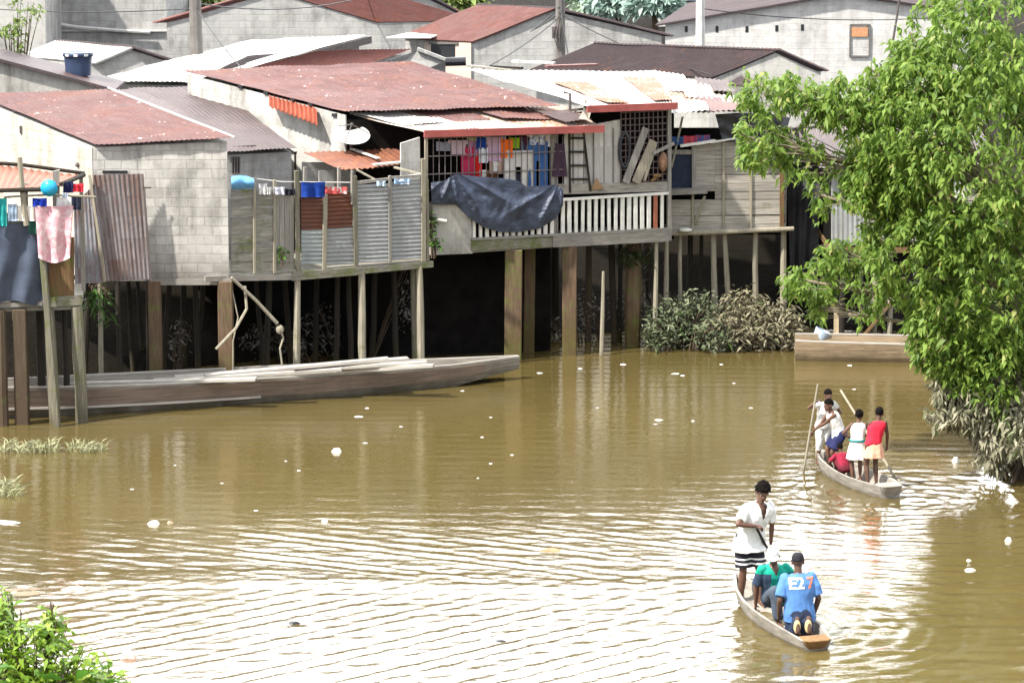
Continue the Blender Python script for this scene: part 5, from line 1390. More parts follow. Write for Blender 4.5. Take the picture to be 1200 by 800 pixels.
# barge on the right
QA, QB = W(934, 424, 0), W(1100, 426, 0)
b = thing('plank_barge', 'blunt tan plank boat moored under the tree', 'boat', (QA.x, QA.y, 0))
h, lp = hull('hull', QA + Vector((0, .55, 0)), QB + Vector((.3, .55, 0)), [.9, 1.1, 1.15, 1.15, 1.1], [-.1, -.14, -.15, -.15, -.12], [.42, .41, .40, .39, .38], M['barge'], b, .06, 16, .85)
m = MB(); m9 = MB()
for i in range(16):
    a, z = lp[i], lp[i + 1]
    for s_, o, q in ((0, 13, m), (7, 8, m9)):
        q.hexa([a[s_] + Vector((0, 0, .003)), z[s_] + Vector((0, 0, .003)), z[o] + Vector((0, 0, .003)), a[o] + Vector((0, 0, .003))], [a[s_] + Vector((0, 0, .03)), z[s_] + Vector((0, 0, .03)), z[o] + Vector((0, 0, .03)), a[o] + Vector((0, 0, .03))])
m.build('gunwale', M['boat_pale'], b); m9.build('gunwale', M['boat_pale'], b)
c = W(961, 397, .30); m = MB(); q = Matrix.Rotation(.5, 3, 'Y')
m.grid(lambda s_, t: c + q @ Vector((.20 * (.75 + .3 * t) * math.cos(2 * math.pi * s_), .20 * (.75 + .3 * t) * math.sin(2 * math.pi * s_), .30 * t - .1)), 18, 4)
m.ball(c + q @ Vector((0, 0, -.1)), (.15, .15, .04), 14, 6)
solo('bucket', m, m_plain('pale_blue_plastic', (.40, .48, .58), .5, .1, 5, .05), 'tilted pale blue bucket beside the tan barge', 'bucket', smooth=True)
m = MB(); c = W(980, 375, .5)
m.grid(lambda s_, t: c + Vector((.08 * math.sin(s_ * 3) + .1 * (s_ - .5), .04 * math.cos(s_ * 5), .42 - .75 * t)), 6, 8)
solo('rag', m, m_cloth('tan_rag', (.45, .36, .24)), 'tan rag hanging from the stilts behind the barge', 'cloth')

# dugout canoes
def dugout(name, label, A, B, wid, zb, zt, endm):
    A, B = Vector(A), Vector(B); b = thing(name, label, 'canoe', (A.x, A.y, 0))
    h, lp = hull('hull', A, B, wid, zb, zt, M['dugout'], b, .045, 28, .72)
    u = (B - A).normalized(); sd = Vector((u.y, -u.x, 0)); w = wid[0]
    m = MB(); zz = zt[0]
    pts = []
    for t, ww in ((-.12, w * .62), (-.06, w * .9), (.12, w * 1.0), (.22, w * .9)):
        c = A + u * t; pts.append((c - sd * ww / 2, c + sd * ww / 2))
    top = [p[0] for p in pts] + [p[1] for p in pts[::-1]]
    n = len(top)
    vs = [Vector((p.x, p.y, zz + .015)) for p in top] + [Vector((*(A.lerp(p, .75) + u * .16).xy, zb[0] - .03)) for p in top]
    m.add(vs, [tuple(range(n - 1, -1, -1)), tuple(range(n, 2 * n))] + [(i, (i + 1) % n, n + (i + 1) % n, n + i) for i in range(n)])
    m.build('stern_block', endm, b, bevel=.015)
    return b, u, sd, lp


C1A, C1B = W(957, 757, .05), W(862, 696, .05)
can1, cu1, cs1, lp1 = dugout('dugout_canoe', 'near grey dugout canoe with an orange-brown end, carrying three men', C1A, C1B, [.46, .66, .74, .74, .66, .46, .08], [-.05, -.10, -.12, -.12, -.08, .02, .20], [.15, .20, .22, .23, .25, .30, .38], M['dugout_end'])
C2A, C2B = W(1044, 580, .05), W(958, 544, .05)
can2, cu2, cs2, lp2 = dugout('dugout_canoe', 'farther pale dugout canoe crowded with five children', C2A, C2B, [.44, .62, .70, .68, .60, .44, .10], [-.05, -.10, -.12, -.12, -.10, -.02, .12], [.22, .22, .21, .21, .24, .28, .34], M['dugout'])

# ------------------------------------------------------------------ the big tree
LFT = m_leaf('tree_leaf', (.075, .155, .022), (.255, .375, .070), (.48, .47, .16), .5, .48, .30)
LFM = m_leaf('muddy_leaf', (.17, .17, .10), (.40, .38, .28), (.10, .19, .04), .8, .3, .15)
BARK = m_plain('bark', (.085, .06, .042), .9, .4, 4, .6)
TB = W(1205, 552, .1)
tree = thing('riverside_tree', 'big leafy green tree leaning over the water at the right edge', 'tree', TB)
EL = [  # px x, y, rx, ry, depth Y (relative to trunk), clusters
    (1140, 190, 120, 150, .0, 560), (1165, 40, 95, 90, .5, 230), (1060, 160, 75, 75, .3, 210), (1018, 205, 42, 38, .8, 80), (905, 108, 45, 26, 1.0, 44), (890, 165, 30, 32, .9, 34),
    (912, 172, 16, 30, 1.1, 12), (945, 185, 24, 30, .9, 16), (965, 230, 22, 24, .8, 10), (992, 120, 40, 34, .6, 52), (1090, 75, 52, 40, .6, 70), (1165, 330, 85, 110, -.2, 330), (1075, 290, 65, 65, .2, 140), (1028, 258, 34, 34, .5, 46), (950, 330, 34, 22, 1.3, 28), (985, 298, 34, 20, 1.1, 26),
    (1105, 385, 45, 55, -.1, 110), (1020, 335, 26, 40, .9, 26), (1175, 430, 55, 60, -.3, 130), (1125, 430, 32, 30, -.2, 40), (950, 120, 30, 24, .7, 24), (1035, 95, 30, 22, .7, 22), (960, 362, 8, 14, 1.3, 6), (1040, 210, 50, 45, .2, 60), (1265, 190, 90, 170, .6, 200), (1260, 400, 70, 90, .3, 120)]
rng = np.random.default_rng(5)


def twig_tips(el, Y0, frac=.45):
    tips = []
    for (x, y, rx, ry, dy, n) in el:
        c = P(x, y, Y0 + dy); s = c.y / CP / FPX * 1.03
        a, bz = rx * s, ry * s; d = min(a, bz) * .9 + .25 * max(a, bz)
        k = 0; n = int(n * 2.1)
        while k < n:
            v = rng.normal(size=3); v /= np.linalg.norm(v); r = rng.uniform(frac, 1.06) ** .7
            q = np.array([v[0] * a, v[1] * d, v[2] * bz]) * r * (1 + .12 * math.sin(v[0] * 7 + v[2] * 5 + x))
            p = np.array(c) + q
            if noise.noise(Vector(p * .95) + Vector((3, 1, 7))) < -.36: k += .35; continue   # gaps
            tips.append((p, np.array(c))); k += 1
    return tips


tips = twig_tips(EL, TB.y)
bs, ds, Ls, Ws = [], [], [], []
for p, c in tips:
    out = p - c; out[2] *= .4; out = out / (np.linalg.norm(out) + 1e-6)
    nl = rng.integers(7, 12)
    for k in range(nl):
        a = rng.uniform(0, 2 * math.pi); dn = rng.uniform(-1.5, .15)
        d = np.array([math.cos(a) + out[0] * .5, math.sin(a) + out[1] * .5, dn])
        bs.append(p + rng.normal(0, .035, 3) + np.array([0, 0, rng.uniform(-.12, .05)])); ds.append(d)
        l = rng.uniform(.09, .205); Ls.append(l); Ws.append(l * rng.uniform(.34, .52))
leaf_mesh('crown', LFT, tree, bs, ds, Ls, Ws, droop=.25, fold=.15, rng=rng)['label'] = 'fresh green drooping leaves'
ELM = [(1140, 475, 50, 30, -.3, 120), (1175, 505, 40, 35, -.3, 110), (1120, 455, 26, 20, -.2, 40), (1115, 490, 22, 18, -.3, 24), (1150, 520, 20, 24, -.4, 22), (1192, 480, 30, 40, -.5, 90), (1185, 520, 34, 28, -.6, 120), (1205, 515, 34, 44, -.8, 130), (1175, 535, 22, 18, -.7, 50)]
bs, ds, Ls, Ws = [], [], [], []
for p, c in twig_tips(ELM, TB.y, .3):
    if p[2] < .05: p[2] = rng.uniform(.05, .3)
    for k in range(rng.integers(6, 10)):
        a = rng.uniform(0, 2 * math.pi); bs.append(p + rng.normal(0, .04, 3)); ds.append([math.cos(a) * .7, math.sin(a) * .7, rng.uniform(-1.4, .1)])
        l = rng.uniform(.12, .24); Ls.append(l); Ws.append(l * rng.uniform(.28, .42))
leaf_mesh('muddy_foliage', LFM, tree, bs, ds, Ls, Ws, droop=.3, fold=.12, rng=rng)['label'] = 'lowest leaves, coated in dried grey mud'
m = MB(); mt_ = MB()
top = P(1215, 190, TB.y)
m.tube([TB - Vector((0, 0, .5)), TB + Vector((.05, .1, .9)), TB + Vector((.25, .1, 2.0)), top.lerp(TB, .3), top, P(1190, 60, TB.y + .3)], [.30, .24, .21, .18, .14, .05], 10, wob=.12)
for k in range(14):
    a = rng.uniform(2.0, 5.4); m.tube([TB + Vector((0, 0, .5)), TB + Vector((.3 * math.cos(a), .3 * math.sin(a), .15)), TB + Vector((.75 * math.cos(a), .75 * math.sin(a), -.35))], [.06, .04, .02], 6)
m.build('trunk', BARK, tree)
for (x, y, rx, ry, dy, n) in EL + ELM:
    c = P(x, y, TB.y + dy); st = TB.lerp(top, min(1, max(.12, (c.z - .6) / (top.z))) * .8)
    md = st.lerp(c, .5) + Vector((0, 0, .3 if y < 400 else .1))
    far = c + (c - st).normalized() * rx * .013
    mt_.tube([st, st.lerp(md, .6), md, c, far], [.075, .06, .045, .028, .012], 6, wob=.1)
    for k in range(7):
        v = Vector(rng.normal(size=3)).normalized(); e = c + Vector((v.x * rx * .014, v.y * rx * .012, v.z * ry * .014)); s_ = md.lerp(c, rng.uniform(.3, 1)); mt_.tube([s_, s_.lerp(e, .5) + Vector((0, 0, .06)), e], [.018, .012, .005], 4)
mt_.build('branch', m_plain('pale_twig', (.20, .17, .12), .9, .3, 4, .3), tree)


# ------------------------------------------------------------------ shrubs
def shrub(name, label, cat, blobs, mat, n, L, wr, loc, upr=.6, stems=10, group=None, stemmat=None, zmin=.02, leafname='foliage'):
    o = thing(name, label, cat, loc, group); bs, ds, Ls, Ws = [], [], [], []
    tot = sum(r[0] * r[2] for _, r in blobs)
    sm = MB()
    for c, r in blobs:
        c = np.array(c)
        for k in range(int(n * r[0] * r[2] / tot)):
            v = rng.normal(size=3); v /= np.linalg.norm(v); q = c + v * np.array(r) * rng.uniform(.35, 1.08)
            if q[2] < zmin: continue
            if noise.noise(Vector(q * 2.1)) < -.3: continue
            bs.append(q); a = rng.uniform(0, 6.28); ds.append([math.cos(a), math.sin(a) - .2, rng.uniform(-.8, upr)])
            l = L * rng.uniform(.6, 1.3); Ls.append(l); Ws.append(l * wr * rng.uniform(.8, 1.2))
        for k in range(stems):
            v = rng.normal(size=3); v[2] = abs(v[2]) + .3; v /= np.linalg.norm(v)
            e = c + v * np.array(r) * .98; st = np.array([c[0] * .5 + loc[0] * .5 + rng.normal() * r[0] * .12, c[1] + rng.normal() * .08, loc[2] - .1])
            sm.tube([st, (st + e) / 2 + np.array([0, 0, .1]), e], [.016, .012, .005], 4)
    leaf_mesh(leafname, mat, o, bs, ds, Ls, Ws, droop=.2, fold=.12, rng=rng)
    sm.build('twigs', stemmat or BARK, o)
    return o


L_GREY = m_leaf('dusty_leaf', (.070, .095, .045), (.20, .225, .14), (.08, .16, .03), .85, .15, .15)
L_BROWN = m_leaf('mud_brown_leaf', (.12, .115, .065), (.31, .28, .19), (.09, .15, .04), .85, .12, .15)
L_DEAD = m_leaf('dead_leaf', (.10, .095, .08), (.24, .23, .20), None, .9, .1, .1)
def Bk(x, y, off=0.0): return W(x, y, 0) + Vector((0, off, 0))
def blob(x, y, Y, rx, ry, ryd=.5):
    c = P(x, y, Y); s = Y / FPX * 1.02; return (c, (rx * s, ryd, ry * s))
yb = W(800, 415, 0).y
shrub('dusty_shrub', 'grey-green dusty shrub at the waterline below the plank shack', 'shrub', [blob(785, 380, yb + .9, 32, 32), blob(770, 395, yb + .5, 20, 22), blob(815, 372, yb + 1.0, 28, 36), blob(835, 395, yb + .5, 26, 20)], L_GREY, 2700, .17, .30, (P(790, 400, yb + .8).x, yb + .9, .1), .9, 9)
shrub('muddy_shrub', 'mud-brown leafy shrub at the waterline below the plastic-wrapped hut', 'shrub', [blob(870, 365, yb + 1.2, 32, 30), blob(905, 378, yb + .9, 34, 28), blob(880, 393, yb + .6, 40, 20), blob(928, 388, yb + .7, 20, 22), blob(850, 385, yb + .6, 26, 22)], L_BROWN, 3100, .18, .28, (P(890, 400, yb + .8).x, yb + .9, .1), .8, 9)
shrub('muddy_shrub', 'shrub added on the bank behind the leaning tree to block reflected sky', 'shrub', [((10.6, 63.2, .7), (1.3, .8, .9)), ((12.4, 64.5, .9), (1.5, .9, 1.1)), ((9.35, 62.3, .45), (.6, .5, .6)), ((11.2, 66.5, .8), (1.6, .9, 1.2)), ((14.5, 67, 1.0), (1.8, 1, 1.3))], L_BROWN, 3600, .20, .32, (11.4, 64.5, .1), .7, 8)  # mostly unseen shrub, added to screen bright sky from the water here
shrub('dead_shrub', 'grey dead shrub in the dark below the barred veranda', 'shrub', [blob(690, 365, 74.0, 16, 34), blob(728, 365, 74.0, 18, 36), blob(752, 360, 74.2, 14, 40), blob(640, 395, 73.6, 40, 26), blob(540, 395, 73.2, 40, 24), blob(600, 360, 74.4, 40, 30)], L_DEAD, 1300, .15, .28, (P(720, 400, 74).x, 74, .0), .4, 8)
shrub('dead_shrub', 'grey dead creeper in the dark below the corrugated yard fence', 'shrub', [blob(385, 385, 72.0, 40, 30), blob(450, 385, 72.6, 22, 40), blob(475, 350, 71.4, 8, 40), blob(320, 400, 71.2, 40, 22)], L_DEAD, 1100, .14, .30, (P(400, 410, 72).x, 72, .1), .4, 8)
shrub('dead_shrub', 'small grey dead creeper in the dark below the grey block wall', 'shrub', [blob(205, 405, 69.6, 16, 34), blob(215, 390, 69.8, 12, 20)], L_DEAD, 130, .12, .30, (P(205, 430, 69.6).x, 69.6, .0), .4, 5)
L_FERN = m_leaf('fern_green', (.03, .09, .012), (.08, .17, .03), None, .5, .3, .3)
shrub('hanging_fern', 'green fern hanging below the leaning corrugated sheets', 'fern', [blob(112, 350, W(110, 330, 2.3).y - .1, 16, 18, .15), blob(128, 365, W(110, 330, 2.3).y - .1, 8, 22, .15)], L_FERN, 110, .34, .14, tuple(W(112, 332, 2.3)), .3, 5)
shrub('wall_plant', 'small green plants growing on the concrete stub wall', 'plant', [blob(506, 262, GF(506, 262, .1).y, 4, 22, .1), blob(512, 285, GF(506, 262, .1).y, 7, 8, .1)], L_FERN, 110, .13, .4, tuple(GF(506, 297, .1)), .5, 3)
shrub('wall_plant', 'tiny bright green plant on the upright fence boards', 'plant', [blob(330, 296, FV(330, 296, .1).y, 5, 10, .08)], L_FERN, 36, .12, .45, tuple(FV(330, 306, .1)), .5, 2)
shrub('hanging_creeper', 'dark creeper hanging under the right end of the veranda', 'creeper', [blob(740, 300, GF(740, 290, .05).y + .4, 16, 13, .2), blob(764, 300, GF(760, 290, .05).y + .4, 6, 15, .2)], m_leaf('dark_creeper', (.025, .04, .012), (.06, .075, .03), None), 200, .2, .2, tuple(GF(745, 287, -.3)), -.2, 4)

# bright bush, near left
L_BUSH = m_leaf('bush_leaf', (.09, .20, .016), (.28, .42, .045), (.50, .54, .14), .4, .45, .4)
yb2 = W(60, 838, 0).y
shrub('leafy_bush', 'bright yellow-green bush at the bottom left corner', 'bush', [blob(-5, 745, yb2, 45, 42, .6), blob(45, 765, yb2 - .3, 50, 48, .6), blob(95, 790, yb2 - .5, 38, 34, .5), blob(30, 810, yb2 - .6, 110, 30, .6), blob(62, 735, yb2, 14, 34, .3), blob(5, 712, yb2 + .1, 12, 22, .3), blob(128, 800, yb2 - .5, 26, 16, .3)], L_BUSH, 2300, .17, .42, (P(40, 840, yb2).x, yb2, .1), .9, 12)
bs, ds, Ls, Ws = [], [], [], []
for x, y, dx in ((15, 775, -.5), (55, 785, .3), (118, 795, 1.0), (95, 785, .5), (8, 795, -.9), (135, 790, 1.2), (75, 800, .2), (150, 800, .9)):
    for k in range(2):
        bs.append(tuple(P(x - dx * 12, y + 10, yb2 - .9))); ds.append((dx + rng.normal() * .3, -.6 + rng.normal() * .2, .35)); Ls.append(rng.uniform(.34, .5)); Ws.append(rng.uniform(.14, .18))
leaf_mesh('broad_leaves', m_leaf('broad_leaf', (.04, .15, .02), (.10, .24, .03), None, .35, .35, .5), bpy.data.objects['leafy_bush'], bs, ds, Ls, Ws, droop=.2, rng=rng)

# sapling top left
yS = 79.0
shrub('sapling', 'thin green sapling growing at the top left corner', 'tree', [blob(22, 25, yS, 9, 30, .3), blob(10, 40, yS, 14, 14, .3), blob(36, 12, yS, 14, 10, .3), blob(18, 60, yS, 12, 10, .2)], m_leaf('pale_sapling_leaf', (.08, .14, .03), (.19, .26, .06), None, .5, .4), 230, .19, .42, tuple(P(15, 95, yS)), .3, 4)
# far trees
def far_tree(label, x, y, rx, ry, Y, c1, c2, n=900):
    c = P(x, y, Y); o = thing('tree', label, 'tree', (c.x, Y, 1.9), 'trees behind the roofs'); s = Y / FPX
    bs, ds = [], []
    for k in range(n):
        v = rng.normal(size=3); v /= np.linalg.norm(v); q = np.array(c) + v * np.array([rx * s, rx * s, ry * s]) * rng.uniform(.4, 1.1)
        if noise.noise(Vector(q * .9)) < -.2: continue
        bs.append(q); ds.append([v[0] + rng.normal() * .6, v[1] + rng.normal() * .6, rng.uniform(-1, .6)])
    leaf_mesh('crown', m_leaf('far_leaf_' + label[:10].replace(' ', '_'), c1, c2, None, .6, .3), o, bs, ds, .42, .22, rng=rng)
    m = MB(); m.tube([(c.x, Y, 1.7), (c.x + .1, Y, (c.z + 1.7) / 2), (c.x, Y, c.z + ry * s * .5)], [.16, .12, .05], 7)
    for k in range(5):
        v = Vector(rng.normal(size=3)).normalized(); m.tube([(c.x, Y, c.z - .3), c + Vector((v.x * rx * s * .8, v.y, abs(v.z) * ry * s * .7))], [.05, .015], 5)
    m.build('trunk', BARK, o)
far_tree('pale teal tree behind the roofs, left of the slate-blue roof', 722, 2, 34, 22, 128, (.24, .36, .31), (.42, .54, .48))  # distance haze put into the pale leaf colours of these three trees
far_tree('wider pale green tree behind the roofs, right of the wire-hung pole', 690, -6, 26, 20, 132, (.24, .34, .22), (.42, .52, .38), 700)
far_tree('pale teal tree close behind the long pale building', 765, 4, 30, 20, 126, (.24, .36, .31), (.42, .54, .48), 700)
far_tree('yellow-green tree behind the small gable house', 548, 0, 26, 12, 118, (.16, .24, .06), (.30, .38, .12), 600)
far_tree('yellow-green tree at the top edge behind the block house', 244, 2, 18, 10, 116, (.16, .22, .06), (.30, .36, .12), 300)
far_tree('yellow-green tree peeping over the long pale building beside the slim pole', 842, 2, 18, 10, 124, (.16, .22, .08), (.30, .36, .14), 300)

# grass in the shallows
L_GRASS = m_leaf('dry_grass', (.22, .23, .11), (.42, .42, .26), None, .7, .25, .2)
def tuft(label, spots, n, L):
    bs, ds, Ls = [], [], []
    for x, y, rx, ry in spots:
        for k in range(n):
            p = W(x + rng.uniform(-rx, rx), y + rng.uniform(-ry, ry), 0); bs.append((p.x, p.y, -.04)); a = rng.uniform(0, 6.28); ds.append([math.cos(a) * .5, math.sin(a) * .5, rng.uniform(.5, 1.0)]); Ls.append(L * rng.uniform(.5, 1.2))
    o = leaf_mesh('grass_tuft', L_GRASS, None, bs, ds, Ls, .030, droop=.35, rng=rng); return tag(o, label, 'grass', 'grass tufts in the shallows')
tuft('pale grass tuft in the water below the wet left posts', [(32, 527, 36, 5)], 200, .42)
tuft('pale grass tuft in the water right of the leaning post', [(103, 527, 22, 4)], 130, .36)
tuft('pale grass tuft at the left photo edge on the water', [(6, 575, 18, 8)], 160, .40)

# ------------------------------------------------------------------ litter on the water
LIT = m_plain('litter_white', (.72, .71, .68), .6, .1, 9, 0)
def bit(x, y, w, h, label, mat=LIT, name='floating_scrap', group=None, cat='litter'):
    p = W(x, y, 0); s = p.y / FPX; m = MB()
    ww, hh = w * s / 2, h * s * .55
    ph = R.random() * 6
    def fn(a, b):
        th = 2 * math.pi * a; k = 1 + .25 * math.sin(3 * th + ph) + .15 * math.sin(5 * th + ph * 2)
        return p + Vector((ww * k * math.cos(th) * (1 - b * .55), ww * .7 * k * math.sin(th) * (1 - b * .55), -.01 + hh * (b ** .7)))
    m.grid(fn, 14, 4); n = len(m.v); m.f.append(tuple(range(n - 15, n - 1)))
    return solo(name, m, mat, label, cat, group, smooth=True)
bit(395, 529, 12, 9, 'white crumpled bag floating in the middle of the river below the long boat', cat='plastic bag', name='plastic_bag')
bit(181, 614, 14, 9, 'white bag floating left of a tan one on the rippled water', cat='plastic bag', name='plastic_bag')
bit(199, 613, 8, 6, 'tan scrap floating beside the white bag at left', m_plain('tan_scrap', (.42, .32, .22), .7))
bit(381, 611, 8, 6, 'small white scrap floating alone above the bright wake')
bit(151, 770, 20, 17, 'pale pink ball floating right of the bright bush', m_plain('pink_ball', (.62, .40, .36), .6, .08, 4, .0), name='ball', cat='ball')
bit(344, 730, 14, 6, 'black scrap floating on the bright ripples at bottom left', M['black_plastic'])
bit(585, 750, 14, 3, 'small black scrap floating on the bright ripples near the bottom centre', M['black_plastic'])
bit(646, 644, 30, 4, 'flat brown scrap floating left of the standing man', m_plain('brown_scrap', (.30, .16, .08), .7))
bit(1137, 668, 12, 6, 'white scrap floating right of the near canoe', LIT)
bit(1135, 657, 6, 5, 'tiny white scrap just behind a larger one right of the near canoe', LIT)
bit(1182, 634, 8, 10, 'white bottle bobbing below the muddy leaves', LIT, name='bottle', cat='bottle')
bit(1120, 541, 8, 12, 'upright white scrap under the tips of the muddy leaves', LIT)
bit(88, 690, 34, 7, 'pink plastic sheet half sunk behind the bright bush', m_plain('pink_sheet', (.55, .34, .30), .5, .2, 4, .1), name='plastic_sheet', cat='plastic sheet')
bit(28, 692, 74, 3, 'wide brown mat of scum behind the bright bush', m_plain('scum', (.16, .11, .06), .6, .3, 3, .2), name='scum_mat', cat='scum')
bit(135, 690, 52, 2.5, 'thin brown mat of scum right of the pink sheet', m_plain('scum_thin', (.20, .13, .07), .5, .3, 3, .2), name='scum_mat', cat='scum')
bit(8, 612, 30, 4, 'white plastic sheet drifting at the left photo edge', LIT, name='plastic_sheet', cat='plastic sheet')
LG = 'small white scraps scattered on the calm water'
for x, y, w in ((700, 478, 5), (575, 489, 5), (632, 437, 8), (680, 432, 6), (730, 427, 9), (792, 438, 12), (800, 440, 6), (768, 497, 6), (772, 492, 12), (542, 458, 6), (430, 478, 6), (420, 488, 14), (428, 519, 7), (350, 551, 5), (470, 500, 5), (565, 512, 5), (600, 533, 5), (575, 543, 5), (845, 427, 5), (860, 449, 5), (812, 493, 5), (880, 478, 6), (155, 573, 6), (300, 598, 7), (1001, 456, 5), (996, 428, 7), (560, 560, 4), (260, 566, 5), (205, 545, 4), (335, 540, 4)):
    bit(x, y, w, 2.2, 'tiny white scrap floating on the calm brown water', LIT, 'floating_scrap', LG)

# ------------------------------------------------------------------ people
def m_skin(name, c):
    t = NT(name); f = t.noise(t.coord('Object'), 9, 4)
    return t.set(t.ramp(f, [(.3, sc(c, .85)), (.7, sc(c, 1.12))]), .5, .4)


def remesh(mb, name, mat, parent, voxel, smooth_it=2, disp=0.0, dscale=9, cut=None, smooth=True):
    o0 = root_loc(parent)
    me = bpy.data.meshes.new(name + '_raw'); me.from_pydata((np.array(mb.v) - np.array(o0)).tolist(), [], mb.f)
    bm = bmesh.new(); bm.from_mesh(me); bmesh.ops.recalc_face_normals(bm, faces=bm.faces); bm.to_mesh(me); bm.free()
    o = bpy.data.objects.new(name, me); COL.objects.link(o)
    md = o.modifiers.new('r', 'REMESH'); md.mode = 'VOXEL'; md.voxel_size = voxel; md.use_smooth_shade = True
    if smooth_it:
        s_ = o.modifiers.new('s', 'SMOOTH'); s_.iterations = smooth_it; s_.factor = .5
    dg = bpy.context.evaluated_depsgraph_get(); dg.update()
    new = bpy.data.meshes.new_from_object(o.evaluated_get(dg)); o.modifiers.clear(); o.data = new; new.name = name
    if disp:
        for v, nn in zip(new.vertices, [Vector(x.normal) for x in new.vertices]):
            q = Vector((v.co.x, v.co.y, v.co.z * .55 + .3 * v.co.x)) * dscale; v.co += nn * disp * ((.55 - 1.7 * abs(noise.noise(q * .8 + Vector((3, 5, 1))))) + .35 * noise.noise(q * 2.1))
    if cut:
        bm = bmesh.new(); bm.from_mesh(new)
        bmesh.ops.delete(bm, geom=[f for f in bm.faces if cut(f.calc_center_median() + o0)], context='FACES'); bm.to_mesh(new); bm.free()
    new.materials.clear(); new.materials.append(mat)
    for p in new.polygons: p.use_smooth = smooth
    o.parent = parent; o.location = (0, 0, 0)
    bpy.data.meshes.remove(me)
    return o


def ik(S, T, a, b, hint):
    d = T - S; L_ = d.length
    if L_ > (a + b) * .995:
        T = S + d.normalized() * (a + b) * .995; d = T - S; L_ = d.length
    x = (a * a - b * b + L_ * L_) / (2 * L_); h = math.sqrt(max(0, a * a - x * x)); u = d.normalized()
    hv = (hint - u * hint.dot(u)).normalized()
    return S + u * x + hv * h, T


def ring_loft(m, rings, n=18):
    """rings: (centre, lateral axis, depth axis, half width, half depth)"""
    b = len(m.v)
    for c, lx, dy, w, d in rings:
        for k in range(n):
            a = 2 * math.pi * k / n; ca, sa = math.cos(a), math.sin(a)
            e = .85
            m.v.append(tuple(c + lx * w * math.copysign(abs(ca) ** e, ca) + dy * d * math.copysign(abs(sa) ** e, sa)))
    for i in range(len(rings) - 1):
        for k in range(n):
            k2 = (k + 1) % n; m.f.append((b + i * n + k, b + i * n + k2, b + (i + 1) * n + k2, b + (i + 1) * n + k))
    m.f.append(tuple(b + k for k in range(n - 1, -1, -1))); e = b + (len(rings) - 1) * n; m.f.append(tuple(e + k for k in range(n)))


def limb(m, pts, rs, n=12):
    m.tube(pts, rs, n); m.ball(pts[0], rs[0], 10, 8); m.ball(pts[-1], rs[-1], 10, 8)


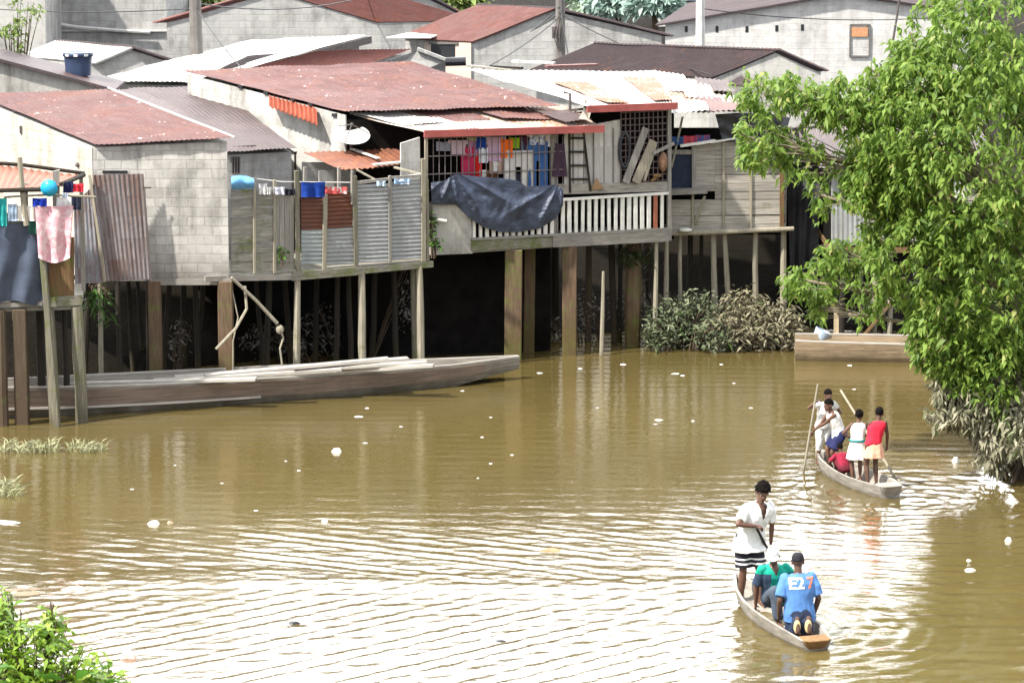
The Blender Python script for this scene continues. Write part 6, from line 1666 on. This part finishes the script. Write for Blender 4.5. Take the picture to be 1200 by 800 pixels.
class Person:
    def __init__(s, label, base, k, f, pelvis=(0, 0, .92), lean=(0, .03, .5), look=None, lhand=None, rhand=None, lelb=(-1, -.6, -.4), relb=(1, -.6, -.4),
                 lfoot=(-.11, .02, .05), rfoot=(.11, .02, .05), lknee=(-.1, 1, 0), rknee=(.1, 1, 0), skin=None, head=1.0, girth=1.0, sway=(0, 0), ltoe=None, rtoe=None, grip=1.0, fem=False, voxel=.0095):
        s.k = k; s.base = Vector(base); s.f = Vector((f[0], f[1], 0)).normalized(); s.r = Vector((s.f.y, -s.f.x, 0)); s.g = girth
        s.root = thing('person', label, 'person', base)
        s.P = s.w(pelvis); sp = (s.r * lean[0] + s.f * lean[1] + Vector((0, 0, lean[2]))); s.N = s.P + sp.normalized() * .51 * k
        s.sp = sp.normalized(); s.dep = s.r.cross(s.sp).normalized()
        if s.dep.dot(s.f) < 0: s.dep = -s.dep
        W_ = .175 * k * (1 if not fem else .92)
        s.LS = s.N - s.r * W_ - s.sp * .055 * k; s.RS = s.N + s.r * W_ - s.sp * .055 * k
        s.LH = s.P - s.r * .088 * k - s.sp * .02 * k; s.RH = s.P + s.r * .088 * k - s.sp * .02 * k
        T = lambda q, d: (Vector(q) if isinstance(q, Vector) else s.w(q)) if q is not None else s.w(d)
        lt, rt = T(lhand, (-.24, .08, pelvis[2] - .12)), T(rhand, (.24, .08, pelvis[2] - .12))
        hl = .085 * k
        s.hint = lambda h: s.r * h[0] + s.f * h[1] + Vector((0, 0, h[2]))
        def arm(S, t, h):
            d = (t - S).normalized(); wr = t - d * hl
            e, wr = ik(S, wr, .295 * k, .26 * k, s.hint(h))
            if (wr + d * hl - t).length > .05: print('REACH', label[:30], round((wr + d * hl - t).length, 2))
            return e, wr
        s.LE, s.LW = arm(s.LS, lt, lelb); s.RE, s.RW = arm(s.RS, rt, relb)
        s.LK, s.LA = ik(s.LH, s.w(lfoot) + Vector((0, 0, .03 * k)), .44 * k, .43 * k, s.hint(lknee)); s.RK, s.RA = ik(s.RH, s.w(rfoot) + Vector((0, 0, .03 * k)), .44 * k, .43 * k, s.hint(rknee))
        m = MB(); g = girth
        def tor(t, w, d): return (s.P + s.sp * t * k, s.r, s.dep, w * k * g, d * k * g)
        s.tor = tor
        ring_loft(m, [tor(-.10, .10, .085), tor(-.04, .155, .11), tor(.04, .16, .112), tor(.16, .135, .10), tor(.28, .155, .112), tor(.38, .168, .115), tor(.45, .15, .095), tor(.49, .085, .07), tor(.51, .055, .055)])
        up = (s.sp * .5 + Vector((0, 0, .5))).normalized()
        look = Vector(look).normalized() if look else s.f
        s.hy = look; s.hz = (up - look * up.dot(look)).normalized(); s.hx = s.hy.cross(s.hz)
        s.hk = hk = k * head; s.H = s.N + up * .155 * k + look * .03 * k + s.hz * (hk - k) * .08
        limb(m, [s.N - s.sp * .03 * k, s.H - s.hz * .07 * hk - s.hy * .02 * hk], [.056 * k, .050 * k])
        hm = Matrix((s.hx, s.hy, s.hz)).transposed(); s.hm = hm
        hp = lambda x, y, z: s.H + hm @ Vector((x, y, z)) * hk
        s.hp = hp; hb = lambda c, r: m.ball(hp(*c), Vector(r) * hk, 16, 12, hm)
        hb((0, -.008, .02), (.076, .096, .094)); hb((0, .030, -.050), (.058, .064, .074)); hb((0, .082, .008), (.046, .016, .012)); hb((0, .098, -.028), (.016, .018, .016)); hb((0, .09, -.012), (.010, .014, .022))
        hb((0, .088, -.066), (.026, .012, .007)); hb((0, .087, -.078), (.022, .011, .007)); hb((0, .07, -.108), (.026, .022, .018)); hb((.078, -.008, -.02), (.010, .024, .030)); hb((-.078, -.008, -.02), (.010, .024, .030))
        for S, E, Wr, sg in ((s.LS, s.LE, s.LW, -1), (s.RS, s.RE, s.RW, 1)):
            limb(m, [S, S.lerp(E, .35), E], [.050 * k * g, .046 * k * g, .036 * k * g]); limb(m, [E, E.lerp(Wr, .3), Wr], [.037 * k * g, .038 * k * g, .025 * k * g])
            s.hand(m, Wr, (Wr - E).normalized(), sg, grip)
        for Hh, K, A, toe in ((s.LH, s.LK, s.LA, ltoe), (s.RH, s.RK, s.RA, rtoe)):
            limb(m, [Hh, Hh.lerp(K, .35), K], [.083 * k * g, .075 * k * g, .052 * k * g]); limb(m, [K, K.lerp(A, .3), A.lerp(K, .12), A], [.052 * k * g, .056 * k * g, .034 * k * g, .036 * k * g])
            td = s.hint(toe).normalized() if toe else s.f
            dn = Vector((0, 0, -1)) if abs(td.z) < .7 else -s.f
            hl_ = A - td * .03 * k + dn * .035 * k; bl = A + td * .13 * k + dn * .045 * k
            limb(m, [hl_, A.lerp(bl, .5) + dn * .012 * k, bl], [.033 * k, .036 * k, .028 * k]); sd_ = td.cross(dn).normalized()
            for q in range(5): m.ball(bl + td * (.035 - .004 * abs(q - 1)) * k + sd_ * (q - 2) * .016 * k, (.013 * k,) * 3, 6, 5)
        s.body = remesh(m, 'body', skin, s.root, voxel * max(.75, k), 2)

    def w(s, q): return s.base + (s.r * q[0] + s.f * q[1] + Vector((0, 0, q[2]))) * s.k

    def hand(s, m, Wr, d, sg, grip):
        k = s.k; up = Vector((0, 0, 1)); sd = d.cross(up)
        sd = (sd if sd.length > .2 else d.cross(s.f)).normalized(); nr = sd.cross(d).normalized()
        # palm faces inwards-down; fingers close towards -nr
        ink = -s.r * sg; pn = (ink * .6 - nr * .4); pn = (pn - d * pn.dot(d)).normalized(); ac = d.cross(pn).normalized()
        c = Wr + d * .045 * k
        m.ball(c, (.038 * k, .045 * k, .017 * k), 10, 8, Matrix((ac, d, pn)).transposed())
        for i, (o, l) in enumerate(((-.027, .066), (-.009, .076), (.009, .070), (.026, .054))):
            p = c + d * .036 * k + ac * o * k; a = .25 * grip; pts = [p - d * .02 * k, p]
            for seg in (.45, .32, .23):
                a += .55 * grip; q = d * math.cos(a) + pn * math.sin(a); p = p + q * l * seg * k; pts.append(p)
            limb(m, pts, [.0095 * k, .0095 * k, .009 * k, .0085 * k, .0075 * k], 7)
        ts = ac * (-1); p = c - d * .012 * k + ts * .026 * k; q1 = (ts * .7 + d * .55 + pn * .35).normalized(); q2 = (d * .6 + pn * .7 + ts * .1).normalized()
        limb(m, [p, p + q1 * .032 * k, p + q1 * .032 * k + q2 * .028 * k], [.0125 * k, .011 * k, .009 * k], 7)

    def hair(s, mat, puff=1.08, line=.03, low=-.055, rough=.006):
        m = MB(); hk = s.hk; n, r_ = 28, 20
        m.ball((0, 0, 0), (1, 1, 1), n, r_); o0 = root_loc(s.root); vs = []
        for v in m.v:
            v = Vector(v); q = Vector((v.x * .078, -.010 + v.y * .098, .022 + v.z * .096)) * puff
            q += v * rough * noise.noise(v * 7) + v * rough * noise.noise(v * 15); vs.append(q)
        keep = []
        for f in m.f:
            c = sum((vs[i] for i in f), Vector()) / len(f)
            t = (c.y + .09) / .18; lim = low + (line - low) * min(1, max(0, t)) ** .8
            if abs(c.x) > .066 and c.y > -.02: lim += .0
            if c.z > lim: keep.append(f)
        m.v = [tuple(s.H + s.hm @ v * hk) for v in vs]; m.f = keep
        return m.build('hair', mat, s.root, smooth=True)

    def eyes(s):
        for x in (-.030, .030):
            m = MB(); m.ball(s.hp(x, .079, -.010), Vector((.0105, .008, .0055)) * s.hk, 8, 6, s.hm); e = m.build('eye', MATS['eye_white'], s.root, smooth=True)
            m = MB(); m.ball(s.hp(x, .0865, -.010), Vector((.0055, .003, .0055)) * s.hk, 8, 6, s.hm); m.build('pupil', MATS['pupil'], e, smooth=True)

    def top(s, mat, name='shirt', hem=-.10, hw=.20, hd=.15, sleeve=.6, loose=.02, collar=.50, vneck=None, disp=.012, sl_r=.066):
        k, g = s.k, s.g; m = MB()
        def T(t, w, d):                       # below the waist the cloth hangs plumb
            q = s.tor(t, w + loose / g, d + loose / g)
            return q if t >= 0 else (s.P + Vector((0, 0, t * k)) + s.f * .02 * k, s.r, s.f, q[3], q[4])
        rings = [T(hem, hw - loose, hd - loose), T(hem * .5 + .02, (hw + .165) / 2 - loose * .3, .125), T(.14, .148, .112), T(.26, .160, .118), T(.37, .172, .12), T(.44, .158, .10), T(.475, .105, .078), T(collar, .062, .06)]
        ring_loft(m, rings, 22)
        if sleeve:
            for S, E in ((s.LS, s.LE), (s.RS, s.RE)):
                e = S.lerp(E, sleeve); limb_ = [S + s.sp * .0, S.lerp(e, .5), e]; m.tube(limb_, [.063 * k * g, sl_r * .98 * k * g, sl_r * k * g], 14); m.ball(S, .0625 * k * g, 12, 8)
        cut = None
        if vneck:
            depth, width = vneck
            def cut(p):
                d = p - s.N; return d.dot(s.dep) > .01 * k and d.dot(s.sp) > -depth * k and abs(d.dot(s.r)) < width * k * (1 + d.dot(s.sp) / (depth * k) * 1.0) + .01 * k
        return remesh(m, name, mat, s.root, .0125 * max(.8, k), 2, disp * k, 11 / k, cut)

    def shorts(s, mat, name='shorts', to=.75, loose=.022, waist=.06, cuff=None):
        k, g = s.k, s.g; m = MB(); T = lambda t, w, d: s.tor(t, w + loose / g, d + loose / g)
        ring_loft(m, [T(-.10, .13, .10), T(-.04, .155, .115), T(.02, .158, .113), T(waist, .15, .108)], 20)
        for Hh, K, A in ((s.LH, s.LK, s.LA), (s.RH, s.RK, s.RA)):
            if to <= 1: e = Hh.lerp(K, to); m.tube([Hh, Hh.lerp(e, .5), e], [(.088 + loose) * k * g, (.086 + loose) * k * g, (.084 + loose) * k * g], 14)
            else:
                e = K.lerp(A, to - 1); limb(m, [Hh, Hh.lerp(K, .5), K], [(.085 + loose) * k * g, (.075 + loose) * k * g, (.062 + loose) * k * g], 14); limb(m, [K, K.lerp(e, .4), e], [(.062 + loose) * k * g, (.060 + loose) * k * g, (.048 + loose) * k * g], 14)
            m.ball(Hh, (.086 + loose) * k * g, 12, 8)
        return remesh(m, name, mat, s.root, .0125 * max(.8, k), 2, .010 * k, 12 / k)

    def skirt(s, mat, name='skirt', length=.42, w0=.15, w1=.24, d1=.20):
        m = MB(); dn = Vector((0, 0, -1)); c = s.P + s.sp * .08 * s.k
        rings = []
        for i in range(9):
            t = i / 8; w = w0 + (w1 - w0) * t ** .7; d = .12 + (d1 - .12) * t ** .7
            rings.append((c + dn * length * s.k * t, s.r, s.f, w * s.k, d * s.k))
        b = len(m.v); ring_loft(m, rings, 40)
        for i in range(9):
            for q in range(40):
                v = Vector(m.v[b + i * 40 + q]); cc = rings[i][0]; m.v[b + i * 40 + q] = tuple(cc + (v - cc) * (1 + .07 * (i / 8) * math.sin(q / 40 * 2 * math.pi * 9)))
        return remesh(m, name, mat, s.root, .0125 * max(.8, s.k), 1, .006 * s.k, 12 / s.k)


MATS = {'eye_white': m_plain('eye_white', (.38, .35, .32), .3, .02, 4, 0), 'pupil': m_plain('pupil', (.01, .008, .006), .2, .02, 4, 0)}
SK1 = m_skin('dark_skin', (.095, .050, .032)); SK2 = m_skin('brown_skin', (.15, .08, .05)); SK3 = m_skin('warm_dark_skin', (.125, .062, .040))
HAIR = m_plain('black_hair', (.008, .0065, .006), .95, .3, 30, .8, .08)
WHT = m_cloth('white_cotton', (.76, .76, .75), .05); WHT2 = m_cloth('bright_white_cotton', (.78, .78, .77), .04)
NAVY = m_cloth('navy_cotton', (.022, .026, .085), .2)

# ---- near canoe
fl1 = .06
ax1 = lambda t: Vector((*C1A.lerp(C1B, t).xy, fl1))
fw1 = Vector((*(C1B - C1A).xy, 0)).normalized()
mb = ax1(.84)
hand_hi = P(889, 623, mb.y - .30); tipp = W(936, 713, -.35)
pad_lo = hand_hi.lerp(tipp, .30)
man = Person('standing man in an open white shirt and black shorts pushing with a dark paddle', mb, 1.12, (.42, -1), (0, 0, .91), (-.10, .12, .47), (.12, -1, -.32), pad_lo, hand_hi, (-1, -.5, -.3), (1, -.1, .15), (-.11, .16, 0), (.10, -.02, 0), skin=SK3, grip=1.1, head=1.08)
man.hair(HAIR, 1.24, .052, -.045, .022); man.eyes()
man.top(WHT, 'shirt', -.19, .235, .200, .80, .034, .50, (.17, .05), .017, .074)
st = NT('black_white_striped_shorts'); co = st.n('ShaderNodeNewGeometry').outputs['Position']; spx = st.n('ShaderNodeSeparateXYZ'); st.l(co, spx.inputs[0])
zz = man.LH.lerp(man.LK, .9).z
v = st.math('ABSOLUTE', st.math('SUBTRACT', spx.outputs[2], zz + .055)); v2 = st.math('ABSOLUTE', st.math('SUBTRACT', spx.outputs[2], zz + .125))
stripe = st.math('MAXIMUM', st.math('LESS_THAN', v, .013), st.math('LESS_THAN', v2, .013))
man.shorts(st.set(st.mix(stripe, (.018, .018, .026), (.72, .72, .70)), .8, .2), 'shorts', .90, .022)
m = MB(); d = (tipp - hand_hi).normalized(); m.tube([hand_hi - d * .12, hand_hi, tipp], [.02, .021, .021], 9)
o = thing('paddle', 'dark wooden paddle held by the standing man', 'paddle', hand_hi); m.build('shaft', M['pole_dark'], o)
m = MB(); m.bar(tipp - d * .05, tipp + d * .45, .13, .02, up=(1, 0, 0), w2=.10); m.build('blade', M['pole_dark'], o)

gb = ax1(.51) + Vector((.0, 0, 0))
grn = Person('seated man in a green and navy shirt and white cap, looking down', gb, 1.10, (-fw1.x, -fw1.y), (0, 0, .29), (.07, .13, .5), (-.2, -1, -.42), None, P(883, 722, gb.y + .05), (-1, -.4, 0), (1, -.5, .1), (-.10, .46, .02), (.10, .42, .02), (-.15, .3, 1), (.15, .3, 1), skin=SK3, grip=1.0)
gc = NT('green_navy_shirt'); gm = gc.n('ShaderNodeNewGeometry').outputs['Position']; vm = gc.n('ShaderNodeVectorMath', operation='DOT_PRODUCT'); vs_ = gc.n('ShaderNodeVectorMath', operation='SUBTRACT')
gc.l(gm, vs_.inputs[0]); vs_.inputs[1].default_value = grn.P; gc.l(vs_.outputs[0], vm.inputs[0]); vm.inputs[1].default_value = grn.r
side = gc.math('GREATER_THAN', gc.math('ABSOLUTE', vm.outputs['Value']), .150)
spz = gc.n('ShaderNodeSeparateXYZ'); gc.l(gm, spz.inputs[0])
low = gc.math('LESS_THAN', spz.outputs[2], grn.LS.z - .06)
grn.top(gc.set(gc.mix(gc.math('MULTIPLY', side, low), (.012, .30, .21), (.035, .055, .095)), .85, .15), 'shirt', -.06, .19, .15, .80, .025, .50, (.09, .05), .013, .074)
grn.shorts(m_cloth('slate_trousers', (.07, .09, .12)), 'trousers', 1.8, .02)
grn.hair(HAIR, 1.04, .02, -.05, .004)
m = MB(); hk = grn.hk
ring = []
m.grid(lambda a, b_: grn.hp(.086 * math.cos(2 * math.pi * a) * math.cos(b_ * math.pi / 2) ** .6 if b_ < 1 else 0, -.008 + .108 * math.sin(2 * math.pi * a) * (math.cos(b_ * math.pi / 2) ** .6 if b_ < 1 else 0), .032 + .105 * math.sin(b_ * math.pi / 2)), 26, 8)
cap = m.build('cap', WHT2, grn.root, smooth=True)
m = MB()
for zo in (0, -.008): m.grid(lambda a, b_, zo=zo: grn.hp(.080 * math.sin((a - .5) * 2.6) * (1 + .06 * b_), .07 + (.035 + .085 * b_) * math.cos((a - .5) * 2.2) - .03, .036 - .018 * b_ + zo), 14, 4)
m.build('brim', WHT2, cap, smooth=True)

bb = ax1(.21)
blu = Person('kneeling man in a blue printed T-shirt and dark cap with his back turned', bb, 1.12, (fw1.x * .6, fw1.y), (0, -.02, .30), (.0, .10, .49), (.10, 1, -.12), (-.255, .12, .16), (.255, .14, .16), (-.5, -1, 0), (.5, -1, 0), (-.075, -.16, .20), (.075, -.16, .20), (-.08, 1, -.3), (.08, 1, -.3), girth=1.06, skin=SK1, ltoe=(-.02, -.25, -1), rtoe=(.02, -.25, -1), grip=.7)
BLUE = m_cloth('blue_cotton', (.085, .20, .46), .10)
shirt = blu.top(BLUE, 'shirt', -.12, .200, .165, .85, .026, .505, None, .015, .072)
blu.shorts(m_cloth('dark_denim', (.030, .040, .075), .25), 'jeans', 1.93, .020)
m = MB()
m.grid(lambda a, b_: blu.hp(.083 * math.cos(2 * math.pi * a) * (math.cos(b_ * math.pi / 2) ** .5 if b_ < 1 else 0), -.008 + .104 * math.sin(2 * math.pi * a) * (math.cos(b_ * math.pi / 2) ** .5 if b_ < 1 else 0), .012 + .106 * math.sin(b_ * math.pi / 2)), 26, 8)
cp = m.build('cap', m_cloth('charcoal_cap', (.022, .022, .028)), blu.root, smooth=True)
m = MB(); m.tube([blu.hp(.084 * math.cos(a), -.008 + .105 * math.sin(a), .016) for a in np.linspace(0, 2 * math.pi, 25)], .008, 6, caps=False); m.build('band', m_cloth('black_band', (.01, .01, .013)), cp, smooth=True)
for A in (blu.LA, blu.RA):
    m = MB(); c = A + Vector((0, -.062, -.075)) * 1.05; m.ball(c, (.052, .022, .105), 14, 10); m.build('sole', m_plain('pale_yellow_sole', (.62, .50, .26), .6, .1, 6, 0), blu.root, smooth=True)
# the print on the back: E2 in white, 7 in orange, wrapped to the cloth
dg = bpy.context.evaluated_depsgraph_get(); dg.update()
bvh = BVHTree.FromObject(shirt, dg); o0 = root_loc(blu.root)
def print_on(txt, xoff, size, mat):
    cu = bpy.data.curves.new('t', 'FONT'); cu.body = txt; cu.size = size; cu.extrude = 0; cu.offset = .006
    to = bpy.data.objects.new('t', cu); COL.objects.link(to); dg2 = bpy.context.evaluated_depsgraph_get(); dg2.update()
    me = bpy.data.meshes.new_from_object(to.evaluated_get(dg2)); bpy.data.objects.remove(to)
    bm = bmesh.new(); bm.from_mesh(me)
    bmesh.ops.triangulate(bm, faces=bm.faces); bmesh.ops.subdivide_edges(bm, edges=bm.edges, cuts=3, use_grid_fill=True)
    org = blu.P + blu.sp * .315 * blu.k
    for v in bm.verts:
        p = org + blu.r * (v.co.x + xoff) + blu.sp * v.co.y - blu.dep * .5
        hit = bvh.ray_cast(p - o0, blu.dep)
        if hit[0]: v.co = hit[0] - blu.dep * .006
        else: v.co = p - o0 + blu.dep * .35
    bmesh.ops.recalc_face_normals(bm, faces=bm.faces)
    bm.to_mesh(me); bm.free(); me.materials.clear(); me.materials.append(mat)
    o = bpy.data.objects.new('print', me); COL.objects.link(o); o.parent = shirt
print_on('E2', -.190, .235, m_plain('print_white', (.78, .78, .78), .6, .02, 4, 0)); print_on('7', .083, .235, m_plain('print_orange', (.78, .22, .10), .6, .05, 4, 0))

# ---- far canoe
fl2 = .05
ax2 = lambda t: Vector((*C2A.lerp(C2B, t).xy, fl2))
rb = ax2(.25)
ptop, pbot = P(985, 457, rb.y + 1.75), W(1066, 587, -.15)
pdir = (pbot - ptop); on = lambda y: ptop + pdir * ((y - 457) / (587 - 457.0))
red = Person('girl in a red top and peach skirt poling with her back turned', rb, .84, (-.25, 1), (0, 0, .92), (.15, .10, .48), (.12, 1, -.3), on(524), on(546) + Vector((.02, 0, 0)), (-1, -.3, -.5), (1, -.6, .1), (-.10, -.02, .02), (.11, .04, .02), skin=SK1, head=1.08, fem=True)
red.hair(HAIR, 1.05, .02, -.06, .004)
red.top(m_cloth('red_cotton', (.62, .025, .05), .08), 'top', -.02, .165, .125, 0, .018, .495, None, .008, .062)
red.skirt(m_cloth('peach_skirt', (.78, .42, .29), .06), 'skirt', .36, .155, .225, .19)
m = MB(); m.tube([ptop, ptop.lerp(pbot, .5), pbot], [.021, .024, .022], 8); solo('punting_pole', m, M['pole'], 'pale pole slanting down to the right, held by the girl in red', 'pole', 'poles of the far canoe')

wb = ax2(.46)
wht = Person('small girl in a white dress with a teal belt standing beside the girl in red', wb, .735, (-.1, 1), (0, 0, .92), (.05, .10, .48), (.25, 1, -.2), (-.16, .30, .95), (.16, .30, .95), (-1, -.2, -.5), (1, -.2, -.5), (-.1, 0, .02), (.1, .03, .02), skin=SK3, head=1.14, fem=True)
wht.hair(HAIR, 1.12, .02, -.05, .012)
wht.top(WHT2, 'dress_top', .0, .15, .12, 0, .014, .49, None, .006)
dr = wht.skirt(WHT2, 'dress_skirt', .46, .15, .25, .22)
m = MB(); c = wht.P + wht.sp * .075 * wht.k
m.tube([c + wht.r * .172 * wht.k * math.cos(a) + wht.f * .142 * wht.k * math.sin(a) for a in np.linspace(0, 2 * math.pi, 25)], .022, 6, caps=False); m.build('belt', m_cloth('teal_belt', (.03, .22, .22)), wht.root, smooth=True)

pb = ax2(.62)
pnk = Person('crouching child in a dark pink shirt tucked between the boy and the girls', pb, .60, (-.4, 1), (0, 0, .22), (0, .28, .42), (-.2, 1, -.5), (-.26, .30, .12), (.2, .3, .3), (-1, -.2, .3), (1, -.2, .3), (-.12, .28, .02), (.12, .28, .02), (-.2, .4, 1), (.2, .4, 1), skin=SK1, head=1.15)
pnk.hair(HAIR, 1.06, .02, -.05, .006); pnk.top(m_cloth('dark_pink_cotton', (.28, .022, .05), .2), 'shirt', -.08, .17, .13, .9, .02, .5, None, .008)
pnk.shorts(m_cloth('maroon_cotton', (.13, .02, .03)), 'shorts', .9, .02)

b2 = ax2(.76)
p1t, p1b = P(958.5, 450, b2.y + .12), W(940, 563, -.15)
on1 = lambda y: p1t + (p1b - p1t) * ((y - 450) / 113.0)
boy = Person('boy in a white tank top and navy shorts leaning on a pole', b2, .83, (-1, -.22), (.0, -.10, .86), (.0, .20, .46), (-1, -.55, -.12), on1(507), on1(511), (-.6, -.2, -1), (.6, -.2, -1), (-.10, -.05, .02), (.12, .05, .02), skin=SK3, head=1.1)
boy.hair(HAIR, 1.05, .035, -.05, .005); boy.eyes()
boy.top(WHT2, 'tank_top', -.13, .18, .15, 0, .022, .485, None, .010); boy.shorts(NAVY, 'shorts', .85, .035)

b1 = ax2(.93) + Vector((0, 0, .06))
boy1 = Person('boy in white shirt and white trousers standing at the tip of the far canoe', b1, .80, (.35, -1), (0, 0, .92), (-.06, .04, .49), (.5, -1, -.1), (-.2, .2, 1.0), on1(470), (-1, -.4, -.4), (1, -.3, -.6), (-.10, .10, .02), (.12, -.02, .02), skin=SK3, head=1.1)
boy1.hair(HAIR, 1.05, .035, -.05, .005); boy1.eyes()
boy1.top(WHT, 'shirt', -.10, .18, .14, .5, .02, .49, None, .010); boy1.shorts(WHT, 'trousers', 1.25, .02)
m = MB(); m.tube([p1t, p1t.lerp(p1b, .5), p1b], [.019, .022, .02], 8); solo('punting_pole', m, M['pole'], 'pale upright pole held by the boy in the tank top', 'pole', 'poles of the far canoe')
